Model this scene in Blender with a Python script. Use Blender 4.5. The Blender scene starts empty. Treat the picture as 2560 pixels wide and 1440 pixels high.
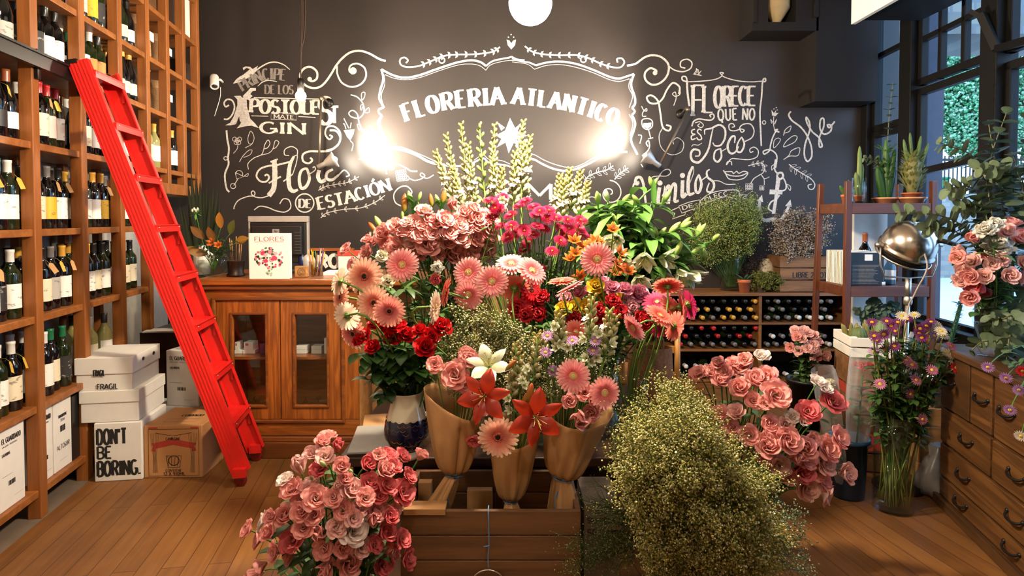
import bpy, math, random
import numpy as np
from mathutils import Vector, Matrix, Quaternion
R = random.Random(7)
PI = math.pi
SC = bpy.context.scene
COL = SC.collection

# ------------------------------------------------------------------ camera
FPX, PPX, PPY, EYE = 1500.0,1280.0,587.0,1.336      # focal length in pixels of a 2560x1440 frame, principal point, eye height
PITCH = math.atan(42.0 / FPX)
cam_d = bpy.data.cameras.new('camera'); cam = bpy.data.objects.new('camera', cam_d); COL.objects.link(cam)
cam.location = (0,0, EYE); cam.rotation_euler = (PI / 2 - PITCH, 0,0)
cam_d.sensor_width = 36.0; cam_d.lens = FPX / 2560 * 36.0
cam_d.shift_y = -(720 - PPY) / 2560.0
cam_d.clip_start = 0.05; cam_d.clip_end = 200
SC.camera = cam
SC.view_settings.view_transform = 'Standard'; SC.view_settings.look = 'None'
SC.view_settings.exposure = 0.0; SC.view_settings.gamma = 1.0
try: SC.view_settings.use_curve_mapping = False
except Exception: pass
cy = SC.cycles
cy.use_denoising = True
cy.max_bounces = 6; cy.diffuse_bounces = 3; cy.glossy_bounces = 3; cy.transmission_bounces = 4; cy.transparent_max_bounces = 12
cy.caustics_reflective = False; cy.caustics_refractive = False
cy.sample_clamp_indirect = 4.0

# ------------------------------------------------------------------ sky
W = bpy.data.worlds.new('sky'); SC.world = W; W.use_nodes = True
_n = W.node_tree.nodes; _l = W.node_tree.links
_bg = _n['Background']; _bg.inputs[0].default_value = (0.32,0.55,1.0,1); _bg.inputs[1].default_value = 8.5
sky = _n.new('ShaderNodeTexSky')
for st in ('HOSEK_WILKIE', 'PREETHAM'):
 try: sky.sky_type = st; break
 except Exception: pass
sky.sun_direction = (0.5,-0.3,0.75); sky.turbidity = 4
_mx = _n.new('ShaderNodeMix'); _mx.data_type = 'RGBA'; _mx.blend_type = 'MIX'; _mx.inputs[0].default_value = 0.8
_l.new(sky.outputs[0], _mx.inputs[6]); _mx.inputs[7].default_value = (0.36,0.62,1.0,1)
_l.new(_mx.outputs[2], _bg.inputs[0])

# lamp strengths (radiance of the glowing bulbs) and colours
BULB_MAIN, BULB_SMALL, BULB_WALL, BULB_FILL = 1350.0,1000.0,700.0,420.0
WARM = (1.0,0.83,0.62)

# ------------------------------------------------------------------ helpers
def U(px, py, d):
 "world point at depth Y = d seen at pixel px, py"
 x = (px - PPX) / FPX; y = -(py - PPY) / FPX
 F = Vector((0, math.cos(PITCH),-math.sin(PITCH))); up = Vector((0, math.sin(PITCH), math.cos(PITCH)))
 v = F + up * y + Vector((x, 0,0))
 t = d / v.y
 return Vector((0,0, EYE)) + v * t
def UZ(px, py, z=0.0):
 "world point on the level z seen at pixel px, py"
 a = U(px, py, 1.0); v = a - Vector((0,0, EYE))
 return Vector((0,0, EYE)) + v * ((z - EYE) / v.z)
def PX(p):
 q = Vector(p) - Vector((0,0, EYE))
 zf = q.y * math.cos(PITCH) - q.z * math.sin(PITCH); yu = q.y * math.sin(PITCH) + q.z * math.cos(PITCH)
 return PPX + FPX * q.x / zf, PPY - FPX * yu / zf
def lin(h):
 if isinstance(h, str):
  h = h.lstrip('#'); c = [int(h[i:i + 2],16) / 255 for i in (0,2,4)]
 else: c = h
 return tuple(x / 12.92 if x <= 0.04045 else ((x + 0.055) / 1.055) ** 2.4 for x in c)
def mixc(a, b, t): return tuple(a[i] * (1 - t) + b[i] * t for i in range(3))
def mat4(loc=(0,0,0), z=None, rot=None, s=1.0, roll=0.0):
 "matrix placing local +Z along z"
 q = Quaternion()
 if z is not None: q = Vector(z).to_track_quat('Z', 'Y')
 M = Matrix.Translation(Vector(loc)) @ (rot if rot is not None else q.to_matrix().to_4x4()) @ Matrix.Rotation(roll, 4, 'Z')
 sv = s if hasattr(s, '__len__') else (s, s, s)
 return M @ Matrix.Diagonal((*sv, 1))
def catmull(P, k=6, closed=False):
 P = [np.array(p, float) for p in P]; n = len(P)
 if n < 3: return [tuple(p) for p in P]
 out = []
 for i in range(n if closed else n - 1):
  p0 = P[(i - 1) % n] if closed or i > 0 else 2 * P[0] - P[1]
  p1 = P[i]; p2 = P[(i + 1) % n]
  p3 = P[(i + 2) % n] if closed or i + 2 < n else 2 * P[-1] - P[-2]
  for j in range(k):
   t = j / k
   out.append(tuple(0.5 * ((2 * p1) + (p2 - p0) * t + (2 * p0 - 5 * p1 + 4 * p2 - p3) * t * t + (3 * p1 - p0 - 3 * p2 + p3) * t ** 3)))
 out.append(tuple(P[0] if closed else P[-1]))
 return out
def bez(a, b, c, n=8):
 a, b, c = Vector(a), Vector(b), Vector(c)
 return [a * (1 - t) ** 2 + b * 2 * t * (1 - t) + c * t * t for t in [i / n for i in range(n + 1)]]

class MB:
 def __init__(s): s.V = []; s.F = []; s.MI = []; s.S = []; s.C = []; s.n = 0
 def add(s, v, f, mi=0, col=(1,1,1), M=None, smooth=True):
  v = np.asarray([tuple(p) for p in v] if not isinstance(v, np.ndarray) else v, float).reshape(-1,3)
  if M is not None:
   A = np.array(M); v = v @ A[:3, :3].T + A[:3,3]
  k = len(v); c = np.asarray(col, float)
  if c.ndim == 1: c = np.tile(c, (k, 1))
  n = s.n
  s.V.append(v); s.C.append(c); s.F.extend([tuple(i + n for i in q) for q in f])
  s.MI.extend([mi] * len(f)); s.S.extend([smooth] * len(f)); s.n += k
  return s
 def merge(s, o, M=None, mi=0):
  if not o.V: return s
  v = np.vstack(o.V); c = np.vstack(o.C)
  if M is not None:
   A = np.array(M); v = v @ A[:3, :3].T + A[:3,3]
  n = s.n
  s.V.append(v); s.C.append(c); s.F.extend([tuple(i + n for i in q) for q in o.F])
  s.MI.extend([m + mi for m in o.MI]); s.S.extend(o.S); s.n += len(v)
  return s
 def box(s, lo, hi, mi=0, col=(1,1,1), M=None):
  x0, y0, z0 = lo; x1, y1, z1 = hi
  v = [(x0, y0, z0),(x1, y0, z0),(x1, y1, z0),(x0, y1, z0),(x0, y0, z1),(x1, y0, z1),(x1, y1, z1),(x0, y1, z1)]
  f = [(0,3,2,1),(4,5,6,7),(0,1,5,4),(1,2,6,5),(2,3,7,6),(3,0,4,7)]
  return s.add(v, f, mi, col, M, False)
 def bar(s, a, b, w, h, up=(0,0,1), mi=0, col=(1,1,1)):
  "a beam from a to b: w across, h along up"
  a, b = Vector(a), Vector(b); d = (b - a); L = d.length; d = d / L
  u = Vector(up); u = (u - d * u.dot(d)).normalized(); r = d.cross(u)
  v = []
  for p in (a, b):
   for i, j in ((-1,-1),(1,-1),(1,1),(-1,1)): v.append(p + r * (w / 2 * i) + u * (h / 2 * j))
  return s.add(v, [(0,1,2,3),(7,6,5,4),(0,4,5,1),(1,5,6,2),(2,6,7,3),(3,7,4,0)], mi, col, None, False)
 def lathe(s, prof, n=24, mi=0, col=(1,1,1), M=None, sx=1, sy=1, a0=0, a1=2 * PI, wob=None):
  v = []; f = []; full = abs(a1 - a0 - 2 * PI) < 1e-6; k = n if full else n + 1
  cs = []
  for j, (r, z) in enumerate(prof):
   for i in range(k):
    a = a0 + (a1 - a0) * i / n; rr = r * (1 + (wob(a, z) if wob else 0))
    v.append((rr * math.cos(a) * sx, rr * math.sin(a) * sy, z))
  for j in range(len(prof) - 1):
   for i in range(n):
    i2 = (i + 1) % k
    f.append((j * k + i, j * k + i2,(j + 1) * k + i2,(j + 1) * k + i))
  return s.add(v, f, mi, col, M)
 def tube(s, pts, r, n=6, mi=0, col=(1,1,1), cap=True):
  P = [Vector(p) for p in pts]; m = len(P)
  if m < 2: return s
  v = []; f = []; u = None
  for i, p in enumerate(P):
   d = (P[min(i + 1, m - 1)] - P[max(i - 1,0)])
   if d.length < 1e-9: d = Vector((0,0,1))
   d.normalize()
   if u is None: u = d.orthogonal().normalized()
   u = (u - d * u.dot(d)); u = u.normalized() if u.length > 1e-6 else d.orthogonal().normalized()
   w = d.cross(u); rr = r(i / (m - 1)) if callable(r) else r
   for k in range(n):
    a = 2 * PI * k / n; v.append(p + u * (rr * math.cos(a)) + w * (rr * math.sin(a)))
  for i in range(m - 1):
   for k in range(n):
    k2 = (k + 1) % n; f.append((i * n + k, i * n + k2,(i + 1) * n + k2,(i + 1) * n + k))
  if cap: f.append(tuple(range(n - 1,-1,-1))); f.append(tuple((m - 1) * n + k for k in range(n)))
  return s.add(v, f, mi, col)
 def ball(s, c, r, n=10, m=7, mi=0, col=(1,1,1), M=None):
  rx, ry, rz = r if hasattr(r, '__len__') else (r, r, r)
  prof = [(max(1e-4, math.sin(PI * j / m)),-math.cos(PI * j / m)) for j in range(m + 1)]
  A = Matrix.Translation(Vector(c)) @ Matrix.Diagonal((rx, ry, rz, 1))
  return s.lathe(prof, n, mi, col, (M @ A) if M is not None else A)
 def prism(s, poly, z0, z1, mi=0, col=(1,1,1), M=None):
  n = len(poly)
  v = [(x, y, z0) for x, y in poly] + [(x, y, z1) for x, y in poly]
  f = [tuple(range(n - 1,-1,-1)), tuple(range(n, 2 * n))] + [(i, (i + 1) % n, n + (i + 1) % n, n + i) for i in range(n)]
  return s.add(v, f, mi, col, M, False)
 def mesh(s, name, mats):
  me = bpy.data.meshes.new(name)
  V = np.vstack(s.V) if s.V else np.zeros((0,3))
  me.from_pydata(V.tolist(),[], s.F)
  me.polygons.foreach_set('material_index', np.array(s.MI, dtype=np.int32))
  me.polygons.foreach_set('use_smooth', np.array(s.S, dtype=bool))
  a = me.color_attributes.new('Col', 'FLOAT_COLOR', 'POINT')
  C = np.hstack([np.vstack(s.C), np.ones((s.n, 1))]).astype(np.float32)
  a.data.foreach_set('color', C.ravel())
  for m in (mats if isinstance(mats, (list, tuple)) else [mats]): me.materials.append(m)
  me.update()
  return me
 def build(s, name, mats, parent=None, loc=None, rotz=0.0, bevel=0.0, solid=0.0, M=None):
  o = bpy.data.objects.new(name, s.mesh(name, mats)); COL.objects.link(o)
  if parent is not None: o.parent = parent
  if loc is not None: o.location = loc
  if rotz: o.rotation_euler.z = rotz
  if M is not None: o.matrix_local = M
  if bevel:
   b = o.modifiers.new('edge', 'BEVEL'); b.width = bevel; b.segments = 2; b.limit_method = 'ANGLE'; b.angle_limit = 0.6
  if solid:
   b = o.modifiers.new('thick', 'SOLIDIFY'); b.thickness = solid; b.offset = 0
  return o
def tag(o, label, cat, group=None, kind=None):
 o['label'] = label; o['category'] = cat
 if group: o['group'] = group
 if kind: o['kind'] = kind
 return o
def thing(name, label, cat, loc=(0,0,0), rotz=0.0, group=None):
 o = bpy.data.objects.new(name, None); o.empty_display_size = 0.05; COL.objects.link(o)
 o.location = loc; o.rotation_euler.z = rotz
 return tag(o, label, cat, group)
def struct(o, label=None):
 o['kind'] = 'structure'
 if label: o['label'] = label
 return o
def inst(name, me, parent, M=None):
 o = bpy.data.objects.new(name, me); COL.objects.link(o)
 if parent is not None: o.parent = parent
 if M is not None: o.matrix_local = M
 return o
ORD = 'zeroth first second third fourth fifth sixth seventh eighth ninth tenth eleventh twelfth thirteenth fourteenth fifteenth sixteenth seventeenth eighteenth nineteenth twentieth'.split()
def nth(i):
 return ORD[i] if i <= 20 else 'twenty-' + ORD[i - 20] if i < 30 else 'thirty-' + ORD[i - 30]

# ------------------------------------------------------------------ materials
def new_mat(name):
 m = bpy.data.materials.new(name); m.use_nodes = True
 nt = m.node_tree; b = nt.nodes['Principled BSDF']
 return m, nt, b
def nd(nt, t, **kw):
 n = nt.nodes.new(t)
 for k, v in kw.items(): setattr(n, k, v)
 return n
def ramp(nt, stops):
 n = nt.nodes.new('ShaderNodeValToRGB'); e = n.color_ramp.elements
 while len(e) < len(stops): e.new(0.5)
 for i, (p, c) in enumerate(stops): e[i].position = p; e[i].color = (*c, 1)
 return n
def mulc(nt, a, b, fac=1.0, mode='MULTIPLY'):
 n = nd(nt, 'ShaderNodeMix', data_type='RGBA', blend_type=mode); n.inputs[0].default_value = fac
 for s, i in ((a, 6),(b, 7)):
  if hasattr(s, 'default_value'): nt.links.new(s, n.inputs[i])
  else: n.inputs[i].default_value = (*s, 1)
 return n.outputs[2]
def plain(name, c, rough=0.5, metal=0.0, spec=0.5, noise=0.12, nscale=18.0, coat=0.0, bump=0.0):
 "a coloured surface with slight procedural mottling"
 m, nt, b = new_mat(name)
 tc = nd(nt, 'ShaderNodeTexCoord'); no = nd(nt, 'ShaderNodeTexNoise'); no.inputs['Scale'].default_value = nscale; no.inputs['Detail'].default_value = 4
 nt.links.new(tc.outputs['Object'], no.inputs['Vector'])
 c = lin(c)
 r = ramp(nt, [(0.25, mixc(c, (0,0,0), noise)),(0.75, tuple(min(1, x * (1 + noise * 0.5)) for x in c))])
 nt.links.new(no.outputs['Fac'], r.inputs[0]); nt.links.new(r.outputs[0], b.inputs['Base Color'])
 b.inputs['Roughness'].default_value = rough; b.inputs['Metallic'].default_value = metal
 b.inputs['Specular IOR Level'].default_value = spec; b.inputs['Coat Weight'].default_value = coat
 if bump:
  bp = nd(nt, 'ShaderNodeBump'); bp.inputs['Strength'].default_value = bump; bp.inputs['Distance'].default_value = 0.004
  nt.links.new(no.outputs['Fac'], bp.inputs['Height']); nt.links.new(bp.outputs[0], b.inputs['Normal'])
 return m
def wood(name, c1, c2, axis='X', scale=1.0, rough=0.45, knots=False, coat=0.0):
 m, nt, b = new_mat(name)
 tc = nd(nt, 'ShaderNodeTexCoord'); mp = nd(nt, 'ShaderNodeMapping')
 s = [14.0 * scale] * 3; s['XYZ'.index(axis)] = 1.1 * scale
 mp.inputs['Scale'].default_value = s
 oi = nd(nt, 'ShaderNodeObjectInfo'); nt.links.new(tc.outputs['Object'], mp.inputs['Vector'])
 no = nd(nt, 'ShaderNodeTexNoise', noise_dimensions='4D'); no.inputs['Scale'].default_value = 1.6; no.inputs['Detail'].default_value = 5; no.inputs['Distortion'].default_value = 1.3 if knots else 0.5
 mt = nd(nt, 'ShaderNodeMath', operation='MULTIPLY'); mt.inputs[1].default_value = 30; nt.links.new(oi.outputs['Random'], mt.inputs[0]); nt.links.new(mt.outputs[0], no.inputs['W'])
 nt.links.new(mp.outputs[0], no.inputs['Vector'])
 w = nd(nt, 'ShaderNodeMath', operation='MULTIPLY'); w.inputs[1].default_value = 22 if knots else 12; nt.links.new(no.outputs['Fac'], w.inputs[0])
 sn = nd(nt, 'ShaderNodeMath', operation='SINE'); nt.links.new(w.outputs[0], sn.inputs[0])
 ad = nd(nt, 'ShaderNodeMath', operation='MULTIPLY_ADD'); ad.inputs[1].default_value = 0.3; ad.inputs[2].default_value = 0.5; nt.links.new(sn.outputs[0], ad.inputs[0])
 fi = nd(nt, 'ShaderNodeTexNoise'); fi.inputs['Scale'].default_value = 9; fi.inputs['Detail'].default_value = 3; nt.links.new(mp.outputs[0], fi.inputs['Vector'])
 mm = nd(nt, 'ShaderNodeMix', data_type='FLOAT'); mm.inputs[0].default_value = 0.45; nt.links.new(ad.outputs[0], mm.inputs[2]); nt.links.new(fi.outputs['Fac'], mm.inputs[3])
 r = ramp(nt, [(0.2, lin(c2)),(0.75, lin(c1))]); nt.links.new(mm.outputs[0], r.inputs[0])
 nt.links.new(r.outputs[0], b.inputs['Base Color']); b.inputs['Roughness'].default_value = rough; b.inputs['Coat Weight'].default_value = coat
 bp = nd(nt, 'ShaderNodeBump'); bp.inputs['Strength'].default_value = 0.25; bp.inputs['Distance'].default_value = 0.002
 nt.links.new(mm.outputs[0], bp.inputs['Height']); nt.links.new(bp.outputs[0], b.inputs['Normal'])
 return m
def organic(name, rough=0.5, trans=0.35, vary=0.25, vein=0.0, spec=0.3):
 "petals and leaves: the colour each mesh carries, slightly varied from flower to flower, with light passing through"
 m, nt, b = new_mat(name)
 at = nd(nt, 'ShaderNodeAttribute', attribute_name='Col'); oi = nd(nt, 'ShaderNodeObjectInfo')
 r = ramp(nt, [(0,(1 - vary,) * 3),(1,(1.0,) * 3)]); nt.links.new(oi.outputs['Random'], r.inputs[0])
 tc = nd(nt, 'ShaderNodeTexCoord'); no = nd(nt, 'ShaderNodeTexNoise'); no.inputs['Scale'].default_value = 3.0; no.inputs['Detail'].default_value = 3
 nt.links.new(tc.outputs['Object'], no.inputs['Vector'])
 r2 = ramp(nt, [(0.3,(0.8,) * 3),(0.7,(1.0,) * 3)]); nt.links.new(no.outputs['Fac'], r2.inputs[0])
 c = mulc(nt, mulc(nt, at.outputs['Color'], r.outputs[0]), r2.outputs[0])
 nt.links.new(c, b.inputs['Base Color']); b.inputs['Roughness'].default_value = rough; b.inputs['Specular IOR Level'].default_value = spec
 if trans:
  t = nd(nt, 'ShaderNodeBsdfTranslucent'); nt.links.new(c, t.inputs[0])
  mx = nd(nt, 'ShaderNodeMixShader'); mx.inputs[0].default_value = trans
  nt.links.new(b.outputs[0], mx.inputs[1]); nt.links.new(t.outputs[0], mx.inputs[2])
  nt.links.new(mx.outputs[0], nt.nodes['Material Output'].inputs[0])
 return m
def glass(name, tint=(1,1,1), gloss=0.06, rough=0.02):
 "thin clear glass: looks through straight, mirrors at grazing angles"
 m, nt, b = new_mat(name)
 tr = nd(nt, 'ShaderNodeBsdfTransparent'); tr.inputs[0].default_value = (*tint, 1)
 gl = nd(nt, 'ShaderNodeBsdfGlossy'); gl.inputs['Roughness'].default_value = rough
 lw = nd(nt, 'ShaderNodeLayerWeight'); lw.inputs[0].default_value = 0.5
 pw = nd(nt, 'ShaderNodeMath', operation='POWER'); pw.inputs[1].default_value = 4.0; nt.links.new(lw.outputs['Facing'], pw.inputs[0])
 ad = nd(nt, 'ShaderNodeMath', operation='MULTIPLY_ADD'); ad.inputs[1].default_value = 0.6; ad.inputs[2].default_value = gloss * 0.5; ad.use_clamp = True; nt.links.new(pw.outputs[0], ad.inputs[0])
 mx = nd(nt, 'ShaderNodeMixShader'); nt.links.new(ad.outputs[0], mx.inputs[0]); nt.links.new(tr.outputs[0], mx.inputs[1]); nt.links.new(gl.outputs[0], mx.inputs[2])
 nt.links.new(mx.outputs[0], nt.nodes['Material Output'].inputs[0])
 return m
def film(name):
 'clear wrapping film with its highlights put in as a whitish tint'
 m, nt, b = new_mat(name); tr = nd(nt, 'ShaderNodeBsdfTransparent'); b.inputs['Base Color'].default_value = (.8,.82,.84,1); b.inputs['Roughness'].default_value = .12; b.inputs['Specular IOR Level'].default_value = 1.0
 lw = nd(nt, 'ShaderNodeLayerWeight'); mr = nd(nt, 'ShaderNodeMapRange'); mr.inputs['To Min'].default_value = .05; mr.inputs['To Max'].default_value = .5; nt.links.new(lw.outputs['Facing'], mr.inputs[0])
 mx = nd(nt, 'ShaderNodeMixShader'); nt.links.new(mr.outputs[0], mx.inputs[0]); nt.links.new(tr.outputs[0], mx.inputs[1]); nt.links.new(b.outputs[0], mx.inputs[2]); nt.links.new(mx.outputs[0], nt.nodes['Material Output'].inputs[0])
 return m
def glow(name, c, strength):
 m, nt, b = new_mat(name)
 e = nd(nt, 'ShaderNodeEmission'); e.inputs[0].default_value = (*c, 1); e.inputs[1].default_value = strength
 nt.links.new(e.outputs[0], nt.nodes['Material Output'].inputs[0])
 return m
def printed(name, c, ink, rough=0.55):
 "paper with soft unreadable printing"
 m, nt, b = new_mat(name)
 tc = nd(nt, 'ShaderNodeTexCoord'); mp = nd(nt, 'ShaderNodeMapping'); mp.inputs['Scale'].default_value = (30,30,60); nt.links.new(tc.outputs['Object'], mp.inputs['Vector'])
 oi = nd(nt, 'ShaderNodeObjectInfo'); no = nd(nt, 'ShaderNodeTexNoise', noise_dimensions='4D'); no.inputs['Scale'].default_value = 1.0; no.inputs['Detail'].default_value = 2
 mt = nd(nt, 'ShaderNodeMath', operation='MULTIPLY'); mt.inputs[1].default_value = 50; nt.links.new(oi.outputs['Random'], mt.inputs[0]); nt.links.new(mt.outputs[0], no.inputs['W'])
 nt.links.new(mp.outputs[0], no.inputs['Vector'])
 c = lin(c); r = ramp(nt, [(0.0, c),(0.6, c),(0.68, mixc(c, lin(ink),0.75)),(0.72, c)]); nt.links.new(no.outputs['Fac'], r.inputs[0])
 nt.links.new(r.outputs[0], b.inputs['Base Color']); b.inputs['Roughness'].default_value = rough
 return m
MT = {}
MT['petal'] = organic('petal', 0.55,0.4,0.1)
MT['waxy'] = organic('waxy_petal', 0.35,0.25,0.12, spec=0.4)
MT['leaf'] = organic('leaf', 0.45,0.25,0.25, spec=0.35)
MT['stem'] = organic('stem', 0.5,0.0,0.25)
MT['floret'] = organic('floret', 0.7,0.25,0.05)
MT['eye'] = organic('eye', 0.9,0.0,0.1)
MT['shelfx'] = wood('shelf_wood', '#9c602c', '#74421a', 'Y')
MT['shelfz'] = wood('shelf_post_wood', '#9a5c2a', '#784418', 'Z')
MT['pinex'] = wood('pine_grain_across', '#a85f22', '#6a3410', 'X', 0.8,0.35, True, 0.3)
MT['pinez'] = wood('pine_grain_upright', '#a85f22', '#6a3410', 'Z', 0.8,0.35, True, 0.3)
MT['pined'] = wood('dark_pine', '#8a4d1e', '#552a0e', 'X', 0.8,0.4, False, 0.2)
MT['cratex'] = wood('crate_wood', '#8a6038', '#5c3a1c', 'X', 1.0,0.7)
MT['cratepale'] = wood('pale_crate_wood', '#b98a54', '#8a5c30', 'X', 1.0,0.7)
MT['cratedark'] = wood('dark_crate_wood', '#6e4a2a', '#43290f', 'X', 1.0,0.6)
MT['cratez'] = wood('crate_wood_upright', '#8a6038', '#5c3a1c', 'Z', 1.0,0.7)
MT['mahogx'] = wood('red_brown_wood', '#64351c', '#442010', 'X', 1.0,0.4)
MT['mahogz'] = wood('red_brown_post_wood', '#68371e', '#442010', 'Z', 1.0,0.4)
MT['chesty'] = wood('chest_wood', '#94622e', '#5a3312', 'Y', 0.7,0.45, True, 0.15)
MT['chestdk'] = wood('chest_edge_wood', '#6e4720', '#45280e', 'Y', 0.8,0.5)
MT['darkwood'] = wood('dark_table_wood', '#3e2416', '#22110a', 'X', 1.0,0.4)
MT['yellowwood'] = wood('chair_wood', '#b8823c', '#8f5c22', 'Z', 1.0,0.4)
MT['red'] = plain('red_paint', '#d8201a', 0.4, noise=0.08)
MT['white'] = plain('white_paint', '#e6e0d6', 0.6, noise=0.06)
MT['card_white'] = plain('white_card', '#dcd8d0', 0.7, noise=0.05)
MT['card'] = plain('cardboard', '#b58250', 0.8, noise=0.1)
MT['kraft'] = plain('kraft_paper', '#a67a4c', 0.75, noise=0.08, nscale=16, bump=0.9)
MT['paper'] = plain('white_paper', '#e8e4dc', 0.7, noise=0.03)
MT['black'] = plain('black_surface', '#141313', 0.4, noise=0.1)
MT['ink'] = plain('black_ink', '#181614', 0.7, noise=0.05)
MT['redink'] = plain('red_ink', '#b03a2a', 0.7, noise=0.05)
MT['steel'] = plain('brushed_steel', '#d0c8be', 0.36,1.0, noise=0.1, nscale=60)
MT['chrome'] = plain('polished_metal', '#d4cabe', 0.22,1.0, noise=0.15, nscale=14)
MT['iron'] = plain('black_iron', '#221f1d', 0.4,0.6, noise=0.2)
MT['frame'] = plain('black_window_frame', '#0b0908', 0.6, spec=0.2, noise=0.2)
MT['terra'] = plain('terracotta', '#b4633c', 0.75, noise=0.12)
MT['peach'] = plain('peach_glaze', '#c98a62', 0.3, noise=0.08)
MT['ceramic'] = plain('cream_ceramic', '#d9cdb4', 0.15, noise=0.05, coat=0.5)
MT['navy'] = plain('navy_glaze', '#0b0d33', 0.2, noise=0.3, nscale=60, coat=0.25)
MT['gold'] = plain('gold', '#b8862e', 0.3,1.0)
MT['plastic_black'] = plain('black_plastic', '#1c1b1b', 0.35)
MT['plastic_blue'] = plain('blue_plastic', '#1d4468', 0.35)
MT['glass'] = glass('clear_glass', (0.97,0.985,0.98),0.08)
MT['pane'] = glass('window_pane', (0.9,0.93,0.95),0.1)
MT['cello'] = film('cellophane')
MT['water'] = glass('water', (0.9,0.95,0.88),0.03)
MT['dkglass'] = plain('dark_bottle_glass', '#07080a', 0.06, spec=0.7, noise=0.0)
MT['grglass'] = plain('green_bottle_glass', '#16200c', 0.06, spec=0.7, noise=0.0)
MT['ylglass'] = plain('pale_bottle_glass', '#8a8450', 0.08, spec=0.7, noise=0.0)
MT['twine'] = plain('blue_twine', '#5a80a8', 0.8)
MT['burlap'] = plain('burlap', '#a07850', 0.95, noise=0.3, nscale=120, bump=0.5)
MT['wicker'] = plain('wicker', '#8a5c34', 0.8, noise=0.4, nscale=90, bump=0.8)
MT['concrete'] = plain('concrete', '#6a5a4a', 0.85, noise=0.3, nscale=6)
MT['chalk'] = plain('white_chalk', '#d8d2ca', 0.95, noise=0.35, nscale=70)
MT['chalkdim'] = plain('thin_chalk', '#8f8780', 0.95, noise=0.4, nscale=70)
# ================================================================== the room
BACK = 5.0                                   # the chalkboard wall
def left_x(y, off=0.0): return -1.638 - 0.1733 * y - off * 1.015      # shelf front line; off = distance behind it
def right_x(y, off=0.0): return 2.5 + 0.08 * y + off                   # window wall line
CEIL = 3.9
def wall_mat():
 m, nt, b = new_mat('matt_black_wall')
 tc = nd(nt, 'ShaderNodeTexCoord'); no = nd(nt, 'ShaderNodeTexNoise'); no.inputs['Scale'].default_value = 2.2; no.inputs['Detail'].default_value = 6
 nt.links.new(tc.outputs['Object'], no.inputs['Vector'])
 r = ramp(nt, [(0.3, lin('#2a2422')),(0.8, lin('#352e2b'))]); nt.links.new(no.outputs['Fac'], r.inputs[0]); nt.links.new(r.outputs[0], b.inputs['Base Color'])
 b.inputs['Roughness'].default_value = 0.5; b.inputs['Specular IOR Level'].default_value = 0.4
 return m
MT['wall'] = wall_mat()
MT['offwhite'] = plain('off_white_wall', '#b8b2a8', 0.85)
MT['ceil'] = plain('dark_ceiling', '#6e6258', 0.9)
def floor_mat():
 m, nt, b = new_mat('worn_floorboards')
 tc = nd(nt, 'ShaderNodeTexCoord'); mp = nd(nt, 'ShaderNodeMapping'); mp.inputs['Rotation'].default_value = (0,0, math.radians(-90 - 9.8))
 nt.links.new(tc.outputs['Object'], mp.inputs['Vector'])
 br = nd(nt, 'ShaderNodeTexBrick'); br.offset = 0.37; br.inputs['Scale'].default_value = 1.0; br.inputs['Brick Width'].default_value = 1.5; br.inputs['Row Height'].default_value = 0.085
 br.inputs['Mortar Size'].default_value = 0.0014; br.inputs['Mortar Smooth'].default_value = 0.1; br.inputs['Bias'].default_value = 0.0
 br.inputs['Color1'].default_value = (0.3,0.3,0.3,1); br.inputs['Color2'].default_value = (0.7,0.7,0.7,1); br.inputs['Mortar'].default_value = (0,0,0,1)
 nt.links.new(mp.outputs[0], br.inputs['Vector'])
 m2 = nd(nt, 'ShaderNodeMapping'); m2.inputs['Scale'].default_value = (1.6,26,1); nt.links.new(mp.outputs[0], m2.inputs['Vector'])
 g = nd(nt, 'ShaderNodeTexNoise'); g.inputs['Scale'].default_value = 1.6; g.inputs['Detail'].default_value = 7; g.inputs['Distortion'].default_value = 0.5; nt.links.new(m2.outputs[0], g.inputs['Vector'])
 w = nd(nt, 'ShaderNodeTexNoise'); w.inputs['Scale'].default_value = 1.3; w.inputs['Detail'].default_value = 5; nt.links.new(tc.outputs['Object'], w.inputs['Vector'])
 mm = nd(nt, 'ShaderNodeMix', data_type='RGBA'); mm.inputs[0].default_value = 0.5; nt.links.new(br.outputs['Color'], mm.inputs[6]); nt.links.new(g.outputs['Fac'], mm.inputs[7])
 r = ramp(nt, [(0.22, lin('#5c3a1a')),(0.5, lin('#7e5228')),(0.8, lin('#946838'))]); nt.links.new(mm.outputs[2], r.inputs[0])
 r2 = ramp(nt, [(0.36,(0.45,0.40,0.36)),(0.58,(1,1,1))]); nt.links.new(w.outputs['Fac'], r2.inputs[0])
 c = mulc(nt, r.outputs[0], r2.outputs[0],0.75)
 r3 = ramp(nt, [(0.0,(1,1,1)),(1.0,(0.25,0.2,0.18))]); nt.links.new(br.outputs['Fac'], r3.inputs[0])
 c = mulc(nt, c, r3.outputs[0])
 nt.links.new(c, b.inputs['Base Color'])
 rr = nd(nt, 'ShaderNodeMapRange'); rr.inputs['To Min'].default_value = 0.62; rr.inputs['To Max'].default_value = 0.36; nt.links.new(w.outputs['Fac'], rr.inputs[0]); nt.links.new(rr.outputs[0], b.inputs['Roughness'])
 bp = nd(nt, 'ShaderNodeBump'); bp.inputs['Strength'].default_value = 0.3; bp.inputs['Distance'].default_value = 0.003; nt.links.new(r3.outputs[0], bp.inputs['Height']); nt.links.new(bp.outputs[0], b.inputs['Normal'])
 return m
MT['floor'] = floor_mat()
mb = MB(); mb.box((-3.2,-1.6,-0.1),(3.1,5.1,0.0)); struct(mb.build('floor', MT['floor']))
mb = MB()                                         # bare concrete strip along the wine shelf
e = 0.0
mb.prism([(left_x(-1.5,0.5),-1.5),(left_x(-1.5,-0.01),-1.5),(left_x(3.55,-0.01),3.55),(left_x(3.55,0.5),3.55)],0.0,0.002)
struct(mb.build('floor_edge', MT['concrete']))
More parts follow.
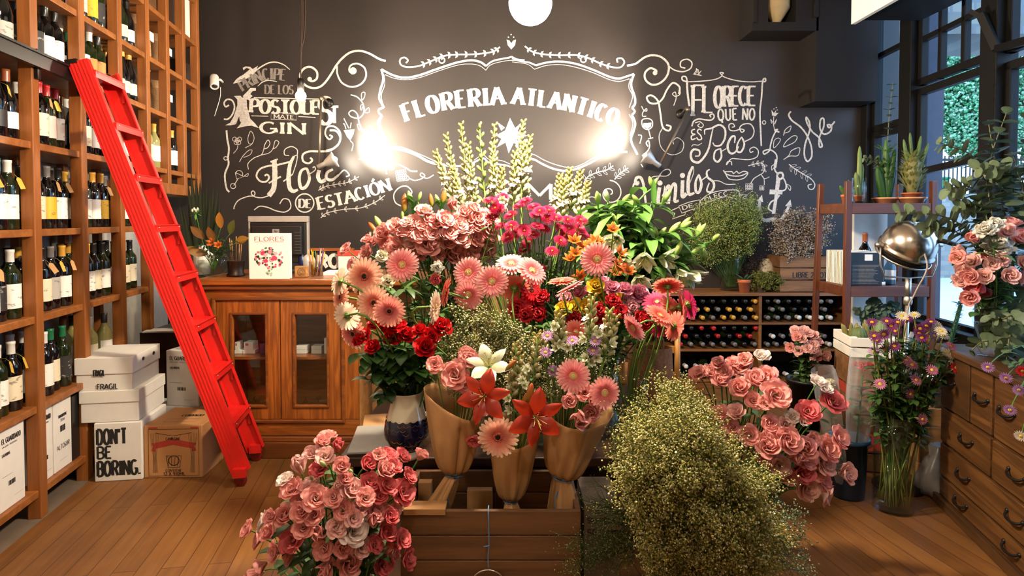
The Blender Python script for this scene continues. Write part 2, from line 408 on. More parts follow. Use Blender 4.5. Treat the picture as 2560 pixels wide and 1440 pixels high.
mb = MB(); mb.box((-3.3, BACK, -0.1),(3.2, BACK + 0.15, CEIL)); wall_back = struct(mb.build('wall_back', MT['wall']))
mb = MB(); mb.prism([(left_x(-1.6,0.37),-1.6),(left_x(BACK, 0.37), BACK),(left_x(BACK, 0.5), BACK),(left_x(-1.6,0.5),-1.6)],-0.1, CEIL)
struct(mb.build('wall_left', MT['offwhite']))
mb = MB(); mb.box((-2.2,-1.75,-0.1),(2.8,-1.6, CEIL)); struct(mb.build('wall_front', MT['offwhite']))
mb = MB(); mb.box((-3.3,-1.75, CEIL),(3.4,5.15, CEIL + 0.1)); struct(mb.build('ceiling', MT['ceil']))
# --- right wall: low wall, posts and glazing bars in front of the street
PA0, PA1, PB0, PB1 = 4.28,4.43,3.44,3.58        # the two posts in view
PC0, PC1, PD0, PD1 = 2.56,2.68,1.66,1.78
SILL = 0.58
def wall_seg(mb, y0, y1, z0, z1, t=0.12, o=0.0):
 mb.prism([(right_x(y0, o), y0),(right_x(y0, o + t), y0),(right_x(y1, o + t), y1),(right_x(y1, o), y1)], z0, z1)
mb = MB(); wall_seg(mb, -1.6, BACK, -0.1, SILL, 0.16); wall_seg(mb, -1.6, PD0, SILL, CEIL, 0.16); wall_seg(mb, PD0, BACK, 3.25, CEIL, 0.16)
struct(mb.build('wall_right', MT['wall']))
mb = MB()
for a, b_ in ((PA0, PA1),(PB0, PB1),(PC0, PC1),(PD0, PD1)): wall_seg(mb, a, b_, SILL, 3.25,0.13,-0.02)
wall_seg(mb, 4.9,5.0, SILL, 3.25,0.13,-0.01); wall_seg(mb, PD1,4.9, SILL - 0.03, SILL + 0.05,0.2,-0.06)
struct(mb.build('trim_1', MT['frame'], bevel=0.006), 'black window posts and sill')
def pane(mb, y0, y1, z0, z1): wall_seg(mb, y0, y1, z0, z1,0.006,0.055)
def bars(mb, y0, y1, z0, z1, ny, nz, w=0.035):
 wall_seg(mb, y0, y1, z0, z0 + 0.05,0.05,0.03); wall_seg(mb, y0, y1, z1 - 0.05, z1,0.05,0.03)
 wall_seg(mb, y0, y0 + 0.045, z0, z1,0.05,0.03); wall_seg(mb, y1 - 0.045, y1, z0, z1,0.05,0.03)
 for i in range(1, ny): wall_seg(mb, y0 + (y1 - y0) * i / ny - w / 2, y0 + (y1 - y0) * i / ny + w / 2, z0, z1,0.045,0.033)
 for i in range(1, nz): wall_seg(mb, y0, y1, z0 + (z1 - z0) * i / nz - w / 2, z0 + (z1 - z0) * i / nz + w / 2,0.045,0.033)
def window(name, y0, y1, z0, z1, ny, nz, glazed=True):
 mb = MB(); bars(mb, y0, y1, z0, z1, ny, nz); o = struct(mb.build(name, MT['frame'], bevel=0.004))
 if glazed:
  p = MB(); pane(p, y0, y1, z0, z1); p.build('pane', MT['pane'], o)
 return o
HEAD = 2.27
window('window_1', PB1, PA0, HEAD, 3.23,3,3)                       # barred light over the open bay
w2 = window('window_2', PB1, PA0, SILL + 0.03, HEAD - 0.02,1,1, False)   # the open bay: stay and bottom rail of its sash swung out
mb = MB(); s0 = U(2310,428,4.2); s1 = U(2440,398,3.62)
mb.bar(s0, s1,0.035,0.045); mb.bar(U(2285,380,4.24), s0,0.02,0.03); mb.ball(s0,0.022,8,6)
mb.build('sash_stay', MT['iron'], w2)
window('window_3', PA1,4.9,2.03,3.23,1,2); window('window_4', PA1,4.9, SILL + 0.03,2.03,1,1)
window('window_5', PC1, PB0, SILL + 0.03, HEAD - 0.05,1,1)
w6 = window('window_6', PC1, PB0, HEAD, 3.23,1,1)                   # light tilted inward over the next bay
window('window_7', PD1, PC0, SILL + 0.03,3.23,2,2)
mb = MB(); a = U(2452,35,3.5); b_ = U(2492,122,3.42); mb.bar(a, b_, 0.03,0.04); mb.bar(U(2425,28,3.55), U(2458,45,3.5),0.02,0.025); mb.bar(b_, U(2600,92,2.9),0.03,0.04); mb.build('tilted_sash', MT['frame'], w6)
# --- boxed ducts on the back wall and a boarded white valance
mb = MB(); x0, x1, zb, yf = 1.873,2.39,2.796,4.72
ox0, ox1, oz = U(1921,0, yf).x, U(1990,0, yf).x, U(0,55, yf).z
mb.box((x0, yf, zb),(ox0, BACK, CEIL)); mb.box((ox1, yf, zb),(x1, BACK, CEIL)); mb.box((ox0, yf, zb),(ox1, BACK, oz)); mb.box((ox0, yf, oz + 0.45),(ox1, BACK, CEIL))
mb.box((x0 - 0.0, yf - 0.02, zb + 0.06),(x0 + 0.03, yf, CEIL)); mb.box((x1 - 0.04, yf - 0.02, zb + 0.1),(x1 - 0.01, yf, CEIL))
MT['duct'] = plain('grey_black_duct', '#1e1a18', 0.7, spec=0.2, noise=0.08)
du = struct(mb.build('trim_2', MT['duct']), 'black boxed duct with a square opening')
mb = MB(); mb.lathe([(0.02,0),(0.1,0.12),(0.1,0.2)],12, M=Matrix.Translation(((ox0 + ox1) / 2, yf + 0.1, oz + 0.01))); mb.box((ox0, BACK - 0.02, oz),(ox1, BACK - 0.001, oz + 0.45))
mb.build('duct_funnel', plain('pale_duct_lining', '#a48c62', 0.7), du)
mb = MB(); mb.box((2.373, yf, 2.25),(right_x(4.7) - 0.02, BACK, CEIL)); struct(mb.build('trim_3', MT['duct']), 'black boxed column hanging beside the windows')
mb = MB()
for k in range(5): mb.box((2.25,1.2,2.62 + k * 0.165),(2.28,4.02,2.62 + k * 0.165 + 0.162))
mb.box((2.28,1.2,2.64),(2.7,4.0,2.66),1)
struct(mb.build('trim_4', [MT['white'], MT['frame']], bevel=0.002), 'white boarded valance above the windows')

# ================================================================== the street outside
MT['road'] = plain('road', '#a4a6aa', 0.9, noise=0.1, nscale=3)
def stone_mat(name, c1, c2, s):
 m, nt, b = new_mat(name); tc = nd(nt, 'ShaderNodeTexCoord'); mp = nd(nt, 'ShaderNodeMapping'); mp.inputs['Rotation'].default_value = (PI / 2,0,0); nt.links.new(tc.outputs['Object'], mp.inputs['Vector'])
 br = nd(nt, 'ShaderNodeTexBrick'); br.inputs['Scale'].default_value = s; br.inputs['Color1'].default_value = (*lin(c1),1); br.inputs['Color2'].default_value = (*lin(c2),1); br.inputs['Mortar'].default_value = (0.16,0.16,0.16,1); br.inputs['Mortar Size'].default_value = 0.03
 nt.links.new(mp.outputs[0], br.inputs['Vector']); nt.links.new(br.outputs['Color'], b.inputs['Base Color']); b.inputs['Roughness'].default_value = 0.9
 return m
MT['stone'] = stone_mat('stone_blocks', '#8a8478', '#6c6860', 2.2)
mb = MB(); mb.box((2.9,-3,-0.2),(60,60,-0.06)); struct(mb.build('street', MT['road']))
mb = MB(); mb.box((right_x(5) + 0.25,-3,-0.06),(right_x(5) + 1.4,5.4,0.02)); struct(mb.build('sidewalk', MT['concrete']))
mb = MB(); mb.box((2.9,14,-0.1),(40,14.4,1.9)); mb.box((2.9,14.4,-0.1),(40,40,1.9)); struct(mb.build('wall_street', MT['stone']))
mb = MB(); mb.box((3.0,5.75,0),(3.93,5.95,5)); mb.box((2.0,5.8,3.1),(5.6,6.6,3.5)); struct(mb.build('wall_neighbour', MT['stone']))
mb = MB(); mb.box((3.93,5.7,0),(4.08,6.4,5)); struct(mb.build('wall_pilaster', plain('dark_render', '#3a3a44', 0.9)))
t = thing('yellow_building', 'yellow rendered building with arched openings beyond the street tree', 'building', (0,0,0))
mb = MB(); mb.box((9.5,24,1.9),(17,30,9)); mb.build('facade', plain('yellow_render', '#e8c88a', 0.9), t)
for i in range(3):
 mb = MB(); x = 13.6 + i * 1.3
 pts = [(x - 0.45,2.0),(x + 0.45,2.0)] + [(x + 0.45 * math.cos(a),4.6 + 0.45 * math.sin(a)) for a in [PI * k / 10 for k in range(11)]]
 mb.prism([(p[0], p[1]) for p in pts],0,0.1, M=Matrix.Translation((0,23.97,0)) @ Matrix.Rotation(PI / 2,4, 'X')); mb.build('arched_window', plain('dark_arch', '#5a3c22', 0.6), t)
# ================================================================== chalk lettering and drawings on the back wall
REG = {1: (540,130,6.545),2: (540,340,4.923),3: (740,80,4.236),4: (1280,60,3.428),5: (1680,170,5.76),6: (1560,400,5.12),7: (1100,280,4.571),0: (0,0,1.0)}
def wl(reg, p):
 x0, y0, s = REG[reg]; q = U(x0 + p[0] / s, y0 + p[1] / s, BACK)
 return (q.x, q.z)
KPX = BACK / FPX
class Plane2:
 "chalk strokes laid on an upright plane; local x, z in metres; normal -Y"
 def __init__(s, y): s.mb = MB(); s.y = y; s.k = 0
 def ribbon(s, P, w, closed=False, jit=0.06):
  n = len(P)
  if n < 2: return
  s.k += 1; y = s.y - (s.k % 7) * 0.00012
  v = []; f = []
  for i in range(n):
   a = P[max(i - 1,0)]; b = P[min(i + 1, n - 1)]
   if closed: a = P[(i - 1) % n]; b = P[(i + 1) % n]
   dx, dz = b[0] - a[0], b[1] - a[1]; L = math.hypot(dx, dz) or 1
   ww = (w(i / (n - 1),(dx / L, dz / L)) if callable(w) else w) / 2
   ww1 = ww * (1 + R.uniform(-jit, jit)); ww2 = ww * (1 + R.uniform(-jit, jit))
   yi = y - 8e-6 * i; v.append((P[i][0] - dz / L * ww1, yi, P[i][1] + dx / L * ww1)); v.append((P[i][0] + dz / L * ww2, yi, P[i][1] - dx / L * ww2))
  for i in range(n - 1 if not closed else n):
   j = (i + 1) % n; f.append((2 * i, 2 * i + 1,2 * j + 1,2 * j))
  s.mb.add(v, f, 0, smooth=False)
 def fill(s, P):
  s.k += 1; y = s.y - (s.k % 7) * 0.00012
  s.mb.add([(p[0], y, p[1]) for p in P],[tuple(range(len(P)))],0, smooth=False)
def arc(cx, cy, rx, ry, a0, a1, n=10):
 return [(cx + rx * math.cos(math.radians(a0 + (a1 - a0) * i / n)), cy + ry * math.sin(math.radians(a0 + (a1 - a0) * i / n))) for i in range(n + 1)]
GL = {  # stroke letters: width, strokes
 'A': (.9,[[(0,0),(.5,1)],[(.5,1),(1,0)],[(.2,.36),(.8,.36)]]),
 'B': (.75,[[(.1,0),(.1,1)],[(.1,1),(.5,1)] + arc(.5,.76,.42,.24,90,-90) + [(.1,.52)],[(.5,.52)] + arc(.52,.26,.46,.26,90,-90) + [(.1,0)]]),
 'C': (.75,[arc(.52,.5,.48,.5,50,310,16)]),
 'D': (.8,[[(.1,0),(.1,1)],[(.1,1),(.45,1)] + arc(.45,.5,.5,.5,90,-90,14) + [(.1,0)]]),
 'E': (.65,[[(.1,0),(.1,1)],[(.1,1),(.95,1)],[(.1,.52),(.75,.52)],[(.1,0),(.95,0)]]),
 'F': (.65,[[(.1,0),(.1,1)],[(.1,1),(.95,1)],[(.1,.52),(.75,.52)]]),
 'G': (.8,[arc(.52,.5,.48,.5,50,345,16),[(.6,.42),(.98,.42),(.98,.1)]]),
 'H': (.8,[[(.1,0),(.1,1)],[(.9,0),(.9,1)],[(.1,.5),(.9,.5)]]),
 'I': (.3,[[(.5,0),(.5,1)]]),
 'J': (.5,[[(.7,1),(.7,.25)] + arc(.4,.25,.3,.25,0,-170)]),
 'K': (.75,[[(.1,0),(.1,1)],[(.9,1),(.1,.4)],[(.4,.6),(.95,0)]]),
 'L': (.6,[[(.1,0),(.1,1)],[(.1,0),(.95,0)]]),
 'M': (1.05,[[(.08,0),(.08,1)],[(.08,1),(.5,.25)],[(.5,.25),(.92,1)],[(.92,1),(.92,0)]]),
 'N': (.85,[[(.08,0),(.08,1)],[(.08,1),(.92,0)],[(.92,0),(.92,1)]]),
 'O': (.8,[arc(.5,.5,.48,.5,0,360,22)]),
 'P': (.72,[[(.1,0),(.1,1)],[(.1,1),(.5,1)] + arc(.5,.73,.44,.27,90,-90) + [(.1,.46)]]),
 'Q': (.8,[arc(.5,.5,.48,.5,0,360,22),[(.55,.15),(.75,-.2)]]),
 'R': (.78,[[(.1,0),(.1,1)],[(.1,1),(.5,1)] + arc(.5,.75,.42,.25,90,-90) + [(.1,.5)],[(.5,.5),(.95,0)]]),
 'S': (.65,[arc(.5,.75,.42,.25,35,270,12) + arc(.5,.25,.44,.25,90,-150,12)]),
 'T': (.75,[[(.5,0),(.5,1)],[(.03,1),(.97,1)]]),
 'U': (.8,[[(.1,1),(.1,.35)] + arc(.5,.35,.4,.35,180,360) + [(.9,1)]]),
 'V': (.85,[[(0,1),(.5,0)],[(.5,0),(1,1)]]),
 'X': (.8,[[(.05,0),(.95,1)],[(.05,1),(.95,0)]]),
 'Y': (.8,[[(0,1),(.5,.5),(1,1)],[(.5,.5),(.5,0)]]),
 'Z': (.7,[[(.05,1),(.95,1),(.05,0),(.95,0)]]),
 '0': (.65,[arc(.5,.5,.45,.5,0,360,18)]), '1': (.4,[[(.15,.8),(.55,1),(.55,0)]]),
 '2': (.65,[arc(.5,.72,.42,.28,160,-30,10) + [(.08,0),(.95,0)]]),
 '3': (.65,[arc(.48,.75,.4,.25,150,-90) + arc(.48,.25,.44,.25,90,-150)]),
 '5': (.65,[[(.9,1),(.2,1),(.15,.56)] + arc(.48,.32,.44,.32,120,-150)]),
 '6': (.65,[[(.8,1)] + arc(.5,.3,.42,.3,150,510,18)]), '7': (.6,[[(.05,1),(.95,1),(.4,0)]]),
 '8': (.65,[arc(.5,.75,.38,.25,0,360,14), arc(.5,.25,.44,.25,0,360,14)]),
 '9': (.65,[arc(.5,.7,.42,.3,0,360,16),[(.92,.7),(.7,0)]]),
 '.': (.25,[[(.5,0),(.5,.1)]]), "'": (.25,[[(.5,1),(.4,.75)]]), '-': (.4,[[(.1,.45),(.9,.45)]]), '&': (.8,[arc(.45,.78,.28,.22,-40,220,10) + [(.95,0)], arc(.42,.26,.4,.26,120,350,12)]),
}
def put_text(pl, text, place, h, wid=1.0, thick=.2, thin=.08, serif=0.0, gap=.16, outline=False):
 """letters along a path: place(s) gives (x, z, angle) at running length s; h letter height; wid stretches letters; thick and thin of h"""
 s = 0.0
 for ch in text:
  if ch == ' ': s += h * wid * .45; continue
  acc = ch in 'Ó'; ch = 'O' if ch == 'Ó' else ch
  gw, st = GL[ch]; w = gw * h * wid
  x, z, a = place(s + w / 2); ca, sa = math.cos(a), math.sin(a)
  hh = h(s) if callable(h) else h
  def T(p, ox=0): u = (p[0] - .5) * w + ox; v = p[1] * hh; return (x + u * ca - v * sa, z + u * sa + v * ca)
  strokes = list(st) + ([[(.45,1.1),(.75,1.32)]] if acc else [])
  for q in strokes:
   P = []
   for i in range(len(q) - 1):                     # straight runs get a few in-between points
    a_, b_ = q[i], q[i + 1]; m = 3 if len(q) < 6 else 1
    for j in range(m): P.append((a_[0] + (b_[0] - a_[0]) * j / m, a_[1] + (b_[1] - a_[1]) * j / m))
   P.append(q[-1])
   def wd(t, d):
    dd = abs(-d[0] * sa + d[1] * ca); return hh * (thin + (thick - thin) * dd ** 1.5)
   pl.ribbon([T(p) for p in P], wd, jit=.05)
   if serif:
    for e_, o_ in ((q[0], q[1]),(q[-1], q[-2])):
     if abs(e_[1] - round(e_[1])) < .02 and abs(o_[0] - e_[0]) < .6 and abs(o_[1] - e_[1]) > .2:
      c = T(e_); sg = thin * hh * .5 * (1 if e_[1] < .5 else -1); hw = serif * hh
      pl.ribbon([(c[0] - hw * ca - sg * sa, c[1] - hw * sa + sg * ca),(c[0] + hw * ca - sg * sa, c[1] + hw * sa + sg * ca)], hh * thin * 1.2)
  s += w + h * gap * wid
 return s
def text_len(text, h, wid=1.0, gap=.16):
 return sum(h * wid * .45 if c == ' ' else GL['O' if c == 'Ó' else c][0] * h * wid + h * gap * wid for c in text) - h * gap * wid
def fit_text(pl, text, P, h, thick=.2, thin=.08, serif=0.0, gap=.16):
 "letters spread along the polyline P (plane coordinates), scaled to fill it"
 P = catmull(P, 8) if len(P) > 2 else P
 L = [0]
 for i in range(len(P) - 1): L.append(L[-1] + math.hypot(P[i + 1][0] - P[i][0], P[i + 1][1] - P[i][1]))
 wid = L[-1] / text_len(text, h, 1.0, gap)
 def place(s):
  i = 0
  while i < len(L) - 2 and L[i + 1] < s: i += 1
  t = (s - L[i]) / max(1e-6, L[i + 1] - L[i]); a, b = P[i], P[i + 1]
  return a[0] + (b[0] - a[0]) * t, a[1] + (b[1] - a[1]) * t, math.atan2(b[1] - a[1], b[0] - a[0])
 put_text(pl, text, place, h, wid, thick, thin, serif, gap)
def chalk(name, label, draw, dim=False):
 pl = Plane2(BACK - 0.0012)
 draw(pl)
 o = pl.mb.build(name, MT['chalkdim'] if dim else MT['chalk'], wall_back); o['label'] = label
 return o
def S(pl, reg, pts, w, closed=False, k=7, smooth=True, taper=0):
 "a chalk stroke through picture-read points; w in picture-read units"
 P = [wl(reg, p) for p in pts]
 if smooth: P = catmull(P, k, closed)
 if closed and smooth: P = P[:-1]
 ww = w / REG[reg][2] * KPX
 pl.ribbon(P, (lambda t, d: ww * (1 - taper * abs(2 * t - 1) ** 2)) if taper else ww, closed)
def Fl(pl, reg, pts, smooth=False):
 P = [wl(reg, p) for p in pts]
 pl.fill(catmull(P, 4, True)[:-1] if smooth else P)
def curl(cx, cy, r0, r1, a0, turns, n=18):
 return [(cx + (r0 + (r1 - r0) * i / n) * math.cos(a0 + turns * 2 * PI * i / n), cy + (r0 + (r1 - r0) * i / n) * math.sin(a0 + turns * 2 * PI * i / n)) for i in range(n + 1)]
def leafs(pl, reg, spine, n, ln, w, both=True, off=0, solid=True):
 "little leaves along a spine"
 Q = catmull(spine, 10); m = len(Q)
 for i in range(n):
  j = int((i + .7) / (n + .5) * (m - 1)); p = Q[j]; q = Q[min(j + 1, m - 1)]; a = math.atan2(q[1] - p[1], q[0] - p[0])
  for sgn in ((1,-1) if both else (1,)):
   b = a + sgn * .85; c = (p[0] + math.cos(b) * ln, p[1] + math.sin(b) * ln)
   nx, ny = -math.sin(b), math.cos(b); mid = ((p[0] + c[0]) / 2,(p[1] + c[1]) / 2)
   if solid: Fl(pl, reg, [p, (mid[0] + nx * w, mid[1] + ny * w), c, (mid[0] - nx * w, mid[1] - ny * w)])
   else: S(pl, reg, [p, (mid[0] + nx * w, mid[1] + ny * w), c, (mid[0] - nx * w, mid[1] - ny * w)],5, True, 3)

def d_shop(pl):
 fit_text(pl, 'FLORERIA', [wl(3, p) for p in ((1168,945),(1420,865),(1750,800),(2200,764))],42 * KPX, .3,.09,.17,.3)
 fit_text(pl, 'ATLANTICO', [wl(4, p) for p in ((5,682),(300,715),(560,765),(880,872))],40 * KPX, .3,.09,.17,.3)
chalk('chalk_lettering', 'white slab letters FLORERIA ATLANTICO in an arch', d_shop)
def d_frame(pl):
 top = [(905,395),(1020,455),(1150,485),(1300,460),(1500,390),(1700,325),(1850,300),(1950,318),(2012,360)]
 S(pl, 3, top, 22); S(pl, 3,[(2012,360),(2080,310),(2180,285),(2240,275),(2282,262)],18); S(pl, 3,[(2282,262),(2340,290),(2420,300)],18)
 S(pl, 3,[(940,450),(1040,490),(1170,505),(1320,480),(1520,410),(1720,350),(1860,340),(1950,360),(2010,405)],6)
 S(pl, 3,[(2010,405),(2060,350),(2160,318),(2290,300),(2400,320)],6)
 S(pl, 4,[(0,295),(80,320),(150,332),(205,355)],14); S(pl, 4,[(205,355),(300,330),(420,322),(560,345),(700,395),(830,450),(910,468),(980,450),(1045,428)],16)
 S(pl, 4,[(0,325),(130,345),(192,388)],4); S(pl, 4,[(192,388),(300,355),(430,350),(560,375),(700,420),(830,475),(920,492),(1005,470)],5)
 S(pl, 3,[(905,395),(925,500),(895,610),(882,700),(910,760),(930,800)],22); S(pl, 3,[(930,800),(880,820),(878,855),(912,885)],20)
 S(pl, 3,[(912,885),(870,960),(900,1060),(935,1130),(925,1220),(860,1292)],24); S(pl, 3,[(935,460),(940,560),(905,660),(915,740),(940,800)],6)
 S(pl, 3,[(915,890),(895,960),(920,1050),(950,1130),(950,1210)],6)
 S(pl, 4,[(1045,428),(1020,520),(1050,620),(1055,680),(1030,720)],18); S(pl, 4,[(1030,720),(1052,750),(1028,780)],16); S(pl, 4,[(1028,780),(1055,850),(1040,920),(1020,1000),(1075,1120)],18)
 S(pl, 4,[(1015,470),(1000,540),(1032,620),(1005,715)],5); S(pl, 4,[(1005,775),(1035,850),(1010,960)],5)
 S(pl, 3,[(860,1292),(950,1250),(1080,1240),(1250,1290),(1400,1370),(1540,1412)],26); S(pl, 3,[(950,1222),(1100,1215),(1300,1290),(1480,1370)],7)
 S(pl, 7,[(-60,560),(60,610),(200,620),(350,590),(430,555),(505,528)],20); S(pl, 7,[(505,528),(570,585),(680,600),(760,610),(830,640)],18); S(pl, 7,[(390,550),(490,490),(560,540),(700,555),(800,595)],7)
 S(pl, 7,[(1000,590),(1060,540),(1180,600),(1300,650),(1430,672),(1560,650),(1700,590),(1850,510),(2000,460),(2140,455)],22); S(pl, 7,[(1020,530),(1065,485),(1200,555),(1350,610),(1500,635),(1640,590),(1800,500),(1990,448)],8)
chalk('chalk_frame', 'white double line frame around the shop name', d_frame)
def d_star(pl):
 c = (800,265); P = []
 for i, (x, y) in enumerate([(800,68),(875,215),(995,270),(860,320),(784,472),(745,335),(640,268),(745,210)]): P.append((x, y))
 Fl(pl, 7, P)
 for q in ([(650,112),(742,178),(700,215)],[(930,125),(850,190),(885,222)],[(648,405),(700,310),(755,345)],[(935,405),(880,318),(830,345)]): Fl(pl, 7, q)
chalk('chalk_star', 'white eight pointed star under the shop name', d_star)
def d_scroll(pl):
 S(pl, 3,[(950,308),(880,285),(780,230),(680,200),(580,215),(500,270),(430,350),(370,450),(300,545),(230,590),(140,585),(65,530),(45,450),(90,385),(160,372),(220,420),(222,490),(175,522),(130,505)],22)
 S(pl, 3,[(435,360),(440,450),(490,540),(590,582),(690,550),(742,470),(725,380),(650,335),(580,355),(565,410),(600,445)],18); Fl(pl, 3, curl(605,412,38,38,0,.95,14)); Fl(pl, 3, curl(145,500,24,24,0,.95,12))
 S(pl, 4,[(985,358),(1060,340),(1130,290),(1200,268),(1280,285),(1340,350),(1330,440),(1270,505),(1200,520),(1145,480),(1140,420),(1185,380),(1235,400),(1225,435)],17); Fl(pl, 4, curl(1225,420,20,20,0,.95,12))
 S(pl, 4,[(1345,365),(1400,398),(1470,408),(1530,380),(1540,330),(1500,302),(1450,320),(1445,365),(1485,380)],11)
chalk('chalk_scroll', 'pair of large white scrolls at the frame corners', d_scroll)
def d_laurel(pl):
 sp = [(2160,160),(2080,210),(1900,235),(1700,240),(1560,255),(1430,310),(1300,360),(1180,372),(1110,345),(1105,290),(1150,270),(1185,300),(1165,330)]
 S(pl, 3, sp, 16); leafs(pl, 3, sp[:7],11,50,12); S(pl, 3, curl(1545,300,30,30,0,1,12),14)
 sp = [(110,190),(180,240),(290,262),(420,268),(560,268),(660,295),(760,340),(860,370),(930,370),(962,330),(940,295),(900,300),(905,330)]
 S(pl, 4, sp, 13); leafs(pl, 4, sp[:8],11,38,9); S(pl, 4, curl(612,305,24,24,0,1,12),11)
 Fl(pl, 3,[(2230,80),(2260,90),(2280,120),(2300,90),(2330,80),(2320,140),(2280,185),(2242,140)])
 for p in ((2278,28),(2250,55),(2305,55)): Fl(pl, 3, curl(p[0], p[1],8,8,0,.9,8))
chalk('chalk_laurel', 'two white leafy garlands and a small tulip over the frame', d_laurel)
def d_gin(pl):
 Fl(pl, 1,[(295,720),(400,715),(430,745),(500,745),(510,900),(560,1090),(640,1170),(700,1245),(580,1205),(480,1215),(340,1250),(400,1180),(410,1150),(390,1130),(380,1050),(330,1180),(240,1200),(150,1200),(230,1160),(290,1060),(350,870),(350,780)])
 Fl(pl, 1,[(440,720),(520,640),(560,590),(655,590),(655,630),(600,640),(560,690),(600,720),(530,785),(460,760)])
 S(pl, 1,[(130,1100),(200,1095),(270,1020),(305,900),(270,800),(190,775),(135,830),(160,895),(215,870)],26)
 fit_text(pl, 'POSTOLE', [wl(1,(555,985)), wl(1,(900,1005)), wl(1,(1690,1015))],33 * KPX, .3,.12,.2,.14)
 fit_text(pl, 'S', [wl(1,(1690,1180)), wl(1,(1900,1180))],66 * KPX, .2,.12,0,.1); fit_text(pl, 'T', [wl(1,(1870,1160)), wl(1,(2010,1160))],40 * KPX, .2,.14,.1,.1)
 S(pl, 1,[(620,748),(1690,770)],16, smooth=False); S(pl, 1,[(580,1045),(855,1052)],12, smooth=False); S(pl, 1,[(1350,1055),(1630,1072)],12, smooth=False)
 S(pl, 1,[(905,990),(1310,1005),(1320,1115),(900,1100)],9, True, smooth=False); fit_text(pl, 'MATE', [wl(1,(945,1088)), wl(1,(1275,1095))],9.5 * KPX, .26,.1,.18,.12)
 fit_text(pl, 'GIN', [wl(1,(725,1325)), wl(1,(1460,1345))],27 * KPX, .34,.14,.22,.14)
 S(pl, 1,[(285,510),(400,480),(560,390),(700,270),(850,185),(980,168),(1110,210),(1210,290)],22, taper=.5); Fl(pl, 1,[(280,520),(330,450),(395,400),(450,370),(560,280),(500,260),(450,300),(440,260),(490,235),(560,245),(600,280),(690,225),(650,320),(520,420),(400,490)])
 S(pl, 1,[(685,560),(760,495),(860,465),(1000,485)],16, taper=.5)
chalk('chalk_lettering', 'white decorated letters APOSTOLES MATE GIN', d_gin)
def d_principe(pl):
 fit_text(pl, 'PRINCIPE', [wl(1,(440,640)), wl(1,(640,530)), wl(1,(850,450)), wl(1,(1130,465))],27 * KPX, .24,.07,.14,.1)
 fit_text(pl, 'DE LOS', [wl(1,(800,685)), wl(1,(1265,690))],22 * KPX, .2,.06,.14,.12)
chalk('chalk_lettering', 'dim chalk words PRINCIPE DE LOS', d_principe, True)
def d_flores(pl):
 S(pl, 2,[(670,320),(760,285)],20); S(pl, 2,[(715,300),(725,420),(722,560),(705,660),(650,735)],62); S(pl, 2,[(650,735),(560,760),(470,745),(435,705),(455,675),(480,700),(465,735),(390,745),(280,790),(230,860),(222,900)],13)
 S(pl, 2,[(905,320),(760,355),(640,370),(540,410),(500,490),(545,555),(620,560),(655,510),(630,475),(600,490)],22); S(pl, 2,[(650,580),(720,540),(800,500)],20)
 S(pl, 2,[(960,250),(910,360),(895,500),(905,630),(950,680),(1010,660)],55, taper=.5); S(pl, 2,[(945,470),(990,330),(1000,240),(960,250)],10); S(pl, 2,[(830,560),(945,470)],16)
 S(pl, 2,[(1000,240),(1000,170),(930,130),(850,165),(845,230),(900,240)],11)
 S(pl, 2,[(1110,400),(1050,430),(1025,530),(1050,640),(1110,620),(1150,530),(1130,430)],40, True, taper=.4); S(pl, 2,[(1150,470),(1220,420),(1215,380),(1190,390)],14)
 S(pl, 2,[(1270,420),(1255,500),(1290,560),(1350,540)],45); S(pl, 2,[(1440,410),(1370,450),(1360,520),(1430,540),(1510,480)],36, taper=.3); S(pl, 2,[(1510,480),(1580,420),(1640,480),(1600,500)],16)
 S(pl, 2,[(1160,265),(1185,300),(1140,335),(1075,310),(1070,230),(1150,190),(1280,190),(1400,180),(1500,110),(1530,20),(1480,-60),(1400,-70)],24)
chalk('chalk_lettering', 'white script word Flores', d_flores)
def d_estacion(pl):
 fit_text(pl, 'ESTACIÓN', [wl(2,(1265,905)), wl(2,(1600,835)), wl(2,(1900,745)), wl(2,(2160,665))],30 * KPX, .26,.1,.18,.16)
 fit_text(pl, 'DE', [wl(2,(1020,880)), wl(2,(1170,885))],21 * KPX, .3,.09,.16,.14); S(pl, 2, curl(1092,825,113,113,0,1,26)[:-1],16, True, 1)
 S(pl, 2,[(470,910),(540,865),(640,880),(740,920),(850,935),(920,880),(900,790),(830,775),(785,835)],13)
 for sp in ([(1260,670),(1340,625),(1480,595),(1620,570),(1760,500)],[(1290,1010),(1360,950),(1560,905),(1780,885),(1950,820),(2080,730)]):
  S(pl, 2, sp, 9); leafs(pl, 2, sp, 8,42,7, solid=False)
chalk('chalk_lettering', 'chalk words DE ESTACIÓN between leafy sprigs', d_estacion)
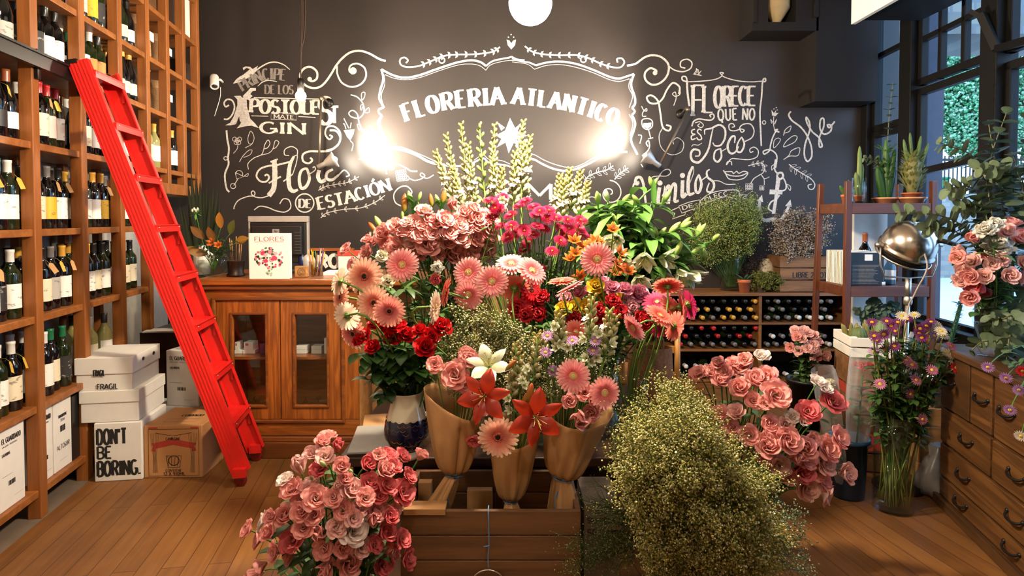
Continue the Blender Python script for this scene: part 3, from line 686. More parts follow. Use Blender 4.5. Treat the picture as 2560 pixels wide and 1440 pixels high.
def d_small(pl):
 S(pl, 2,[(130,-70),(140,40),(160,150),(150,270),(155,350),(110,480),(130,640),(165,690)],22); S(pl, 2, curl(120,275,22,22,0,1,10),10)
 for c in ((262,55),(230,40),(290,40),(250,80),(280,80)): S(pl, 2, curl(c[0], c[1],26,26,0,1,10),6)
 S(pl, 2,[(270,110),(260,160),(215,215)],7); S(pl, 2,[(360,145),(440,100),(470,20),(430,-60),(395,20),(405,90),(440,100)],7); S(pl, 2,[(290,320),(330,250),(400,180),(445,175),(420,230),(340,265)],7)
 S(pl, 2,[(400,410),(395,340),(470,270),(560,230),(590,160),(600,110),(640,50),(665,90),(640,140),(600,160)],9); S(pl, 2,[(560,235),(650,210),(700,160),(730,60),(775,80),(740,140),(700,160)],8)
 S(pl, 2,[(240,450),(255,530),(345,500),(240,450)],9, smooth=False); S(pl, 2,[(270,530),(220,610)],9); S(pl, 2, curl(212,615,32,32,0,1,12),8); S(pl, 2, curl(285,470,45,45, PI, .6,10),7); S(pl, 2,[(345,495),(395,460),(390,495),(350,495)],6)
 S(pl, 3,[(580,665),(650,690),(710,760),(720,850),(670,910),(590,900),(560,860),(600,830),(650,870),(670,960),(720,1060),(800,1110),(840,1080),(810,1020),(770,985)],12)
 for q in ([(700,720),(695,650),(730,640),(725,690)],[(725,850),(770,800),(775,850)],[(690,830),(685,780),(715,770)],[(670,1040),(650,980),(685,990)],[(690,1045),(750,1030),(740,1055)]): S(pl, 3, q, 7, True, 3)
 Fl(pl, 3,[(505,1040),(620,1030),(610,1080),(575,1150),(540,1110)]); S(pl, 3,[(575,1150),(605,1190),(590,1260)],9)
 for q in ([(560,1020),(530,960),(508,915)],[(530,1030),(515,980),(500,970)],[(575,1020),(585,960)]): S(pl, 3, q, 10)
 Fl(pl, 3,[(670,1165),(780,1190),(770,1240),(720,1260),(675,1230)]); S(pl, 3,[(715,1260),(705,1340)],8); S(pl, 3,[(660,1345),(750,1350)],8)
 S(pl, 3,[(355,1090),(385,1110),(350,1135),(310,1080),(330,1010),(400,1000),(465,1060),(465,1160),(400,1230),(320,1255)],18)
 S(pl, 2,[(2100,470),(2110,400),(2160,370),(2190,400),(2150,410),(2140,360),(2220,340),(2330,390),(2400,430),(2480,435)],16)
 for i in range(5):
  for j in range(5): S(pl, 2, curl(2225 + j * 24 + i * 4,440 + i * 26 - j * 3,15,15,0,1,8),6, k=2)
 S(pl, 2,[(2330,470),(2375,510),(2360,545),(2310,540)],9); S(pl, 2,[(2375,520),(2440,545),(2520,530),(2570,490),(2530,455),(2520,490),(2600,520),(2680,480)],12)
 S(pl, 2,[(2300,870),(2210,820),(2190,720),(2250,640),(2340,615),(2410,680),(2380,740),(2310,740)],14)
chalk('chalk_drawing', 'small chalk flowers, cocktail glasses and curls left of the frame', d_small)
def d_day(pl):
 fit_text(pl, 'AS', [wl(7,(520,1000)), wl(7,(790,1000))],46 * KPX, .24,.1,.1,.1); fit_text(pl, 'M', [wl(7,(985,1000)), wl(7,(1290,1000))],38 * KPX, .24,.1,.1,.1)
 S(pl, 7, curl(1940,930,12,150,.3 * PI, -1.4,26),13); S(pl, 7,[(1640,990),(1740,970),(1800,1000)],9)
 sp = [(1640,820),(1690,740),(1800,690),(1900,665),(1980,615)]; S(pl, 7, sp, 12); leafs(pl, 7, sp, 5,65,12, solid=False)
 sp = [(1995,770),(2060,700),(2150,640)]; S(pl, 7, sp, 12); leafs(pl, 7, sp, 3,60,12, solid=False)
 S(pl, 7,[(40,880),(60,820),(110,840),(130,950)],16)
chalk('chalk_lettering', 'white block letters and sprigs half hidden behind the flowers', d_day)
def d_right(pl):
 S(pl, 4,[(1430,600),(1435,540),(1380,505),(1330,560),(1290,640),(1240,680),(1180,675),(1155,630),(1195,612),(1250,660),(1270,760),(1290,880),(1340,915),(1360,880),(1320,865)],15)
 S(pl, 4,[(1290,890),(1260,960),(1280,1060),(1360,1120),(1450,1095),(1470,1020),(1420,975),(1380,1000),(1385,1030)],6); S(pl, 4,[(1435,545),(1440,600),(1400,620),(1375,600),(1400,585),(1405,640),(1385,700)],7)
 S(pl, 4,[(1110,705),(1130,740),(1155,745),(1150,725),(1120,760),(1120,790),(1150,790)],7); S(pl, 4,[(1115,825),(1160,810),(1200,830),(1200,880),(1160,905),(1120,880)],9, True); Fl(pl, 4,[(1125,850),(1195,845),(1190,880),(1160,898),(1125,880)]); S(pl, 4,[(1170,905),(1190,985)],8); S(pl, 4,[(1165,985),(1210,975)],8)
 S(pl, 4,[(1080,950),(1110,960),(1095,1025)],8); S(pl, 4,[(1165,1050),(1150,1020),(1170,1000),(1178,1050),(1160,1090),(1115,1130)],10); S(pl, 4,[(1105,1200),(1122,1228)],9)
chalk('chalk_drawing', 'chalk ribbon and wine glass right of the frame', d_right)
def d_florece(pl):
 for ch, x0, x1, yb, yt in (('F', 280,470,690,255),('L', 440,590,640,265),('O', 610,720,575,268),('R', 735,850,555,268),('E', 850,960,545,268),('C', 965,1080,540,270),('E', 1085,1205,540,270)):
  a = wl(5,(x0, yb)); b = wl(5,(x1, yb)); h = (yb - yt) / 5.76 * KPX
  fit_text(pl, ch, [a, b], h, .2 * 250 / (yb - yt),.09 * 250 / (yb - yt),.14 * 250 / (yb - yt),.1)
 fit_text(pl, 'QUE', [wl(5,(665,760)), wl(5,(940,745))],28 * KPX, .16,.13,0,.25); fit_text(pl, 'NO', [wl(5,(1010,745)), wl(5,(1185,750))],28 * KPX, .16,.13,0,.25)
 S(pl, 5,[(285,840),(310,770),(380,735),(470,745),(560,750),(605,710),(590,665),(545,680),(560,710)],20); S(pl, 5,[(330,790),(400,775),(450,820),(420,860),(370,830),(400,800)],13)
 S(pl, 5,[(330,880),(285,900),(290,945),(330,955),(280,980),(285,1030),(340,1015)],18); S(pl, 5,[(425,900),(390,880),(365,920),(410,970),(425,1020),(385,1035),(350,1000)],18); S(pl, 5,[(280,1130),(310,1105),(380,1110),(430,1080)],9)
 S(pl, 5,[(590,870),(560,1000),(530,1150),(470,1270),(380,1360),(290,1330),(270,1240),(310,1175),(390,1190),(390,1260),(330,1270)],34, taper=.6); S(pl, 5,[(470,960),(475,890),(560,870),(680,820),(760,880),(760,1010),(700,1110),(620,1120),(585,1075)],28, taper=.5)
 S(pl, 5,[(690,1165),(620,1200),(605,1310),(660,1350),(710,1280),(700,1180)],28, True, taper=.4); S(pl, 5,[(715,1200),(780,1160)],12)
 S(pl, 5,[(900,1080),(905,990),(850,1000),(800,1120),(830,1220),(900,1220),(960,1130)],32, taper=.5); S(pl, 5,[(990,1010),(940,1100),(940,1200),(1000,1200),(1040,1100),(1010,1010)],28, True, taper=.4); S(pl, 5,[(1050,1060),(1150,1000),(1180,900),(1130,810),(1030,810),(975,860),(1000,925),(1040,900),(990,880),(900,905),(830,890),(820,820),(870,800),(900,840),(860,855)],16)
 S(pl, 5,[(860,1400),(850,1350),(800,1350),(785,1395),(850,1310),(950,1310),(1100,1320),(1220,1280),(1240,1190),(1180,1140),(1120,1170),(1130,1215),(1170,1200)],14)
 S(pl, 5,[(250,550),(225,380),(215,200)],28); S(pl, 5,[(220,200),(200,130),(150,125),(150,175),(220,200)],20); S(pl, 5,[(220,200),(420,190),(620,165),(715,115),(690,70),(740,70),(720,110),(820,155),(980,190),(1150,200),(1300,190)],14)
 S(pl, 5,[(1285,1125),(1275,900),(1265,640),(1290,400),(1305,190),(1340,150),(1345,190),(1305,200)],22); S(pl, 5, curl(1325,785,25,25,0,1,12),12)
chalk('chalk_lettering', 'white letters FLORECE QUE NO ES POCO under a canopy line', d_florece)
def d_vinilos(pl):
 S(pl, 6,[(110,410),(125,310),(180,285),(170,310),(145,290),(160,230),(210,225),(245,300),(265,450),(285,600),(295,670)],38, taper=.6); S(pl, 6,[(330,620),(390,400),(440,230),(500,140),(570,120),(595,165),(540,205),(440,205),(360,220),(340,270)],11)
 for c in ((460,295),(748,198)): Fl(pl, 6, curl(c[0], c[1],33,33,0,.95,16))
 S(pl, 6,[(455,350),(440,450),(440,560),(480,570)],46); S(pl, 6,[(520,330),(505,480),(550,560)],12); S(pl, 6,[(500,470),(540,370),(575,330),(580,420),(570,560)],36); S(pl, 6,[(580,420),(630,310),(660,330),(655,450),(650,530),(700,520)],40, taper=.3)
 S(pl, 6,[(750,260),(745,380),(750,470),(800,430)],46); S(pl, 6,[(880,80),(830,200),(820,350),(835,440),(900,420)],44, taper=.4); S(pl, 6,[(885,80),(890,160),(840,300)],9)
 S(pl, 6,[(950,200),(915,290),(920,400),(960,410),(990,310),(965,215)],36, True, taper=.4); S(pl, 6,[(990,260),(1060,210)],14); S(pl, 6,[(1095,120),(1060,150),(1070,220),(1140,280),(1150,350),(1110,410),(1060,390),(1090,290)],30, taper=.5); S(pl, 6,[(1150,265),(1220,270),(1310,310),(1430,310)],10)
 S(pl, 6,[(700,590),(830,540),(965,510),(970,610),(850,640),(740,680)],11, True, smooth=False); S(pl, 6,[(700,605),(620,640),(580,670),(650,680),(620,755),(700,725),(780,700),(785,670)],11, smooth=False)
 fit_text(pl, 'DE', [wl(6,(750,640)), wl(6,(890,600))],9.5 * KPX, .3,.12,.2,.2); S(pl, 6,[(975,520),(1080,440),(1200,400),(1330,385),(1465,395),(1460,500),(1300,470),(1100,530),(980,580)],11); S(pl, 6,[(1480,445),(1585,450),(1520,480),(1560,500)],9)
 fit_text(pl, 'COLECC', [wl(6,(990,570)), wl(6,(1150,490)), wl(6,(1330,450))],10 * KPX, .25,.12,.15,.2)
chalk('chalk_lettering', 'white script word Vinilos above a ribbon banner', d_vinilos)
def d_anchor(pl):
 S(pl, 6,[(1960,215),(1975,170),(2020,165),(2035,210),(2000,245)],26, True); Fl(pl, 6,[(1950,215),(2005,235),(1960,520),(1935,690),(1890,690),(1920,520)]); Fl(pl, 6,[(1865,378),(2030,385),(2025,440),(1860,438)])
 S(pl, 6,[(1720,720),(1800,770),(1900,760),(2000,770),(2060,700),(2110,590)],50, taper=.4); Fl(pl, 6,[(2130,505),(2145,600),(2060,590)]); Fl(pl, 6,[(1765,445),(1780,540),(1705,520)]); S(pl, 6,[(1740,520),(1730,620),(1760,740)],40)
 S(pl, 6,[(1990,450),(1950,500),(1880,540),(1850,620),(1900,660)],20); S(pl, 6,[(2040,230),(2070,300),(2070,370),(2020,400)],18); S(pl, 6,[(2080,310),(2130,340),(2125,390),(2095,350)],9, True)
 S(pl, 6,[(1940,-10),(1925,80),(1935,140),(1980,185)],20); S(pl, 6,[(1925,55),(1890,80),(1890,130),(1915,100)],9)
 S(pl, 6,[(2110,55),(2180,110),(2290,180),(2390,240),(2440,310),(2420,370),(2370,370),(2355,325),(2400,310)],13); leafs(pl, 6,[(2110,55),(2180,110),(2290,180),(2390,240)],4,75,14, solid=False)
 S(pl, 5,[(1545,925),(1480,900),(1520,885),(1490,920),(1450,1000),(1420,1100),(1400,1190),(1330,1240),(1315,1200),(1400,1175),(1480,1220),(1510,1290),(1490,1440)],20); S(pl, 5,[(1465,700),(1460,800),(1475,890)],11)
 Fl(pl, 5,[(1430,600),(1465,650),(1500,605),(1490,650),(1535,645),(1490,695),(1440,685)]); S(pl, 5,[(1465,810),(1420,740),(1435,800)],9); S(pl, 5,[(1465,810),(1505,740),(1480,810)],9)
 for p in ((1500,570),(1515,605),(1467,590)): Fl(pl, 5, curl(p[0], p[1],8,8,0,.9,8))
 S(pl, 5,[(1605,970),(1630,890),(1710,835),(1690,910),(1620,940)],11, True)
 S(pl, 5,[(1465,1150),(1470,1050),(1520,1010),(1560,1030),(1530,1090)],10, True); S(pl, 5,[(1605,1135),(1640,1060),(1740,980),(1800,990),(1770,1060),(1680,1110)],11, True); S(pl, 5,[(1605,1320),(1680,1260),(1720,1190),(1835,1150),(1810,1260),(1690,1270)],11, True)
 S(pl, 5,[(1710,625),(1680,680),(1730,760),(1850,850),(1940,970),(2000,1120),(2010,1270),(1950,1345),(1905,1260),(1915,1100),(1980,900),(1975,780),(1930,710),(1945,800),(2020,920),(2110,1000),(2160,1120),(2120,1130),(2120,1000),(2180,850),(2180,730),(2135,750),(2130,880),(2190,955),(2280,910),(2290,830),(2235,820),(2260,860),(2310,810),(2340,770)],24)
 S(pl, 6,[(1270,130),(1310,180),(1400,205),(1500,200),(1580,165)],14); S(pl, 6,[(1290,150),(1380,150),(1400,175),(1440,145),(1470,170),(1530,145),(1585,165),(1545,225),(1480,250),(1420,255),(1340,240),(1300,180)],12)
 S(pl, 6,[(1590,75),(1680,50),(1760,40),(1800,90),(1780,160),(1720,200),(1660,240),(1620,300)],11); S(pl, 6,[(1750,180),(1790,240),(1795,320)],9); S(pl, 6,[(1760,200),(1800,240),(1860,215)],8); leafs(pl, 6,[(1590,75),(1680,50),(1760,40),(1800,90),(1780,160)],5,45,8, solid=False)
 for i in range(4):
  for j in range(4): S(pl, 6, curl(1565 + j * 24,315 + i * 20 - j * 2,12,12,0,1,8),5, k=2)
 for i in range(3):
  for j in range(3): S(pl, 6, curl(1742 + j * 20,340 + i * 18,10,10,0,1,8),5, k=2)
 S(pl, 4,[(1560,430),(1590,390),(1600,430)],6, True); S(pl, 5,[(300,90),(345,75),(350,5),(380,80),(420,40),(385,90),(425,110),(360,100)],8)
chalk('chalk_drawing', 'chalk anchor, tulip, leaves and curling script at the end of the wall', d_anchor)
# ================================================================== wall of wine: shelving, bottles, cartons, ladder
SA = math.atan2(1.0,-0.1733)                       # direction the shelving runs in plan
SO = Vector((left_x(2.65),2.65,0))
def SL(x, y, z=0.0):
 "shelf frame (x along, y back from the front, z up) to world"
 return SO + Vector((math.cos(SA) * x - math.sin(SA) * y, math.sin(SA) * x + math.cos(SA) * y, z))
POST = [-0.8,-0.396,0.0,0.396,0.802,1.177,1.502,1.807,2.111]
HE, HD, HC, HB, HA, HF, HG, HH, HI = .13,.506,.903,1.286,1.67,2.045,2.37,2.70,3.03
ws = thing('wine_shelf', 'tall open wooden shelving full of wine along the left wall', 'shelving', SO, SA)
def spart(name, x0, x1, y0, y1, z0, z1, m, bevel=.003):
 mb = MB(); mb.box((x0, y0, z0),(x1, y1, z1)); return mb.build(name, MT[m], ws, bevel=bevel)
for i, x in enumerate(POST):
 zb = 0.0 if i <= 5 else 1.5
 spart('post', x - .026, x + .026,-.006,.05, zb, CEIL, 'shelfz', .004)
 spart('rear_post', x - .022, x + .022,.285,.325, zb, CEIL, 'shelfz')
LEV = {HE: (-.8,.8), HD: (-.8,.8), HC: (-.8,1.177), HB: (-.8,1.177), HA: (-.8,2.13), HF: (-.8,2.13), HG: (-.8,2.13), HH: (-.8,2.13), HI: (-.8,2.13)}
for h, (a, b) in LEV.items():
 spart('shelf_board', a - .02, b + .02,.004,.325, h - .032, h, 'shelfx')
 spart('rear_batten', a, b, .3,.32, h + .0, h + .045, 'shelfx')
spart('bottom_beam', 1.177,2.14,.0,.325,1.5,1.575, 'shelfx')
mb = MB(); mb.box((-.8,-.045, HF - .055),(.36,-.02, HF + .012)); mb.box((-.8,-.055, HF + .0),(.36,-.018, HF + .01)); ra = mb.build('ladder_rail', MT['iron'], ws)
for x in (-.396,0.0,.35):
 mb = MB(); mb.box((x - .012,-.022, HF - .1),(x + .012,-.004, HF + .03)); mb.build('rail_bracket', MT['iron'], ra)

# --- bottles
BPROF = {'bordeaux': [(0,.0),(.034,.0),(.037,.004),(.037,.185),(.034,.2),(.02,.222),(.0145,.24),(.0145,.285),(.0158,.287),(.0158,.296),(0,.296)],
   'burgundy': [(0,.0),(.038,.0),(.041,.004),(.041,.15),(.038,.175),(.026,.21),(.0155,.24),(.0145,.285),(.0158,.287),(.0158,.296),(0,.296)],
   'sparkling': [(0,.0),(.04,.0),(.044,.005),(.044,.15),(.04,.18),(.026,.225),(.017,.26),(.016,.3),(.018,.302),(.018,.312),(0,.312)]}
CAPS = {'black': '#1c1a1a', 'red': '#a81c1c', 'gold': '#c8963a', 'white': '#d8d4cc', 'green': '#1f6a44', 'blue': '#1c6c80', 'grey': '#6a6664', 'copper': '#8a4a28'}
LABS = {'white': '#e4e0d6', 'cream': '#d8ccae', 'black': '#232020', 'orange': '#d87a34', 'pink': '#d8b4ac', 'yellow': '#d8a820', 'grey': '#a8a49c'}
CM = {k: plain('capsule_' + k, v, .3, noise=.05) for k, v in CAPS.items()}
LM = {k: printed('label_' + k, v, '#3a3230' if k != 'black' else '#b0a8a0') for k, v in LABS.items()}
GM = {'dark': MT['dkglass'], 'green': MT['grglass'], 'pale': MT['ylglass']}
_bc = {}
def bmesh_of(kind, shape, m):
 key = (kind, shape, m)
 if key in _bc: return _bc[key]
 P = BPROF[shape]; mb = MB()
 if kind == 'body': mb.lathe(P, 18); mat = GM[m]
 elif kind == 'capsule':
  zt = P[-1][1]; mb.lathe([(P[6][0] + .0012, P[6][1] + .004),(P[6][0] + .001, zt - .012),(P[-2][0] + .001, zt - .010),(P[-2][0] + .001, zt + .001),(0, zt + .0012)],14); mat = CM[m]
 else:
  r = P[3][0] + .0006; z0, z1 = .045, P[3][1] - .035
  mb.lathe([(r, z0),(r, z1)],14, a0=-PI / 2 - 1.75, a1=-PI / 2 + 1.75); mat = LM[m]
 _bc[key] = mb.mesh(kind, mat)
 return _bc[key]
_tagm = None
def bottle(x, y, h, gl, shape, cap, lab, label, group, pricetag=False, turn=0.0, base=None):
 global _tagm
 p = SL(x, y, h + .0005) if base is None else base
 o = inst('wine_bottle', bmesh_of('body', shape, gl), None); o.location = p; o.rotation_euler.z = SA + turn
 tag(o, label, 'bottle', group)
 inst('capsule', bmesh_of('capsule', shape, cap), o)
 if lab: inst('paper_label', bmesh_of('label', shape, lab), o)
 if pricetag:
  if _tagm is None:
   mb = MB(); mb.add([(-.012,-.0006,-.022),(.012,-.0006,-.022),(.012,-.0006,.016),(.004,-.0006,.024),(-.004,-.0006,.024),(-.012,-.0006,.016)],[(0,1,2,3,4,5)])
   mb.tube([(0,0,.022),(.004,.01,.04),(.0,.03,.052)],.0006,4); _tagm = [mb.mesh('price_tag', plain('tag_' + k, v, .8)) for k, v in (('yellow', '#c8a23c'),('kraft', '#b48a58'))]
  t = inst('price_tag', R.choice(_tagm), o, Matrix.Translation((.012,-.046,.198)) @ Matrix.Rotation(R.uniform(-.5,.5),4, 'Y') @ Matrix.Rotation(-.35,4, 'X') @ Matrix.Scale(1.15,4))
 return o
# what stands in each bay: row height -> bay -> (capsules front row, labels, shape, glass, tags)
ROWS = [('bottom', HD),('second', HC),('third', HB),('fourth', HA),('fifth', HF),('sixth', HG),('seventh', HH)]
BAYN = {1: 'frontmost', 2: 'second', 3: 'third', 4: 'fourth', 5: 'fifth', 6: 'sixth'}
SPEC = {
 (HD, 1): ('black white white', 'white white cream', 'bordeaux', 'dark', .6),(HD, 2): ('white white green green', 'white white cream black', 'bordeaux', 'dark', .5),(HD, 3): ('copper grey black', 'cream cream white', 'bordeaux', 'pale', 0),
 (HC, 1): ('black black white', 'white black white', 'bordeaux', 'dark', .3),(HC, 2): ('black black grey gold', 'white cream grey white', 'bordeaux', 'dark', .6),(HC, 3): ('gold gold black black', 'white white cream white', 'bordeaux', 'dark', 0),(HC, 4): ('black black black', 'white cream cream', 'bordeaux', 'green', 0),
 (HB, 1): ('black blue white', 'white white white', 'bordeaux', 'dark', .8),(HB, 2): ('red red grey black', 'white cream yellow white', 'bordeaux', 'dark', .4),(HB, 3): ('gold white gold gold', 'cream white white yellow', 'bordeaux', 'dark', .5),(HB, 4): ('black red grey', 'white white cream', 'bordeaux', 'dark', .3),
 (HA, 1): ('black black copper', 'white black white', 'burgundy', 'dark', .7),(HA, 2): ('white red red red', 'white cream pink white', 'bordeaux', 'dark', .5),(HA, 3): ('white white white white', 'white cream white white', 'bordeaux', 'dark', 0),(HA, 4): ('red black grey', 'white white cream', 'bordeaux', 'dark', 0),(HA, 5): ('white grey gold', 'cream cream white', 'bordeaux', 'pale', 0),(HA, 6): ('gold gold gold', 'white white white', 'bordeaux', 'dark', 0),
 (HF, 1): ('black black', 'grey grey', 'burgundy', 'dark', 0),(HF, 2): ('black black black black', 'black black white white', 'bordeaux', 'dark', 0),(HF, 3): ('white green white black', 'white white orange orange', 'bordeaux', 'dark', 0),(HF, 4): ('gold gold gold gold', 'cream cream cream cream', 'sparkling', 'dark', 0),
 (HG, 3): ('black black gold gold', 'pink pink yellow black', 'bordeaux', 'dark', 0),(HG, 4): ('black black black', 'pink pink white', 'burgundy', 'dark', 0),(HG, 2): ('black black black black', 'white white cream cream', 'bordeaux', 'dark', 0),
 (HH, 3): ('black black black', 'white white white', 'bordeaux', 'dark', 0),(HH, 4): ('gold gold gold', 'white white white', 'sparkling', 'dark', 0),
}
for (h, bay),(caps, labs, shape, gl, ptag) in SPEC.items():
 caps, labs = caps.split(), labs.split()
 x0, x1 = POST[bay] + .03, POST[bay + 1] - .03
 rown = next(n for n, z in ROWS if z == h)
 items = []
 lo = x0 if bay > 1 else x0 + .12
 n = len(caps)
 for i, (c, l) in enumerate(zip(caps, labs)):
  items.append((lo + (x1 - lo) * (i + .5) / n + R.uniform(-.006,.006),.075 + R.uniform(-.012,.012), c, l))
 if bay <= 4:
  for i in range(n - 1 if n > 2 else n): items.append((lo + (x1 - lo) * (i + 1.0) / n + R.uniform(-.006,.006),.185 + R.uniform(-.01,.02), R.choice(caps), R.choice(labs)))
 items.sort(key=lambda q: q[0])
 for k, (x, y, c, l) in enumerate(items):
  g = R.choice(('dark', 'dark', 'dark', 'green')) if gl == 'dark' else gl
  bottle(x, y, h, g, shape, c, l, f"wine bottle, {c} capsule, {l} label, {nth(k + 1)} along {rown} bottle shelf up, {BAYN[bay]} bay", 'wine bottles on the tall shelving', R.random() < ptag * .75 and y < .12, R.uniform(-.25,.25))

# --- sacks, jug and cartons among the shelves
def sack(x, y, h, hh, label):
 t = thing('burlap_sack', label, 'sack', SL(x, y, h + .001), SA, 'burlap sacks on the upper shelves')
 mb = MB(); wob = lambda a, z: .06 * math.sin(3 * a + 20 * z) + .04 * math.sin(7 * a)
 mb.lathe([(0,0),(.085,0),(.1,.03),(.105, hh * .4),(.09, hh * .62),(.055, hh * .78),(.04, hh * .84),(.07, hh),(.06, hh),(.03, hh * .86)],20, wob=wob, sy=.9); mb.build('sack_cloth', MT['burlap'], t)
 mb = MB(); mb.box((-.03,-.103, hh * .45),(.03,-.095, hh * .65)); mb.build('paper_label', MT['paper'], t)
sack(1.35,.14, HG, .28, 'burlap sack with paper label on the shelf above the steel jug')
sack(1.66,.14, HG, .25, 'burlap sack right of the one above the steel jug'); sack(1.66,.14, HF, .25, 'burlap sack on the shelf beside the steel jug')
t = thing('steel_jug', 'tall plain steel tumbler jug standing on an upper shelf', 'jug', SL(1.35,.13, HF + .001), SA)
mb = MB(); mb.lathe([(0,0),(.05,0),(.055,.01),(.075,.26),(.078,.262),(.072,.258),(.05,.02),(0,.015)],24); mb.build('jug_body', MT['steel'], t)
def carton(name, x, y, h, w, d, hh, label, mat='card_white', group=None, marks=None, lid=None):
 t = thing(name, label, 'box', SL(x, y, h + .0006), SA, group)
 mb = MB(); mb.box((0,0,0),(w, d, hh)); mb.build('carton', MT[mat], t, bevel=.003)
 if marks: marks(t, w, hh)
 return t
class Face:
 "printing on a box face: local x right, z up, just in front of y = 0"
 def __init__(s, y=-.0006): s.pl = Plane2(y)
 def text(s, txt, x0, x1, z, h, thick=.2, thin=.16, serif=0): fit_text(s.pl, txt, [(x0, z),(x1, z)], h, thick, thin, serif); return s
 def line(s, x0, z0, x1, z1, w=.0012): s.pl.ribbon([(x0, z0),((x0 + x1) / 2,(z0 + z1) / 2),(x1, z1)], w, jit=0); return s
 def rect(s, x0, z0, x1, z1): s.pl.fill([(x0, z0),(x1, z0),(x1, z1),(x0, z1)]); return s
 def done(s, name, mat, parent, label=None):
  o = s.pl.mb.build(name, MT[mat], parent)
  if label: o['label'] = label
  return o
def guardado(t, w, hh):
 f = Face(); f.text('EL GUARDADO', w * .12, w * .85, hh * .83,.021,.2,.14); f.text('SAN JUAN - ARGENTINA', w * .12, w * .7, hh * .78,.007,.14,.12)
 f.text('LAS MORAS', w * .12, w * .42, hh * .67,.012); f.line(w * .1, hh * .42, w * .5, hh * .42); f.line(w * .55, hh * .12, w * .9, hh * .12,.0008)
 for i in range(9): f.rect(w * (.34 + .03 * i), hh * .28, w * (.34 + .03 * i) + .0026 + (i % 3) * .001, hh * .34)
 f.done('box_lettering', 'ink', t)
def altosur(t, w, hh):
 f = Face(); f.text('ALTOSUR', w * .15, w * .85, hh * .3,.022,.14,.1); f.text('SAUVIGNONSEMAC', w * .25, w * .72, hh * .76,.014); f.text('2016', w * .36, w * .6, hh * .7,.012)
 for i in range(10): f.rect(w * (.34 + .03 * i), hh * .55, w * (.34 + .03 * i) + .0026 + (i % 3) * .001, hh * .64)
 f.line(w * .3, hh * .14, w * .7, hh * .14,.0008)
 f.done('box_lettering', 'ink', t)
carton('wine_carton', -.385,.02, HE, .13,.26,.33, 'white wine carton at the near end of the lowest shelf', group='cartons on the lowest shelf')
carton('wine_carton', -.245,.025, HE, .165,.26,.335, 'white printed wine carton left of the first full post, lowest shelf', group='cartons on the lowest shelf', marks=guardado)
carton('wine_carton', -.065,.05, HE, .03,.26,.325, 'thin white carton edge just left of the first full post', group='cartons on the lowest shelf')
carton('wine_carton', .03,.03, HE, .11,.26,.335, 'white printed carton right of the first full post, lowest shelf', group='cartons on the lowest shelf', marks=guardado)
carton('wine_carton', .148,.03, HE, .15,.26,.33, 'cream printed carton with red top stripe on the lowest shelf', group='cartons on the lowest shelf', marks=altosur)
carton('wine_carton', .305,.03, HE, .085,.26,.32, 'black carton at the end of the lowest shelf', 'plastic_black', 'cartons on the lowest shelf')
carton('white_case', 1.84,.03, HH, .2,.25,.3, 'white box high on the shelf nearest the back wall', group='white boxes on top shelves')
carton('white_case', 1.84,.03, HG, .2,.25,.14, 'flat white box under the top box nearest the back wall', 'plastic_black', 'white boxes on top shelves')
carton('framed_print', 1.53,.05, HH, .24,.03,.28, 'dark framed print leaning on an upper shelf by a post', 'plastic_black')
carton('dark_case', 1.21,.05, HH, .26,.22,.22, 'dark wooden case on an upper shelf beside the framed print', 'cratedark')
carton('dark_case', .44,.16, HG - .7,.16,.1,.25, 'dark printed board behind bottles in the third bay', 'plastic_black')
t = thing('glass_demijohn', 'small green glass jar on the fourth bottle shelf behind the ladder', 'jar', SL(.98,.2, HA + .001), SA)
mb = MB(); mb.lathe([(0,0),(.05,0),(.055,.03),(.05,.1),(.03,.16),(.02,.2),(.02,.24),(0,.24)],20); mb.build('jar_body', plain('jade_glass', '#4a8a70', .1), t)

# --- cartons on the floor
def floor_box(name, pbl, pbr, h0, h1, depth, label, mat, marks=None, rot=0.0, lidseam=None, group=None, mats=None):
 "front face from the floor-plan points pbl to pbr, standing from h0 to h1"
 a, b = Vector(pbl), Vector(pbr); d = b - a; w = d.length; ang = math.atan2(d.y, d.x)
 t = thing(name, label, 'box', (a.x, a.y, h0 + .0008), ang, group)
 mb = MB(); mb.box((0,0,0),(w, depth, h1 - h0)); mb.build('carton', MT[mat], t, bevel=.004)
 if lidseam:
  mb = MB(); mb.box((-.005,-.005, lidseam),(w + .005, depth + .005, h1 - h0 + .003)); mb.build('lid', MT[mat], t, bevel=.003)
 if marks: marks(t, w, h1 - h0)
 return t
def dontbe(t, w, hh):
 f = Face()
 for i, s_ in enumerate(("DON'T", 'BE', 'BORING.')): f.text(s_, w * .06, w * (.68,.36,.96)[i], hh * (.64,.4,.1)[i], hh * (.255,.2,.245)[i],.19,.15)
 f.done('box_lettering', 'ink', t, 'bold black words DON’T BE BORING.')
fl = lambda px, py: UZ(px, py, 0.0)
a, b = fl(237,1206), fl(356,1199)
floor_box('slogan_box', a, b, 0,.298,.3, 'white box with bold black slogan at the bottom of the floor stack', 'card_white', dontbe)
def crate_mark(t, w, hh):
 f = Face()
 for i in range(8): f.rect(w * (.3 + .018 * i), hh * .82, w * (.3 + .018 * i) + .0025, hh * .92)
 f.done('box_lettering', 'ink', t)
floor_box('white_case', a + Vector((-.065,.0,0)), b + Vector((-.02,.01,0)),.299,.458,.32, 'white box in the middle of the floor stack, above the slogan box', 'card_white', crate_mark, lidseam=.1)
def fragil(t, w, hh):
 f = Face(-.0058); f.text('FRAGIL', w * .38, w * .75, hh * .06, hh * .16); f.done('box_lettering', 'ink', t)
 f = Face(-.0058); f.text('FRAGIL', w * .32, w * .52, hh * .47, hh * .18); f.done('box_lettering', 'ink', t)
 mb = MB(); mb.ball((w + .005,.12, hh * .8),(.002,.016,.01)); mb.ball((w + .005,.25, hh * .8),(.002,.016,.01)); mb.build('hand_hole', MT['ink'], t)
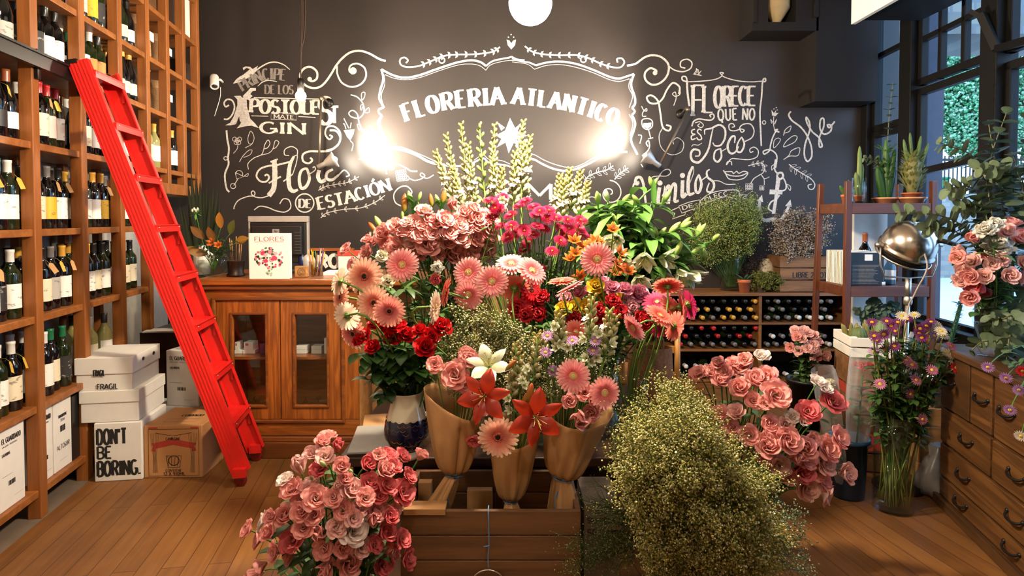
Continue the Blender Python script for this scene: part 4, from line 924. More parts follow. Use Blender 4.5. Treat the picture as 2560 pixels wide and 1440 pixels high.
floor_box('white_case', a + Vector((-.085,.0,0)), b + Vector((-.05,.01,0)),.459,.625,.33, 'white lidded box on top of the floor stack', 'card_white', fragil, lidseam=.085)
def cuidado(t, w, hh):
 f = Face(); f.line(w * .08, hh * .04, w * .94, hh * .04,.002); f.line(w * .08, hh * .04, w * .08, hh * .93,.002); f.line(w * .94, hh * .04, w * .94, hh * .93,.002); f.line(w * .08, hh * .93, w * .94, hh * .93,.002)
 f.text('CONTIENE', w * .37, w * .64, hh * .12, hh * .045); f.text('12 X 910ML', w * .33, w * .7, hh * .05, hh * .06)
 f.text('CAMPESINO', w * .38, w * .62, hh * .72, hh * .05)
 for s_ in (-1,1):
  for k in range(6): f.pl.ribbon([(w * (.51 + s_ * (.28 + .015 * k)), hh * .1),(w * (.51 + s_ * (.3 + .01 * k)), hh * .4),(w * (.51 + s_ * (.25 + .03 * k)), hh * .85)],.0012)
 f.pl.ribbon([(w * .2, hh * .86),(w * .5, hh * .8),(w * .82, hh * .86)],.0025)
 f.pl.ribbon(arc(w * .51, hh * .33, w * .09, hh * .09,0,360,18),.004); f.pl.ribbon([(w * .38, hh * .42),(w * .41, hh * .2),(w * .61, hh * .2),(w * .64, hh * .42),(w * .38, hh * .42)],.003)
 for k in range(4): f.pl.ribbon([(w * (.42 + .05 * k), hh * .22),(w * (.41 + .06 * k), hh * .4)],.002)
 f.done('box_lettering', 'ink', t)
 f = Face(); f.pl.fill([(w * .12, hh * .52),(w * .2, hh * .5),(w * .2, hh * .56),(w * .5, hh * .63),(w * .82, hh * .56),(w * .82, hh * .5),(w * .9, hh * .52),(w * .86, hh * .6),(w * .9, hh * .66),(w * .78, hh * .68),(w * .5, hh * .75),(w * .24, hh * .68),(w * .12, hh * .66),(w * .16, hh * .6)])
 f.rect(w * .08, hh * .94, w * .24, hh * .97); f.rect(w * .8, hh * .94, w * .94, hh * .97); f.done('ribbon_lettering', 'redink', t, 'red printed ribbon across the carton')
 pl = Plane2(-hh - .001); fit_text(pl, 'CUIDADO', [(w * .4,.14),(w * .78,.14)],.03); pl.ribbon([(w * .25,.05),(w * .8,.05),(w * .8,.1),(w * .25,.1),(w * .25,.05)],.002)
 o = pl.mb.build('lid_lettering', MT['ink'], t); o.rotation_euler.x = -PI / 2; o.location = (0,0,0)
floor_box('cardboard_box', fl(361,1196), fl(507,1194),0,.272,.3, 'brown cardboard box with red printed ribbon in front of the stack', 'card', cuidado)
floor_box('white_case', (-2.12,3.42,0),(-1.72,3.38,0),0,.255,.16, 'white box lying under the tall carton behind the ladder', 'card_white')
def guard2(t, w, hh): guardado(t, w, hh)
floor_box('wine_carton', (-1.99,3.43,0),(-1.79,3.4,0),.256,.575,.15, 'tall white printed wine carton standing behind the ladder', 'card_white', guard2)
# dark low counter with a basin behind the ladder, papers on it
t = thing('dark_counter', 'low dark counter with grey stone basin beneath the hanging shelves', 'counter', (-2.32,3.72,0))
mb = MB(); mb.box((0,0,0),(.6,.7,.62)); mb.build('counter_body', MT['darkwood'], t); mb = MB(); mb.box((.02,.3,.62),(.6,.7,.9)); mb.build('stone_basin', MT['concrete'], t, bevel=.01)
for k, (px, py) in enumerate(((352,842),(385,852))):
 p = UZ(px, py, .622 + .012 * k); t = thing('paper_stack', ('stack of papers on the dark counter by the third post', 'loose white papers on the dark counter behind the ladder')[k], 'papers', (p.x, 3.78 + .09 * k, .621),.2 + .2 * k, 'papers on the dark counter')
 mb = MB(); mb.box((-.08,-.055,0),(.1,.055,.008)); mb.build('sheets', MT['paper'], t)

# --- red library ladder leaning on the rail
D3 = Vector((math.cos(SA), math.sin(SA),0)); N3 = Vector((-math.sin(SA), math.cos(SA),0))
F0 = Vector((-1.352,2.955,.07)); T0 = Vector((-2.045,2.845,2.075)); LW = .315
ld = thing('library_ladder', 'bright red rolling metal ladder leaning against the wine shelving', 'ladder', (F0.x, F0.y, 0))
LO = Vector((F0.x, F0.y, 0)); ax = (T0 - F0).normalized(); fr = ax.cross(D3).normalized()
if fr.dot(N3) > 0: fr = -fr                                # faces the room
for k, off in enumerate((0.0, LW)):
 mb = MB(); a = F0 + D3 * off - LO; b = T0 + D3 * off - LO
 mb.bar(a, b, .006,.088, up=fr)                        # web
 for s_ in (-1,1): mb.bar(a + fr * .042 * s_ + D3 * (.012 if k == 0 else -.012), b + fr * .042 * s_ + D3 * (.012 if k == 0 else -.012),.028,.006, up=fr)
 for g in (-.03,-.015,0,.015,.03): mb.bar(a + fr * g + D3 * (-.004 if k == 0 else .004), b + fr * g + D3 * (-.004 if k == 0 else .004),.003,.006, up=fr)
 mb.build('side_rail', MT['red'], ld)
 mb = MB(); c = F0 + D3 * off - LO; mb.box((-.03,-.012,-.03),(.03,.035,.012), M=Matrix.Translation(c + Vector((0,0,.015))) @ Matrix.Rotation(SA, 4, 'Z') @ Matrix.Rotation(PI / 2,4, 'Z')); ft = mb.build('foot_plate', MT['red'], ld)
 mb = MB(); wc = c + Vector((.0,0,-.04)); mb.lathe([(0,-.009),(.026,-.009),(.03,-.005),(.03,.005),(.026,.009),(0,.009)],20, M=Matrix.Translation(wc) @ Matrix.Rotation(SA, 4, 'Z') @ Matrix.Rotation(PI / 2,4, 'Y'))
 mb.build('caster_wheel', plain('dark_red_wheel', '#7a1210', .4), ft)
 mb = MB(); mb.bar(T0 + D3 * off - LO, T0 + D3 * off - LO + N3 * .05 + Vector((0,0,-.01)),.02,.02); mb.build('top_hook', MT['iron'], ld)
for i in range(8):
 h = .313 + .246 * i; t_ = (h - F0.z) / (T0.z - F0.z); c = F0.lerp(T0, t_) - LO
 mb = MB(); A = Matrix.Translation(c) @ Matrix.Rotation(SA, 4, 'Z')
 mb.box((.008,-.06,-.004),(LW - .008,.05,.004), M=A); mb.box((.008,-.06,-.03),(LW - .008,-.055,.003), M=A)
 for g in range(6): mb.box((.01,-.052 + g * .016,.004),(LW - .01,-.048 + g * .016,.0058), M=A)
 st = mb.build('tread', MT['red'], ld)
 mb = MB(); p0 = c + D3 * (LW - .012) - N3 * .05; q0 = F0.lerp(T0, t_ - .05) + D3 * (LW - .012) - LO - N3 * .02; mb.bar(p0, q0,.004,.012); mb.build('tread_brace', MT['red'], ld); mb = MB()
 p1 = c + D3 * .012 - N3 * .05; q1 = F0.lerp(T0, t_ - .05) + D3 * .012 - LO - N3 * .02; mb.bar(p1, q1,.004,.012); mb.build('tread_brace', MT['red'], ld)
 mb = MB()
 for x in (.03, LW - .03): mb.ball((0,0,0),.004,8,5, M=A @ Matrix.Translation((x, -.061,-.008)))
 mb.build('rivet', MT['steel'], st)
# ================================================================== pine counter cabinet and what stands on it
CF = 3.31
def CX(px): return U(px, 545, CF).x
def CZ(py): return U(1280, py, CF).z
cx0, cx1 = CX(507), CX(893); TOP = 1.0
cab = thing('counter_cabinet', 'pine counter cabinet with two glazed doors behind the red ladder', 'cabinet', (cx0, CF, 0))
W_ = cx1 - cx0
def ring(mb, x0, x1, z0, z1, a0, a1, b0, b1, y0, y1):
 'a flat frame: outer x0..x1, z0..z1 round the opening a0..a1, b0..b1'
 v = []
 for y in (y0, y1): v += [(x0, y, z0),(x1, y, z0),(x1, y, z1),(x0, y, z1),(a0, y, b0),(a1, y, b0),(a1, y, b1),(a0, y, b1)]
 f = []
 for i in range(4):
  j = (i + 1) % 4; f += [(i, j, 4 + j, 4 + i),(8 + j, 8 + i, 12 + i, 12 + j),(j, i, 8 + i, 8 + j),(4 + i, 4 + j, 12 + j, 12 + i)]
 mb.add(v, f, smooth=False)
def cpart(name, boxes, m, parent=cab, bevel=.004):
 mb = MB()
 for lo, hi in boxes: mb.box(lo, hi)
 return mb.build(name, MT[m], parent, bevel=bevel)
L_ = lambda px: CX(px) - cx0
zp = CZ(1090); dx0, dx1, dm = L_(537), L_(851), L_(697); dz0, dz1 = CZ(1049), CZ(751)
cpart('worktop', [((-.05,-.03, TOP - .035),(W_ + .75,.62, TOP))], 'pinex', bevel=.008)
cpart('worktop_moulding', [((-.03,-.018, TOP - .06),(W_ + .02,.0, TOP - .035))], 'pined', bevel=.006)
cpart('plinth', [((-.01,-.018,0),(W_ + .015,.5, zp - .03)),((-.005,-.012, zp - .03),(W_ + .008,.0, zp))], 'pined', bevel=.006)
cpart('frame_rail', [((0,0, dz1),(W_, .03, TOP - .036))], 'pinex'); cpart('frame_rail', [((0,0, zp),(W_, .03, dz0))], 'pinex')
cpart('frame_stile', [((0,0, dz0),(dx0,.03, dz1))], 'pinez'); cpart('frame_stile', [((dx1,0, dz0),(W_, .03, dz1))], 'pinez')
mb = MB(); ring(mb, dx0 - .02, dx1 + .02, dz0 - .018, dz1 + .018, dx0, dx1, dz0, dz1,-.012,0); mb.build('frame_moulding', MT['pined'], cab, bevel=.005)
MT['pinelit'] = wood('lit_inner_pine', '#cf9450', '#a8692e', 'X', .8,.5); cpart('side_panel', [((0,.03, zp),(.02,.5, TOP - .036))], 'pinelit'); cpart('side_panel', [((W_ - .02,.03, zp),(W_, .5, TOP - .036))], 'pinelit'); cpart('back_panel', [((.02,.48, zp),(W_ - .02,.5, TOP - .036))], 'pinelit'); cpart('bottom_panel', [((.02,.03, zp),(W_ - .02,.48, zp + .02))], 'pinelit')  # inner pine coloured lighter to stand in for light inside the cabinet
ish = CZ(897); cpart('inner_shelf', [((.021,.05, ish - .018),(W_ - .021,.479, ish))], 'pinex')
for k, (a, b, g0, g1) in enumerate(((dx0, dm - .002, L_(578), L_(660)),(dm + .002, dx1, L_(735), L_(814)))):
 gz0, gz1 = CZ(1013), CZ(787)
 mb = MB(); ring(mb, a, b, dz0, dz1, g0, g1, gz0, gz1,0,.024); d = mb.build('door', MT['pinez'], cab, bevel=.004)
 mb = MB(); e = .014; ring(mb, g0 - e, g1 + e, gz0 - e, gz1 + e, g0, g1, gz0, gz1,-.008,0)
 mb.build('door_moulding', MT['pined'], d, bevel=.004)
 mb = MB(); mb.box((g0,.01, gz0),(g1,.013, gz1)); mb.build('glass_pane', MT['glass'], d)
# small white boxes on the inner shelf and glasses on the floor of the cabinet
def at_cab(px, dy, z): return Vector((CX(px) * (CF + dy) / CF, CF + dy, z))
k = 0
for px, w, h, n, lab in ((592,.05,.022,0, 'flat white box, left door, lower layer nearest the hinge'),(618,.07,.022,0, 'flat white box, left door, lower layer near the middle'),(588,.022,.045,.022, 'small white box with red stripe at the left door edge'),(617,.055,.045,.022, 'white box with red spot standing on another, left door'),(749,.062,.022,0, 'white box, right door, bottom row first'),(788,.06,.022,0, 'white box, right door, bottom row second'),(749,.062,.022,.023, 'white box, right door, upper row first'),(788,.06,.022,.023, 'white box, right door, upper row second'),(812,.022,.09,0, 'narrow upright white box at the right door edge')):
 p = at_cab(px, .12, ish + .0006 + n); t = thing('small_box', lab, 'box', p, R.uniform(-.1,.1) if px < 700 else 0, 'small white boxes in the cabinet')
 mb = MB(); mb.box((-w / 2,0,0),(w / 2,.06, h)); mb.build('carton', MT['card_white'], t, bevel=.0015)
 if 'red' in lab: mb = MB(); mb.box((-w / 3,-.0008, h * .55),(0,-.0002, h * .85)); mb.build('red_mark', MT['redink'], t)
p = at_cab(652,.12, ish + .0006); t = thing('small_box', 'small dark blue box beside the white boxes, left door', 'box', p); mb = MB(); mb.box((-.014,0,0),(.014,.04,.06)); mb.build('carton', plain('blue_card', '#1c2c54', .5), t)
for px, lab in ((612, 'stemmed glass behind the left door pane, nearest the hinge'),(648, 'stemmed glass behind the left door pane, nearest the middle'),(742, 'stemmed glass at the left edge of the right door pane'),(778, 'stemmed glass in the middle of the right door pane'),(806, 'stemmed glass at the right edge of the right door pane')):
 p = at_cab(px, .15, zp + .021); t = thing('stemmed_glass', lab, 'glass', p, 0, 'glasses in the cabinet')
 mb = MB(); mb.lathe([(0,.0),(.032,.001),(.03,.004),(.005,.008),(.004,.07),(.012,.085),(.045,.15),(.0435,.15),(.011,.087),(0,.086)],18); mb.build('glass_body', MT['glass'], t)
# pale wooden back counter front continuing behind the flowers
t = thing('back_counter', 'pale wooden counter front continuing right of the pine cabinet', 'counter', (cx1 + .02,3.55,0))
mb = MB(); mb.box((0,.0,0),(1.0,.03,.5)); mb.box((0,0,.52),(1.0,.03,.962)); mb.build('front_panel', MT['cratepale'], t); mb = MB(); mb.box((0,-.008,.49),(1.0,.0,.53)); mb.box((0,-.008,.88),(1.0,0,.92)); mb.build('rail', MT['pinex'], t)

def on_top(px, py): return UZ(px, py, TOP + .0008)
# monitor seen from behind
p = on_top(695,683); p.y = 3.66; p.x = U(695,600,3.66).x
mo = thing('computer_monitor', 'black flat monitor seen from behind with silver top edge', 'monitor', (p.x, p.y, TOP + .0008))
w = 150 * 3.66 / 1500; z1 = U(0,541,3.66).z - TOP; z0 = .06
mb = MB(); mb.box((-w / 2 + .012,0, z0),(w / 2 - .012,.03, z1 - .035)); mb.box((-w / 2 + .03,-.03, z0 + .05),(w / 2 - .03,0, z1 - .06)); mb.build('monitor_back', MT['plastic_black'], mo, bevel=.008)
mb = MB(); mb.box((-w / 2,0, z1 - .035),(w / 2,.035, z1)); mb.box((-w / 2,.004, z0),(-w / 2 + .011,.035, z1 - .035)); mb.box((w / 2 - .011,.004, z0),(w / 2,.035, z1 - .035)); mb.build('silver_frame', plain('silver_plastic', '#b4aca4', .4,.3), mo, bevel=.003)
f = Face(-.0312); 
mb = MB(); mb.box((-.022,-.0308, z1 - .105),(.02,-.0302, z1 - .078)); lg = mb.build('maker_badge', plain('silver_badge', '#a8a8a8', .4,.5), mo)
f.pl.y = -.0314; f.text('H', -.009,-.001, z1 - .098,.014,.18,.14); f.text('P', .001,.009, z1 - .1,.012,.18,.14); f.done('badge_letters', 'ink', lg)
for i in range(8): 
 mb = MB() if i == 0 else mb
 mb.box((w / 2 - .07,-.0312, z1 - .1 - i * .018),(w / 2 - .035,-.03, z1 - .097 - i * .018))
mb.build('vent_slot', plain('grey_slots', '#4a4a4a', .5), mo); mb = MB(); mb.box((-.1,-.06,0),(.1,.09,.012)); mb.box((-.04,-.005,.012),(.04,.02,.1)); mb.build('monitor_stand', MT['plastic_black'], mo, bevel=.004)
# the book FLORES
p = on_top(674,697); bk = thing('flower_book', 'large upright white book titled FLORES with a bouquet on its cover', 'book', (p.x, p.y, TOP + .0008))
bw, bh = 102 * p.y / 1500,114 * p.y / 1500
mb = MB(); mb.box((-bw / 2,0,0),(bw / 2,.002, bh)); mb.box((-bw / 2,.03,0),(bw / 2,.032, bh)); mb.box((-bw / 2 - .001,0,0),(-bw / 2 + .002,.032, bh)); mb.build('cover', MT['paper'], bk); mb = MB(); mb.box((-bw / 2 + .003,.002,.003),(bw / 2 - .004,.03, bh - .003)); mb.build('pages', MT['card_white'], bk)
f = Face(); f.text('FLORES', -bw * .36, bw * .36, bh * .83, bh * .09,.16,.07,.1); f.line(-bw * .36, bh * .81, bw * .36, bh * .81,.0012); f.done('title_lettering', 'redink', bk, 'dark red title FLORES')
mb = MB()
def disc(mb, x, z, r, col, y=-.0008, n=9):
 v = [(x, y - .0002 * R.random(), z)] + [(x + r * math.cos(2 * PI * i / n) * R.uniform(.75,1.15), y, z + r * math.sin(2 * PI * i / n) * R.uniform(.75,1.15)) for i in range(n)]
 mb.add(v, [(0,1 + i, 1 + (i + 1) % n) for i in range(n)],0, col, None, False)
for i in range(70):
 a, q = R.uniform(0,2 * PI), R.random() ** .5; disc(mb, bw * .36 * q * math.cos(a), bh * .46 + bh * .24 * q * math.sin(a), R.uniform(.004,.009), lin(R.choice(['#3c5a34', '#5a7a48', '#2c4426', '#d8607a', '#e88aa0', '#8a2c50', '#f0b0b8', '#c84a68'])),-.0008 - .00001 * i)
for i in range(12): disc(mb, R.uniform(-.2,.2) * bw, bh * R.uniform(.38,.6), R.uniform(.009,.013), lin(R.choice(['#e04a6c', '#f08aa0', '#d83a60', '#f4b8c0'])),-.0018 - .00001 * i)
for i in range(8): disc(mb, R.uniform(-.06,.06) * bw, bh * R.uniform(.08,.24),.006, lin(R.choice(['#a8c4a0', '#6c9468', '#b8ccb4'])),-.0018 - .00001 * i)
mb.build('cover_bouquet', MT['eye'], bk)
# pencil cup
p = on_top(790,690); cu = thing('pencil_cup', 'clear cup on the counter holding coloured pencils', 'cup', p); cr = 17 * p.y / 1500
mb = MB(); mb.lathe([(0,0),(cr * .9,0),(cr, .085),(cr - .002,.085),(cr * .88,.003),(0,.003)],18); mb.build('cup_body', MT['glass'], cu)
for i, c in enumerate(['yellow', 'orange', 'violet', 'green', 'yellow', 'red', 'pale', 'orange', 'yellow', 'brown', 'pale', 'violet']):
 hx = {'yellow': '#d8a828', 'orange': '#d87828', 'violet': '#5a3c8a', 'green': '#3c7a4c', 'red': '#b02c28', 'pale': '#d0a878', 'brown': '#7a4a2a'}[c]
 a = 2 * PI * i / 12; b0 = Vector((math.cos(a) * cr * .55, math.sin(a) * cr * .55,.005)); b1 = Vector((math.cos(a + .4) * cr * 1.15 + R.uniform(-.01,.01), math.sin(a + .4) * cr * .9, R.uniform(.13,.165)))
 t = thing('pencil', f'{c} pencil, {nth(i + 1)} round the clear cup on the counter', 'pencil', p, 0, 'pencils in the clear cup'); mb = MB(); mb.tube([b0, b0.lerp(b1,.93), b1], lambda q: .0036 if q < .9 else .0008,6); mb.build('pencil_body', plain('pencil_' + c, hx, .5, noise=.03), t)
# wooden tape dispenser, bottle, pump, sign, papers
p = on_top(752,693); t = thing('wooden_block', 'small pale carved wooden block beside the flower book', 'block', p); mb = MB(); mb.box((-.036,0,0),(.036,.04,.062)); mb.build('block_body', MT['cratepale'], t, bevel=.004)
mb = MB()
for r in (.008,.015,.022): mb.tube([(.004 + r * math.cos(a),-.001,.03 + r * math.sin(a)) for a in [2 * PI * i / 16 for i in range(17)]],.0014,4)
mb.build('carved_swirl', MT['cratex'], t)
p = on_top(750,686); p.y += .12; t = thing('pump_bottle', 'clear pump bottle with grey head behind the wooden block', 'bottle', p); mb = MB(); mb.lathe([(0,0),(.03,0),(.032,.09),(.012,.115),(0,.115)],16); mb.build('bottle_body', plain('pale_clear_plastic', '#a8a49c', .2), t); mb = MB(); mb.lathe([(0,.115),(.014,.115),(.014,.13),(.005,.132),(.005,.15),(0,.15)],12); mb.bar((0,0,.148),(-.03,0,.146),.008,.008); mb.build('pump_head', MT['plastic_black'], t)
p = on_top(732,688); p.y += .16; t = thing('paint_pot', 'dark blue pot beside the monitor behind the book', 'pot', p); mb = MB(); mb.lathe([(0,0),(.022,0),(.022,.1),(.012,.11),(.012,.135),(0,.135)],14); mb.build('pot_body', plain('dark_blue_gloss', '#1a2450', .3), t)
p = on_top(820,668); p.y = 3.75; p.x = U(820,640,3.75).x; sg = thing('letter_sign', 'wooden framed black sign with pale letters behind the pencils', 'sign', (p.x, 3.75, TOP + .0008))
sw, sh = .3,.13; mb = MB(); mb.box((-sw / 2,0,0),(sw / 2,.02, sh)); mb.build('sign_board', MT['black'], sg); mb = MB(); mb.box((-sw / 2 - .01,-.012, sh),(sw / 2 + .01,.024, sh + .016)); mb.box((-sw / 2 - .012,-.012,0),(-sw / 2,.024, sh)); mb.box((sw / 2,-.012,0),(sw / 2 + .012,.024, sh)); mb.build('sign_frame', MT['pinex'], sg); f = Face(); f.text('AROS', -sw * .46, sw * .42, sh * .2, sh * .6,.3,.26); f.done('sign_letters', 'chalk', sg)
p = on_top(830,688); t = thing('paper_pad', 'white pad of papers in front of the letter sign', 'papers', p, .1); mb = MB(); mb.box((-.05,0,0),(.12,.16,.018)); mb.build('sheets', MT['paper'], t)
p = Vector((U(870,640,3.72).x, 3.72, TOP + .0008)); t = thing('card_box', 'white box with red lid half hidden behind the flowers', 'box', p); mb = MB(); mb.box((-.06,0,0),(.08,.1,.11)); mb.build('carton', MT['card_white'], t); mb = MB(); mb.box((-.065,-.004,.1),(.085,.104,.13)); mb.build('lid', MT['redink'], t)
# pewter pot, white jug, round vase; their greenery is with the flowers
p = on_top(590,690); t = thing('pewter_pot', 'dark pewter pot holding wooden sticks beside the round vase', 'pot', p); mb = MB(); mb.lathe([(0,0),(.05,0),(.05,.01),(.042,.02),(.046,.06),(.05,.085),(.052,.09),(.046,.086),(.04,.02),(0,.018)],22); mb.build('pot_body', plain('pewter', '#4a4038', .35,.8, noise=.2), t)
for i in range(5): mb = MB(); a = i * 1.3; mb.tube([(math.cos(a) * .02, math.sin(a) * .02,.02),(math.cos(a) * .035, math.sin(a) * .03,.19 + .01 * i)],.0028,5); mb.build('wooden_stick', MT['cratepale'], t)
p = on_top(484,689); p.y += .1; t = thing('white_jug', 'white plastic jug half hidden behind the round vase', 'jug', p); mb = MB(); mb.lathe([(0,0),(.045,0),(.048,.12),(.035,.145),(.018,.155),(.018,.17),(0,.17)],18); mb.tube([(.045,0,.05),(.07,0,.07),(.07,0,.11),(.045,0,.125)],.007,8); mb.build('jug_body', MT['white'], t)
RV = on_top(534,692); RVR = 37 * RV.y / 1500
rv = thing('round_vase', 'round clear glass vase on the counter holding orange flower and leaves', 'vase', RV)
mb = MB(); pr = [(RVR * math.sin(a), RVR - RVR * math.cos(a)) for a in [.35 + (2.5 - .35) * i / 14 for i in range(15)]]; z0 = pr[0][1]; pr = [(0,0)] + [(r, z - z0) for r, z in pr] + [(RVR * .62, RVR * 1.82 - z0)]; mb.lathe(pr, 26); mb.build('vase_glass', MT['glass'], rv)
mb = MB(); mb.lathe([(0,.003)] + [(r * .96, z + .003) for r, z in pr[1:11]] + [(0, pr[10][1] + .003)],24); mb.build('water', MT['water'], rv)
# ================================================================== lamps
MT['bulb_main'] = glow('glowing_bulb', WARM, BULB_MAIN); MT['bulb_small'] = glow('glowing_small_bulb', WARM, BULB_SMALL)
MT['bulb_wall'] = glow('glowing_reflector_bulb', (1.0,0.88,0.7), BULB_WALL); MT['bulb_fill'] = glow('added_fill_bulb', WARM, BULB_FILL)
MT['lampsteel'] = plain('spun_steel', '#cfc6bc', .42,.6, nscale=80)
MT['cord'] = plain('brown_cord', '#3a2a20', .8)
def pendant(p, r, bulb, label, cords=1):
 p = Vector(p); t = thing('pendant_lamp', label, 'lamp', p, 0, 'hanging bulbs')
 mb = MB()
 for i in range(cords):
  o = Vector((R.uniform(-.03,.03), R.uniform(-.03,.03),0)) if cords > 1 else Vector((0,0,0))
  mb.tube(catmull([(0,0, r + .07), o * .2 + Vector((0,0,.3)), o + Vector((0,0,.55)), o * 1.5 + Vector((0,0, CEIL - p.z))],5),.004,5)
 mb.build('cord', MT['cord'], t)
 mb = MB(); mb.lathe([(0, r + .08),(.018, r + .08),(.022, r + .06),(.022, r * .96),(0, r * .96)],16); mb.build('socket', MT['iron'], t)
 mb = MB(); mb.ball((0,0,0), r, 20,14); mb.build('bulb', MT[bulb], t)
 return t
pendant(U(1326,8,2.25),.08, 'bulb_main', 'large glowing globe bulb hanging over the flowers')
pendant(U(752,240,4.0),.034, 'bulb_small', 'small glowing bulb on bundled cords before the chalk word APOSTOLES', 4)
for x, y, z in ((-1.15,1.35,2.75),(.75,.7,2.75),(0.0,.1,2.8)):  # unseen bulbs added overhead to brighten the front of the room
 pendant((x, y, z),.06, 'bulb_fill', f"added unseen fill bulb {'left of' if x < 0 else 'right of' if x > 0 else 'behind'} the flower table, above head height")
def wall_lamp(mount, elbow, neck, mouth, r, label):
 m = Vector(mount); t = thing('wall_lamp', label, 'lamp', m, 0, 'reflector lamps on the wall')
 el, ne, mo = Vector(elbow) - m, Vector(neck) - m, Vector(mouth) - m
 mb = MB(); mb.lathe([(0,0),(.04,0),(.04,.012),(.015,.03),(0,.03)],16, M=Matrix.Rotation(PI / 2,4, 'X')); mb.build('wall_plate', MT['iron'], t)
 mb = MB(); mb.tube([Vector((0,-.02,0)), Vector((0,-.16,.02)), Vector((0,-.2,0))],.008,8); mb.tube([Vector((0,-.2,0)), ne],.009,8); mb.ball(Vector((0,-.2,0)),.018,10,8); mb.ball(ne, .016,10,8); mb.build('arm', plain('dull_metal_arm', '#8a7a68', .4,.8), t)
 d = (mo - ne).normalized(); L = (mo - ne).length
 A = mat4(ne, d); mb = MB(); mb.lathe([(.0,-.01),(.02,-.01),(.021, L * .35),(.03, L * .45),(r * .8, L * .85),(r, L),(r - .003, L),(r * .78, L * .85),(.026, L * .47),(0, L * .46)],28, M=A); mb.build('reflector_cone', MT['lampsteel'], t)
 mb = MB(); mb.ball((0,0,0),(.028,.028,.036),14,10, M=mat4(ne + d * L * .86, d)); mb.build('bulb', MT['bulb_wall'], t)
 sp = bpy.data.lights.new('reflector_beam', 'SPOT'); sp.energy = 420; sp.color = (1.0,.88,.7); sp.spot_size = 2.1; sp.spot_blend = .7; sp.shadow_soft_size = .05
 o = bpy.data.objects.new('reflector_beam', sp); COL.objects.link(o); o.parent = t; o.matrix_local = mat4(ne + d * (L + .03),-d)
 return t
wall_lamp(U(822,258,4.99), None or U(815,270,4.8), U(797,417,4.72), U(838,398,4.74),.066, 'steel reflector lamp on a wall arm left of the frame, turned right')
wall_lamp(U(1702,285,4.99), U(1690,290,4.8), U(1648,414,4.72), U(1613,389,4.74),.066, 'steel reflector lamp on a wall arm right of the frame, turned left')
# white security camera high on the left of the chalk wall
p = U(536,205,4.86); t = thing('security_camera', 'small white bullet camera on the chalk wall near the shelving', 'camera', p)
mb = MB(); d = Vector((.25,-.5,-.75)); mb.lathe([(0,-.07),(.03,-.065),(.034,-.05),(.034,.05),(.028,.06),(.026,.05),(0,.05)],18, M=mat4((0,0,0), d)); mb.build('camera_body', MT['white'], t)
mb = MB(); mb.lathe([(0,.0501),(.02,.0502),(.02,.053),(0,.054)],14, M=mat4((0,0,0), d)); mb.build('lens', MT['plastic_black'], t)
mb = MB(); mb.tube([(0,0,.02),(0,.1,.04),(0,.138,.03)],.01,8); mb.build('bracket', MT['white'], t); mb = MB(); mb.tube(catmull([(0,.1,-.02),(-.02,.13,-.1),(-.07,.135,-.25)],5),.003,5); mb.build('cable', MT['white'], t)
# ================================================================== low bottle rack along the back wall
RY = 4.66
def RX(px): return U(px, 545, RY).x
def RZ(py): return U(1280, py, RY).z
rx0, rxm, rx1, rtop = RX(1585), RX(1904), RX(2150), RZ(732)
rk = thing('bottle_rack', 'low wooden rack of lying wine bottles along the chalk wall', 'rack', (rx0, RY, 0))
def rpart(name, x0, x1, y0, y1, z0, z1, m='shelfrack'):
 mb = MB(); mb.box((x0 - rx0, y0, z0),(x1 - rx0, y1, z1)); return mb.build(name, MT[m], rk, bevel=.003)
MT['shelfrack'] = wood('rack_wood', '#8a5a2c', '#5f3a18', 'X', 1.0,.5)
zs = [RZ(807), RZ(874), RZ(950)]
rpart('top_board', rx0 - .01, rx1,-.012,.332, rtop - .024, rtop)
for z in zs: rpart('shelf_board', rx0, rx1,0,.33, z - .016, z)
for x in (rx0 + .01, rxm, rx1 - .02): rpart('divider', x - .012, x + .012,.001,.33,0, rtop - .024)
rpart('back_board', rx0, rx1,.322,.332,.0, rtop - .024, 'darkwood'); rpart('kick_board', rx0, rx1,.01,.03,0, zs[2] - .016)
ROWN = ['upper', 'middle', 'lower']
def rack_fill(x0, n, zb, layers, capf, bay, row, pitch=.083):
 for L in range(layers):
  off = (L % 2) * pitch / 2
  for i in range(n - (L % 2)):
   cap = capf(L, i); x = x0 + .045 + off + i * pitch + R.uniform(-.006,.006); z = zb + .0385 + L * .0635
   o = inst('wine_bottle', bmesh_of('body', 'bordeaux', 'dark' if R.random() < .8 else 'green'), None)
   o.matrix_local = mat4((x, RY + .31 - R.uniform(0,.012), z),(0,-1,.0)) 
   lay = ['bottom', 'middle', 'top'][L] if layers == 3 else ['bottom', 'top'][L]
   tag(o, f"lying wine bottle, {cap} cap, {nth(i + 1)} in {lay} layer, {row} {bay} rack compartment", 'bottle', 'bottles lying in the low rack')
   inst('capsule', bmesh_of('capsule', 'bordeaux', cap), o)
xl = RX(1692); xr = rxm + .012
rack_fill(xl, 8, zs[0],3, lambda L, i: R.choice(['gold', 'gold', 'gold', 'grey']) if L < 2 else R.choice(['black', 'gold', 'black', 'grey']), 'left', 'upper')
rack_fill(xl, 8, zs[1],3, lambda L, i: R.choice(['red', 'red', 'black']) if L else R.choice(['grey', 'black', 'grey', 'red']), 'left', 'middle')
rack_fill(xl, 8, zs[2],2, lambda L, i: 'white' if L else 'black', 'left', 'lower')
rack_fill(xr, 7, zs[0],3, lambda L, i: R.choice(['white', 'grey', 'white']) if L == 0 else R.choice(['black', 'grey']), 'right', 'upper')
rack_fill(xr, 7, zs[1],2, lambda L, i: R.choice(['white', 'grey']), 'right', 'middle')
rack_fill(xr, 7, zs[2],1, lambda L, i: 'white', 'right', 'lower')
